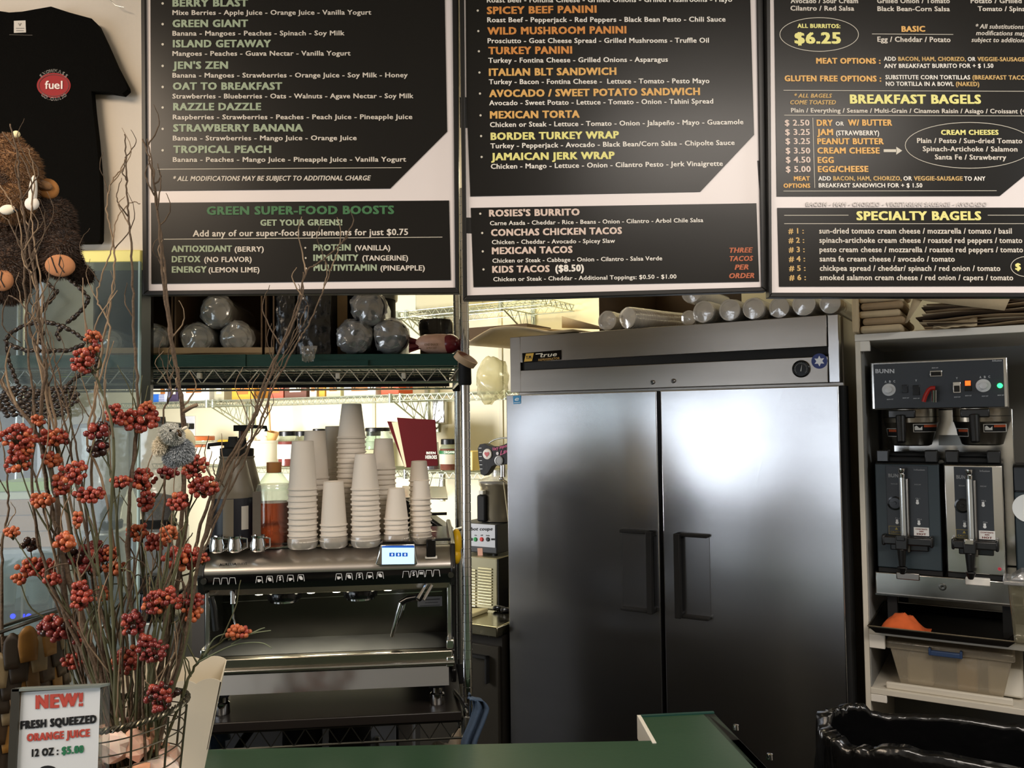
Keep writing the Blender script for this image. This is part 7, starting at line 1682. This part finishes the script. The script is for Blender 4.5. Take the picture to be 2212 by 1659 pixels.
# ---- curly willow twigs
TW = [([(330, 1560), (362, 1300), (392, 1120), (398, 960), (396, 890), (382, 800), (364, 700), (352, 600), (345, 500), (332, 400), (322, 340), (308, 300)], .0042, 'dark willow twig climbing along left edge of smoothie board'),
 ([(340, 1560), (368, 1330), (400, 1150), (396, 1000), (390, 860), (372, 730), (360, 620), (350, 520), (336, 420), (330, 360), (318, 300)], .0036, 'second willow twig twisted along left edge of smoothie board'),
 ([(350, 1560), (395, 1380), (422, 1190), (455, 1070), (505, 975), (560, 880), (598, 770), (640, 665), (660, 590), (700, 560), (752, 512)], .0036, 'long willow twig leaning right across the super-food panel'),
 ([(355, 1560), (400, 1390), (432, 1195), (470, 1055), (520, 960), (548, 898), (572, 820), (622, 722), (652, 640), (655, 588)], .0034, 'willow twig leaning right to the bottom of smoothie board'),
 ([(352, 1560), (390, 1400), (440, 1170), (492, 1040), (545, 950), (592, 835), (640, 742), (668, 700), (700, 622), (716, 580)], .0030, 'rightmost willow twig ending below the multivitamin line'),
 ([(345, 1560), (380, 1400), (415, 1230), (470, 1110), (530, 990), (550, 905), (565, 850), (610, 770), (640, 720), (662, 660)], .0026, 'thin willow twig between the right leaning bundle'),
 ([(340, 1560), (376, 1420), (425, 1230), (490, 1070), (512, 985), (570, 915), (582, 850), (600, 800), (650, 715)], .0024, 'thinnest willow twig of the right leaning bundle'),
 ([(300, 1560), (285, 1350), (276, 1150), (292, 960), (298, 850), (288, 720), (287, 600), (281, 500), (275, 430), (273, 360), (269, 290)], .0034, 'willow twig with tip left of the smoothie board frame'),
 ([(280, 1560), (240, 1300), (200, 1100), (203, 930), (206, 850), (222, 740), (238, 660), (248, 560), (238, 490), (230, 450), (240, 395), (262, 365), (273, 335)], .0028, 'wavy willow twig curling before the white wall'),
 ([(285, 1560), (255, 1250), (225, 1050), (190, 960), (205, 860), (235, 740), (232, 690), (210, 650), (215, 610), (240, 540), (250, 480), (280, 440), (303, 440)], .0024, 'crossing willow twig ending at the board frame'),
 ([(250, 1560), (190, 1380), (135, 1200), (118, 1050), (80, 940), (40, 880), (5, 830), (-20, 780)], .0060, 'thick dark willow branch bending off the left picture edge'),
 ([(240, 1560), (160, 1380), (130, 1180), (95, 1010), (88, 880), (100, 800), (85, 700), (78, 600), (60, 520), (45, 420), (38, 340), (22, 268)], .0040, 'willow twig rising to the plush animal forehead'),
 ([(245, 1560), (175, 1380), (140, 1180), (110, 1000), (105, 880), (88, 780), (62, 700), (52, 600), (62, 500), (70, 440), (58, 360), (5, 285)], .0032, 'willow twig crossing the plush animal eye'),
 ([(250, 1560), (185, 1350), (150, 1150), (128, 1000), (118, 900), (96, 790), (90, 690), (72, 600), (50, 560), (40, 470), (0, 400)], .0030, 'willow twig crossing the plush animal chest'),
 ([(230, 1560), (150, 1350), (90, 1200), (70, 1050), (75, 900), (62, 780), (55, 680), (68, 610), (30, 500), (0, 460)], .0028, 'willow twig hanging left over the plush animal body'),
 ([(255, 1560), (200, 1350), (160, 1120), (130, 980), (100, 860), (80, 750), (92, 650), (80, 560), (68, 470), (75, 380), (60, 320)], .0026, 'slender willow twig before the white antler'),
 ([(20, 1420), (5, 1300), (5, 1180), (18, 1100), (12, 1000), (2, 940)], .0028, 'lone dark willow twig against the wooden crate'),
 ([(265, 1560), (215, 1300), (170, 1080), (150, 960), (125, 850), (95, 740), (65, 680), (20, 640), (5, 700), (45, 740)], .0024, 'looping willow twig over the bean cup'),
 ([(320, 1560), (338, 1300), (355, 1080), (352, 900), (370, 850), (362, 790), (374, 720)], .0024, 'short willow twig above the koala'),
 ([(270, 1560), (215, 1360), (186, 1120), (170, 1000), (150, 900), (120, 780), (100, 700), (96, 640)], .0026, 'willow twig passing over the bean saucer centre')]
for i, (px, r, lb) in enumerate(TW):
    dpt = D0+.035*math.sin(i*1.7)+.02; up = len(px); tp = []
    for j, (x, y) in enumerate(px):
        # the bundle leans back a little towards its tips
        tp.append(pp(x, y, dpt+.10*j/up))
    if i != 16: tp = [root(i*3+1)]+tp
    else: tp[0] = pp(8, 1480, dpt)
    pts = smooth_pts(tp, 7, .0013, i*3)
    t = thing('willow_twig', lb, 'twig', WD, tp[0], 'curly willow twigs in the wire basket')
    part(t, 'twig', MB().tube(pts, r, 6, r*.30), m_twig if i not in (8, 9, 13, 15) else m_twigl, smooth=True)
    for k in range(5):
        j = R.randint(len(pts)//3, len(pts)-3); a = pts[j]; dx = R.choice((-1, 1))*R.uniform(.2, .8); L_ = R.uniform(.03, .09)
        q = smooth_pts([a, a+Vector((dx*L_*.35, R.uniform(-.01, .01), L_*.4)), a+Vector((dx*L_*.5, R.uniform(-.01, .01), L_*.75)), a+Vector((dx*L_*.3, 0, L_*1.1))], 4, .0008, k)
        part(t, 'offshoot', MB().tube(q, r*.38, 5, r*.15), m_twigl if k % 2 else m_twig, smooth=True)
t = None
# ================================================================ PLUSH TOYS
def hair(mb_out, c, rad, n, ln, rot=None, seed=0, wd=.0011, droop=.4):
    rr = random.Random(seed); c = Vector(c)
    for _ in range(n):
        u = rr.uniform(-1, 1); a = rr.uniform(0, 2*PI); q = math.sqrt(1-u*u); d = Vector((q*math.cos(a), q*math.sin(a), u))
        if d.y > .35: continue
        p = Vector((d.x*rad[0], d.y*rad[1], d.z*rad[2])); nn = Vector((d.x/rad[0], d.y/rad[1], d.z/rad[2])).normalized()
        if rot is not None: p = rot @ p; nn = rot @ nn
        p = c+p; sd = nn.cross(Vector((rr.uniform(-1, 1), rr.uniform(-1, 1), rr.uniform(-1, 1)))).normalized()
        tip = p+(nn*rr.uniform(.5, 1)+Vector((rr.uniform(-.4, .4), rr.uniform(-.3, .3), -droop)))*ln
        mb_out.add([p-sd*wd-nn*.001, p+sd*wd-nn*.001, tip], [(0, 1, 2)])
def plush(t, nm, blobs, d, mt, hn, hl, seed=0, label=None):
    body = MB(); hr = MB(); s = d/1800
    for k, (x, y, rx, ry, rd, dz, ang) in enumerate(blobs):
        c = P(x, y, d+dz); rot = Matrix.Rotation(math.radians(ang), 3, 'Y'); rad = (rx*s, rd*s, ry*s)
        body.ball(c, rad, 22, 14, rot); hair(hr, c, rad, int(hn*(rx*ry)**1/1000), hl, rot, seed+k)
    o = part(t, nm, body, mt, smooth=True, label=label)
    q = o.modifiers.new('remesh', 'REMESH'); q.mode = 'VOXEL'; q.voxel_size = .0035; q.use_smooth_shade = True
    f = part(t, nm+'_pile' if nm == 'body' else nm+'_fur', hr, mt, kind='stuff'); return o
MD = 1.72
t = thing('plush_moose', 'brown plush animal with tan soles and white horns before the T-shirt', 'plush toy', WD, P(70, 620, MD))
plush(t, 'body', [(58, 520, 74, 86, 60, .03, 0), (105, 500, 50, 75, 42, 0, 18), (135, 545, 32, 50, 34, -.02, 14), (20, 590, 45, 60, 45, -.02, 0), (100, 460, 36, 30, 32, 0, 0)], MD, m_fur, 2600, .011)
plush(t, 'head', [(38, 370, 46, 62, 44, -.04, -8), (30, 430, 42, 46, 40, -.05, 0), (22, 325, 30, 34, 30, -.04, 0)], MD, m_furt, 2600, .009, 40, label='lighter tan brown furry head')
plush(t, 'muzzle_patch', [(10, 400, 22, 40, 20, -.066, 0)], MD, m_fur, 2600, .007, 60)
m_tan = M('ear_tan', '#a9743f', .9, var=.15, vs=30)
e = P(104, 408, MD-.02); part(t, 'ear', MB().ball(e, (.024, .008, .021), 18, 10, Matrix.Rotation(math.radians(35), 3, 'Y')), m_tan, smooth=True, label='tan round ear')
e = P(96, 400, MD-.03); part(t, 'ear_fold', MB().ball(e, (.018, .006, .009), 14, 8, Matrix.Rotation(math.radians(20), 3, 'Y')), m_furt, smooth=True)
def bent_plate(pts, wds, d, th=.006): 
    mb = MB(); q = smooth_pts([P(x, y, d) for x, y in pts], 5); return mb.tube(q, wds, 10, wds*.7)
mb = MB(); s = (MD-.09)/1800
c = P(71, 418, MD-.10); mb.ball(c, (9*s, 7*s, 40*s), 16, 12, Matrix.Rotation(math.radians(3), 3, 'Y')).ball(P(69, 440, MD-.10), (16*s, 7*s, 15*s), 16, 10)
part(t, 'horn', mb, m_white, smooth=True, label='bright white felt horn')
mb = MB().ball(P(16, 453, MD-.10), (17*s, 7*s, 11*s), 16, 10, Matrix.Rotation(math.radians(-6), 3, 'Y')); part(t, 'horn', mb, m_cream, smooth=True, label='cream horn at the left')
part(t, 'crown_tuft', MB().ball(P(35, 290, MD-.06), (9*s, 6*s, 8*s), 14, 8), M('warm_cream', '#f6e8b8', .7), smooth=True, label='cream knob on the crown')
part(t, 'eye', MB().ball(P(34, 455, MD-.11), .0045, 12, 8), m_blackg, smooth=True)
for (x, y, rx, ry, lb) in ((130, 574, 34, 25, 'tan sole with three stitched toes'), (6, 606, 24, 24, 'tan sole at the picture edge')):
    c = P(x, y, MD-.06); so_ = part(t, 'foot_sole', MB().ball(c, (rx*s, 10*s, ry*s), 24, 12, Matrix.Rotation(math.radians(6), 3, 'Y')), m_sole, smooth=True, label=lb)
    for dx in (-.35, .12):
        part(so_, 'toe_seam', MB().tube([c+Vector((rx*s*dx*1.3, -9.4*s, ry*s*.75)), c+Vector((rx*s*dx*.7, -10.6*s, 0)), c+Vector((rx*s*(dx+.3), -9.2*s, -ry*s*.7))], .0011, 5), m_blackm)
plush(t, 'hind_foot', [(178, 592, 24, 20, 24, .0, 30), (158, 570, 22, 34, 22, .0, -20)], MD, M('dark_fur', '#2b1d12', .95, var=.3, bump=.5, bs=60), 2600, .007, 90)
KD = 1.17
t = thing('koala_clip', 'small grey koala clip toy gripping a willow twig', 'plush toy', WD, P(378, 1000, KD))
plush(t, 'body', [(388, 972, 28, 26, 24, 0, 18), (376, 985, 20, 18, 18, -.002, 0)], KD, m_grey, 7000, .005, 7)
m_pg = M('pale_grey_fur', '#d2d2cb', .95, var=.12, vs=30, bump=.4, bs=60)
s = KD/1800
plush(t, 'head', [(371, 937, 25, 21, 20, -.016, 25)], KD, m_pg, 5000, .0035, 8, label='paler grey head')
plush(t, 'ear', [(347, 960, 11, 20, 8, -.018, 22)], KD, m_cream, 7000, .005, 9, label='fluffy cream ear')
part(t, 'back_ear', MB().ball(P(402, 952, KD+.006), (20*s, 8*s, 28*s), 18, 12, Matrix.Rotation(math.radians(-14), 3, 'Y')), M('beige_felt', '#d9cda6', .8), smooth=True, label='beige felt ear behind')
part(t, 'nose', MB().ball(P(387, 936, KD-.031), (4.5*s, 4*s, 9*s), 14, 8, Matrix.Rotation(math.radians(-25), 3, 'Y')), C('#3c2a14', .25), smooth=True)
for ex, ey in ((368, 930), (389, 921)): part(t, 'eye', MB().ball(P(ex, ey, KD-.033), 2.8*s, 12, 8), m_blackg, smooth=True)
part(t, 'paw', MB().ball(P(399, 925, KD-.020), (7*s, 4*s, 3.5*s), 12, 8, Matrix.Rotation(math.radians(-30), 3, 'Y')), m_cream, smooth=True)
# twig stub on the dark twig
mb = MB().tube(smooth_pts([P(398, 888, 1.28), P(412, 880, 1.27), P(427, 874, 1.27)], 4), .0034, 7, .0028)
solo('broken_twig_stub', 'short broken grey twig stub pointing right at the dark willow twig', 'twig', mb, m_twigl, WD, smooth=True)
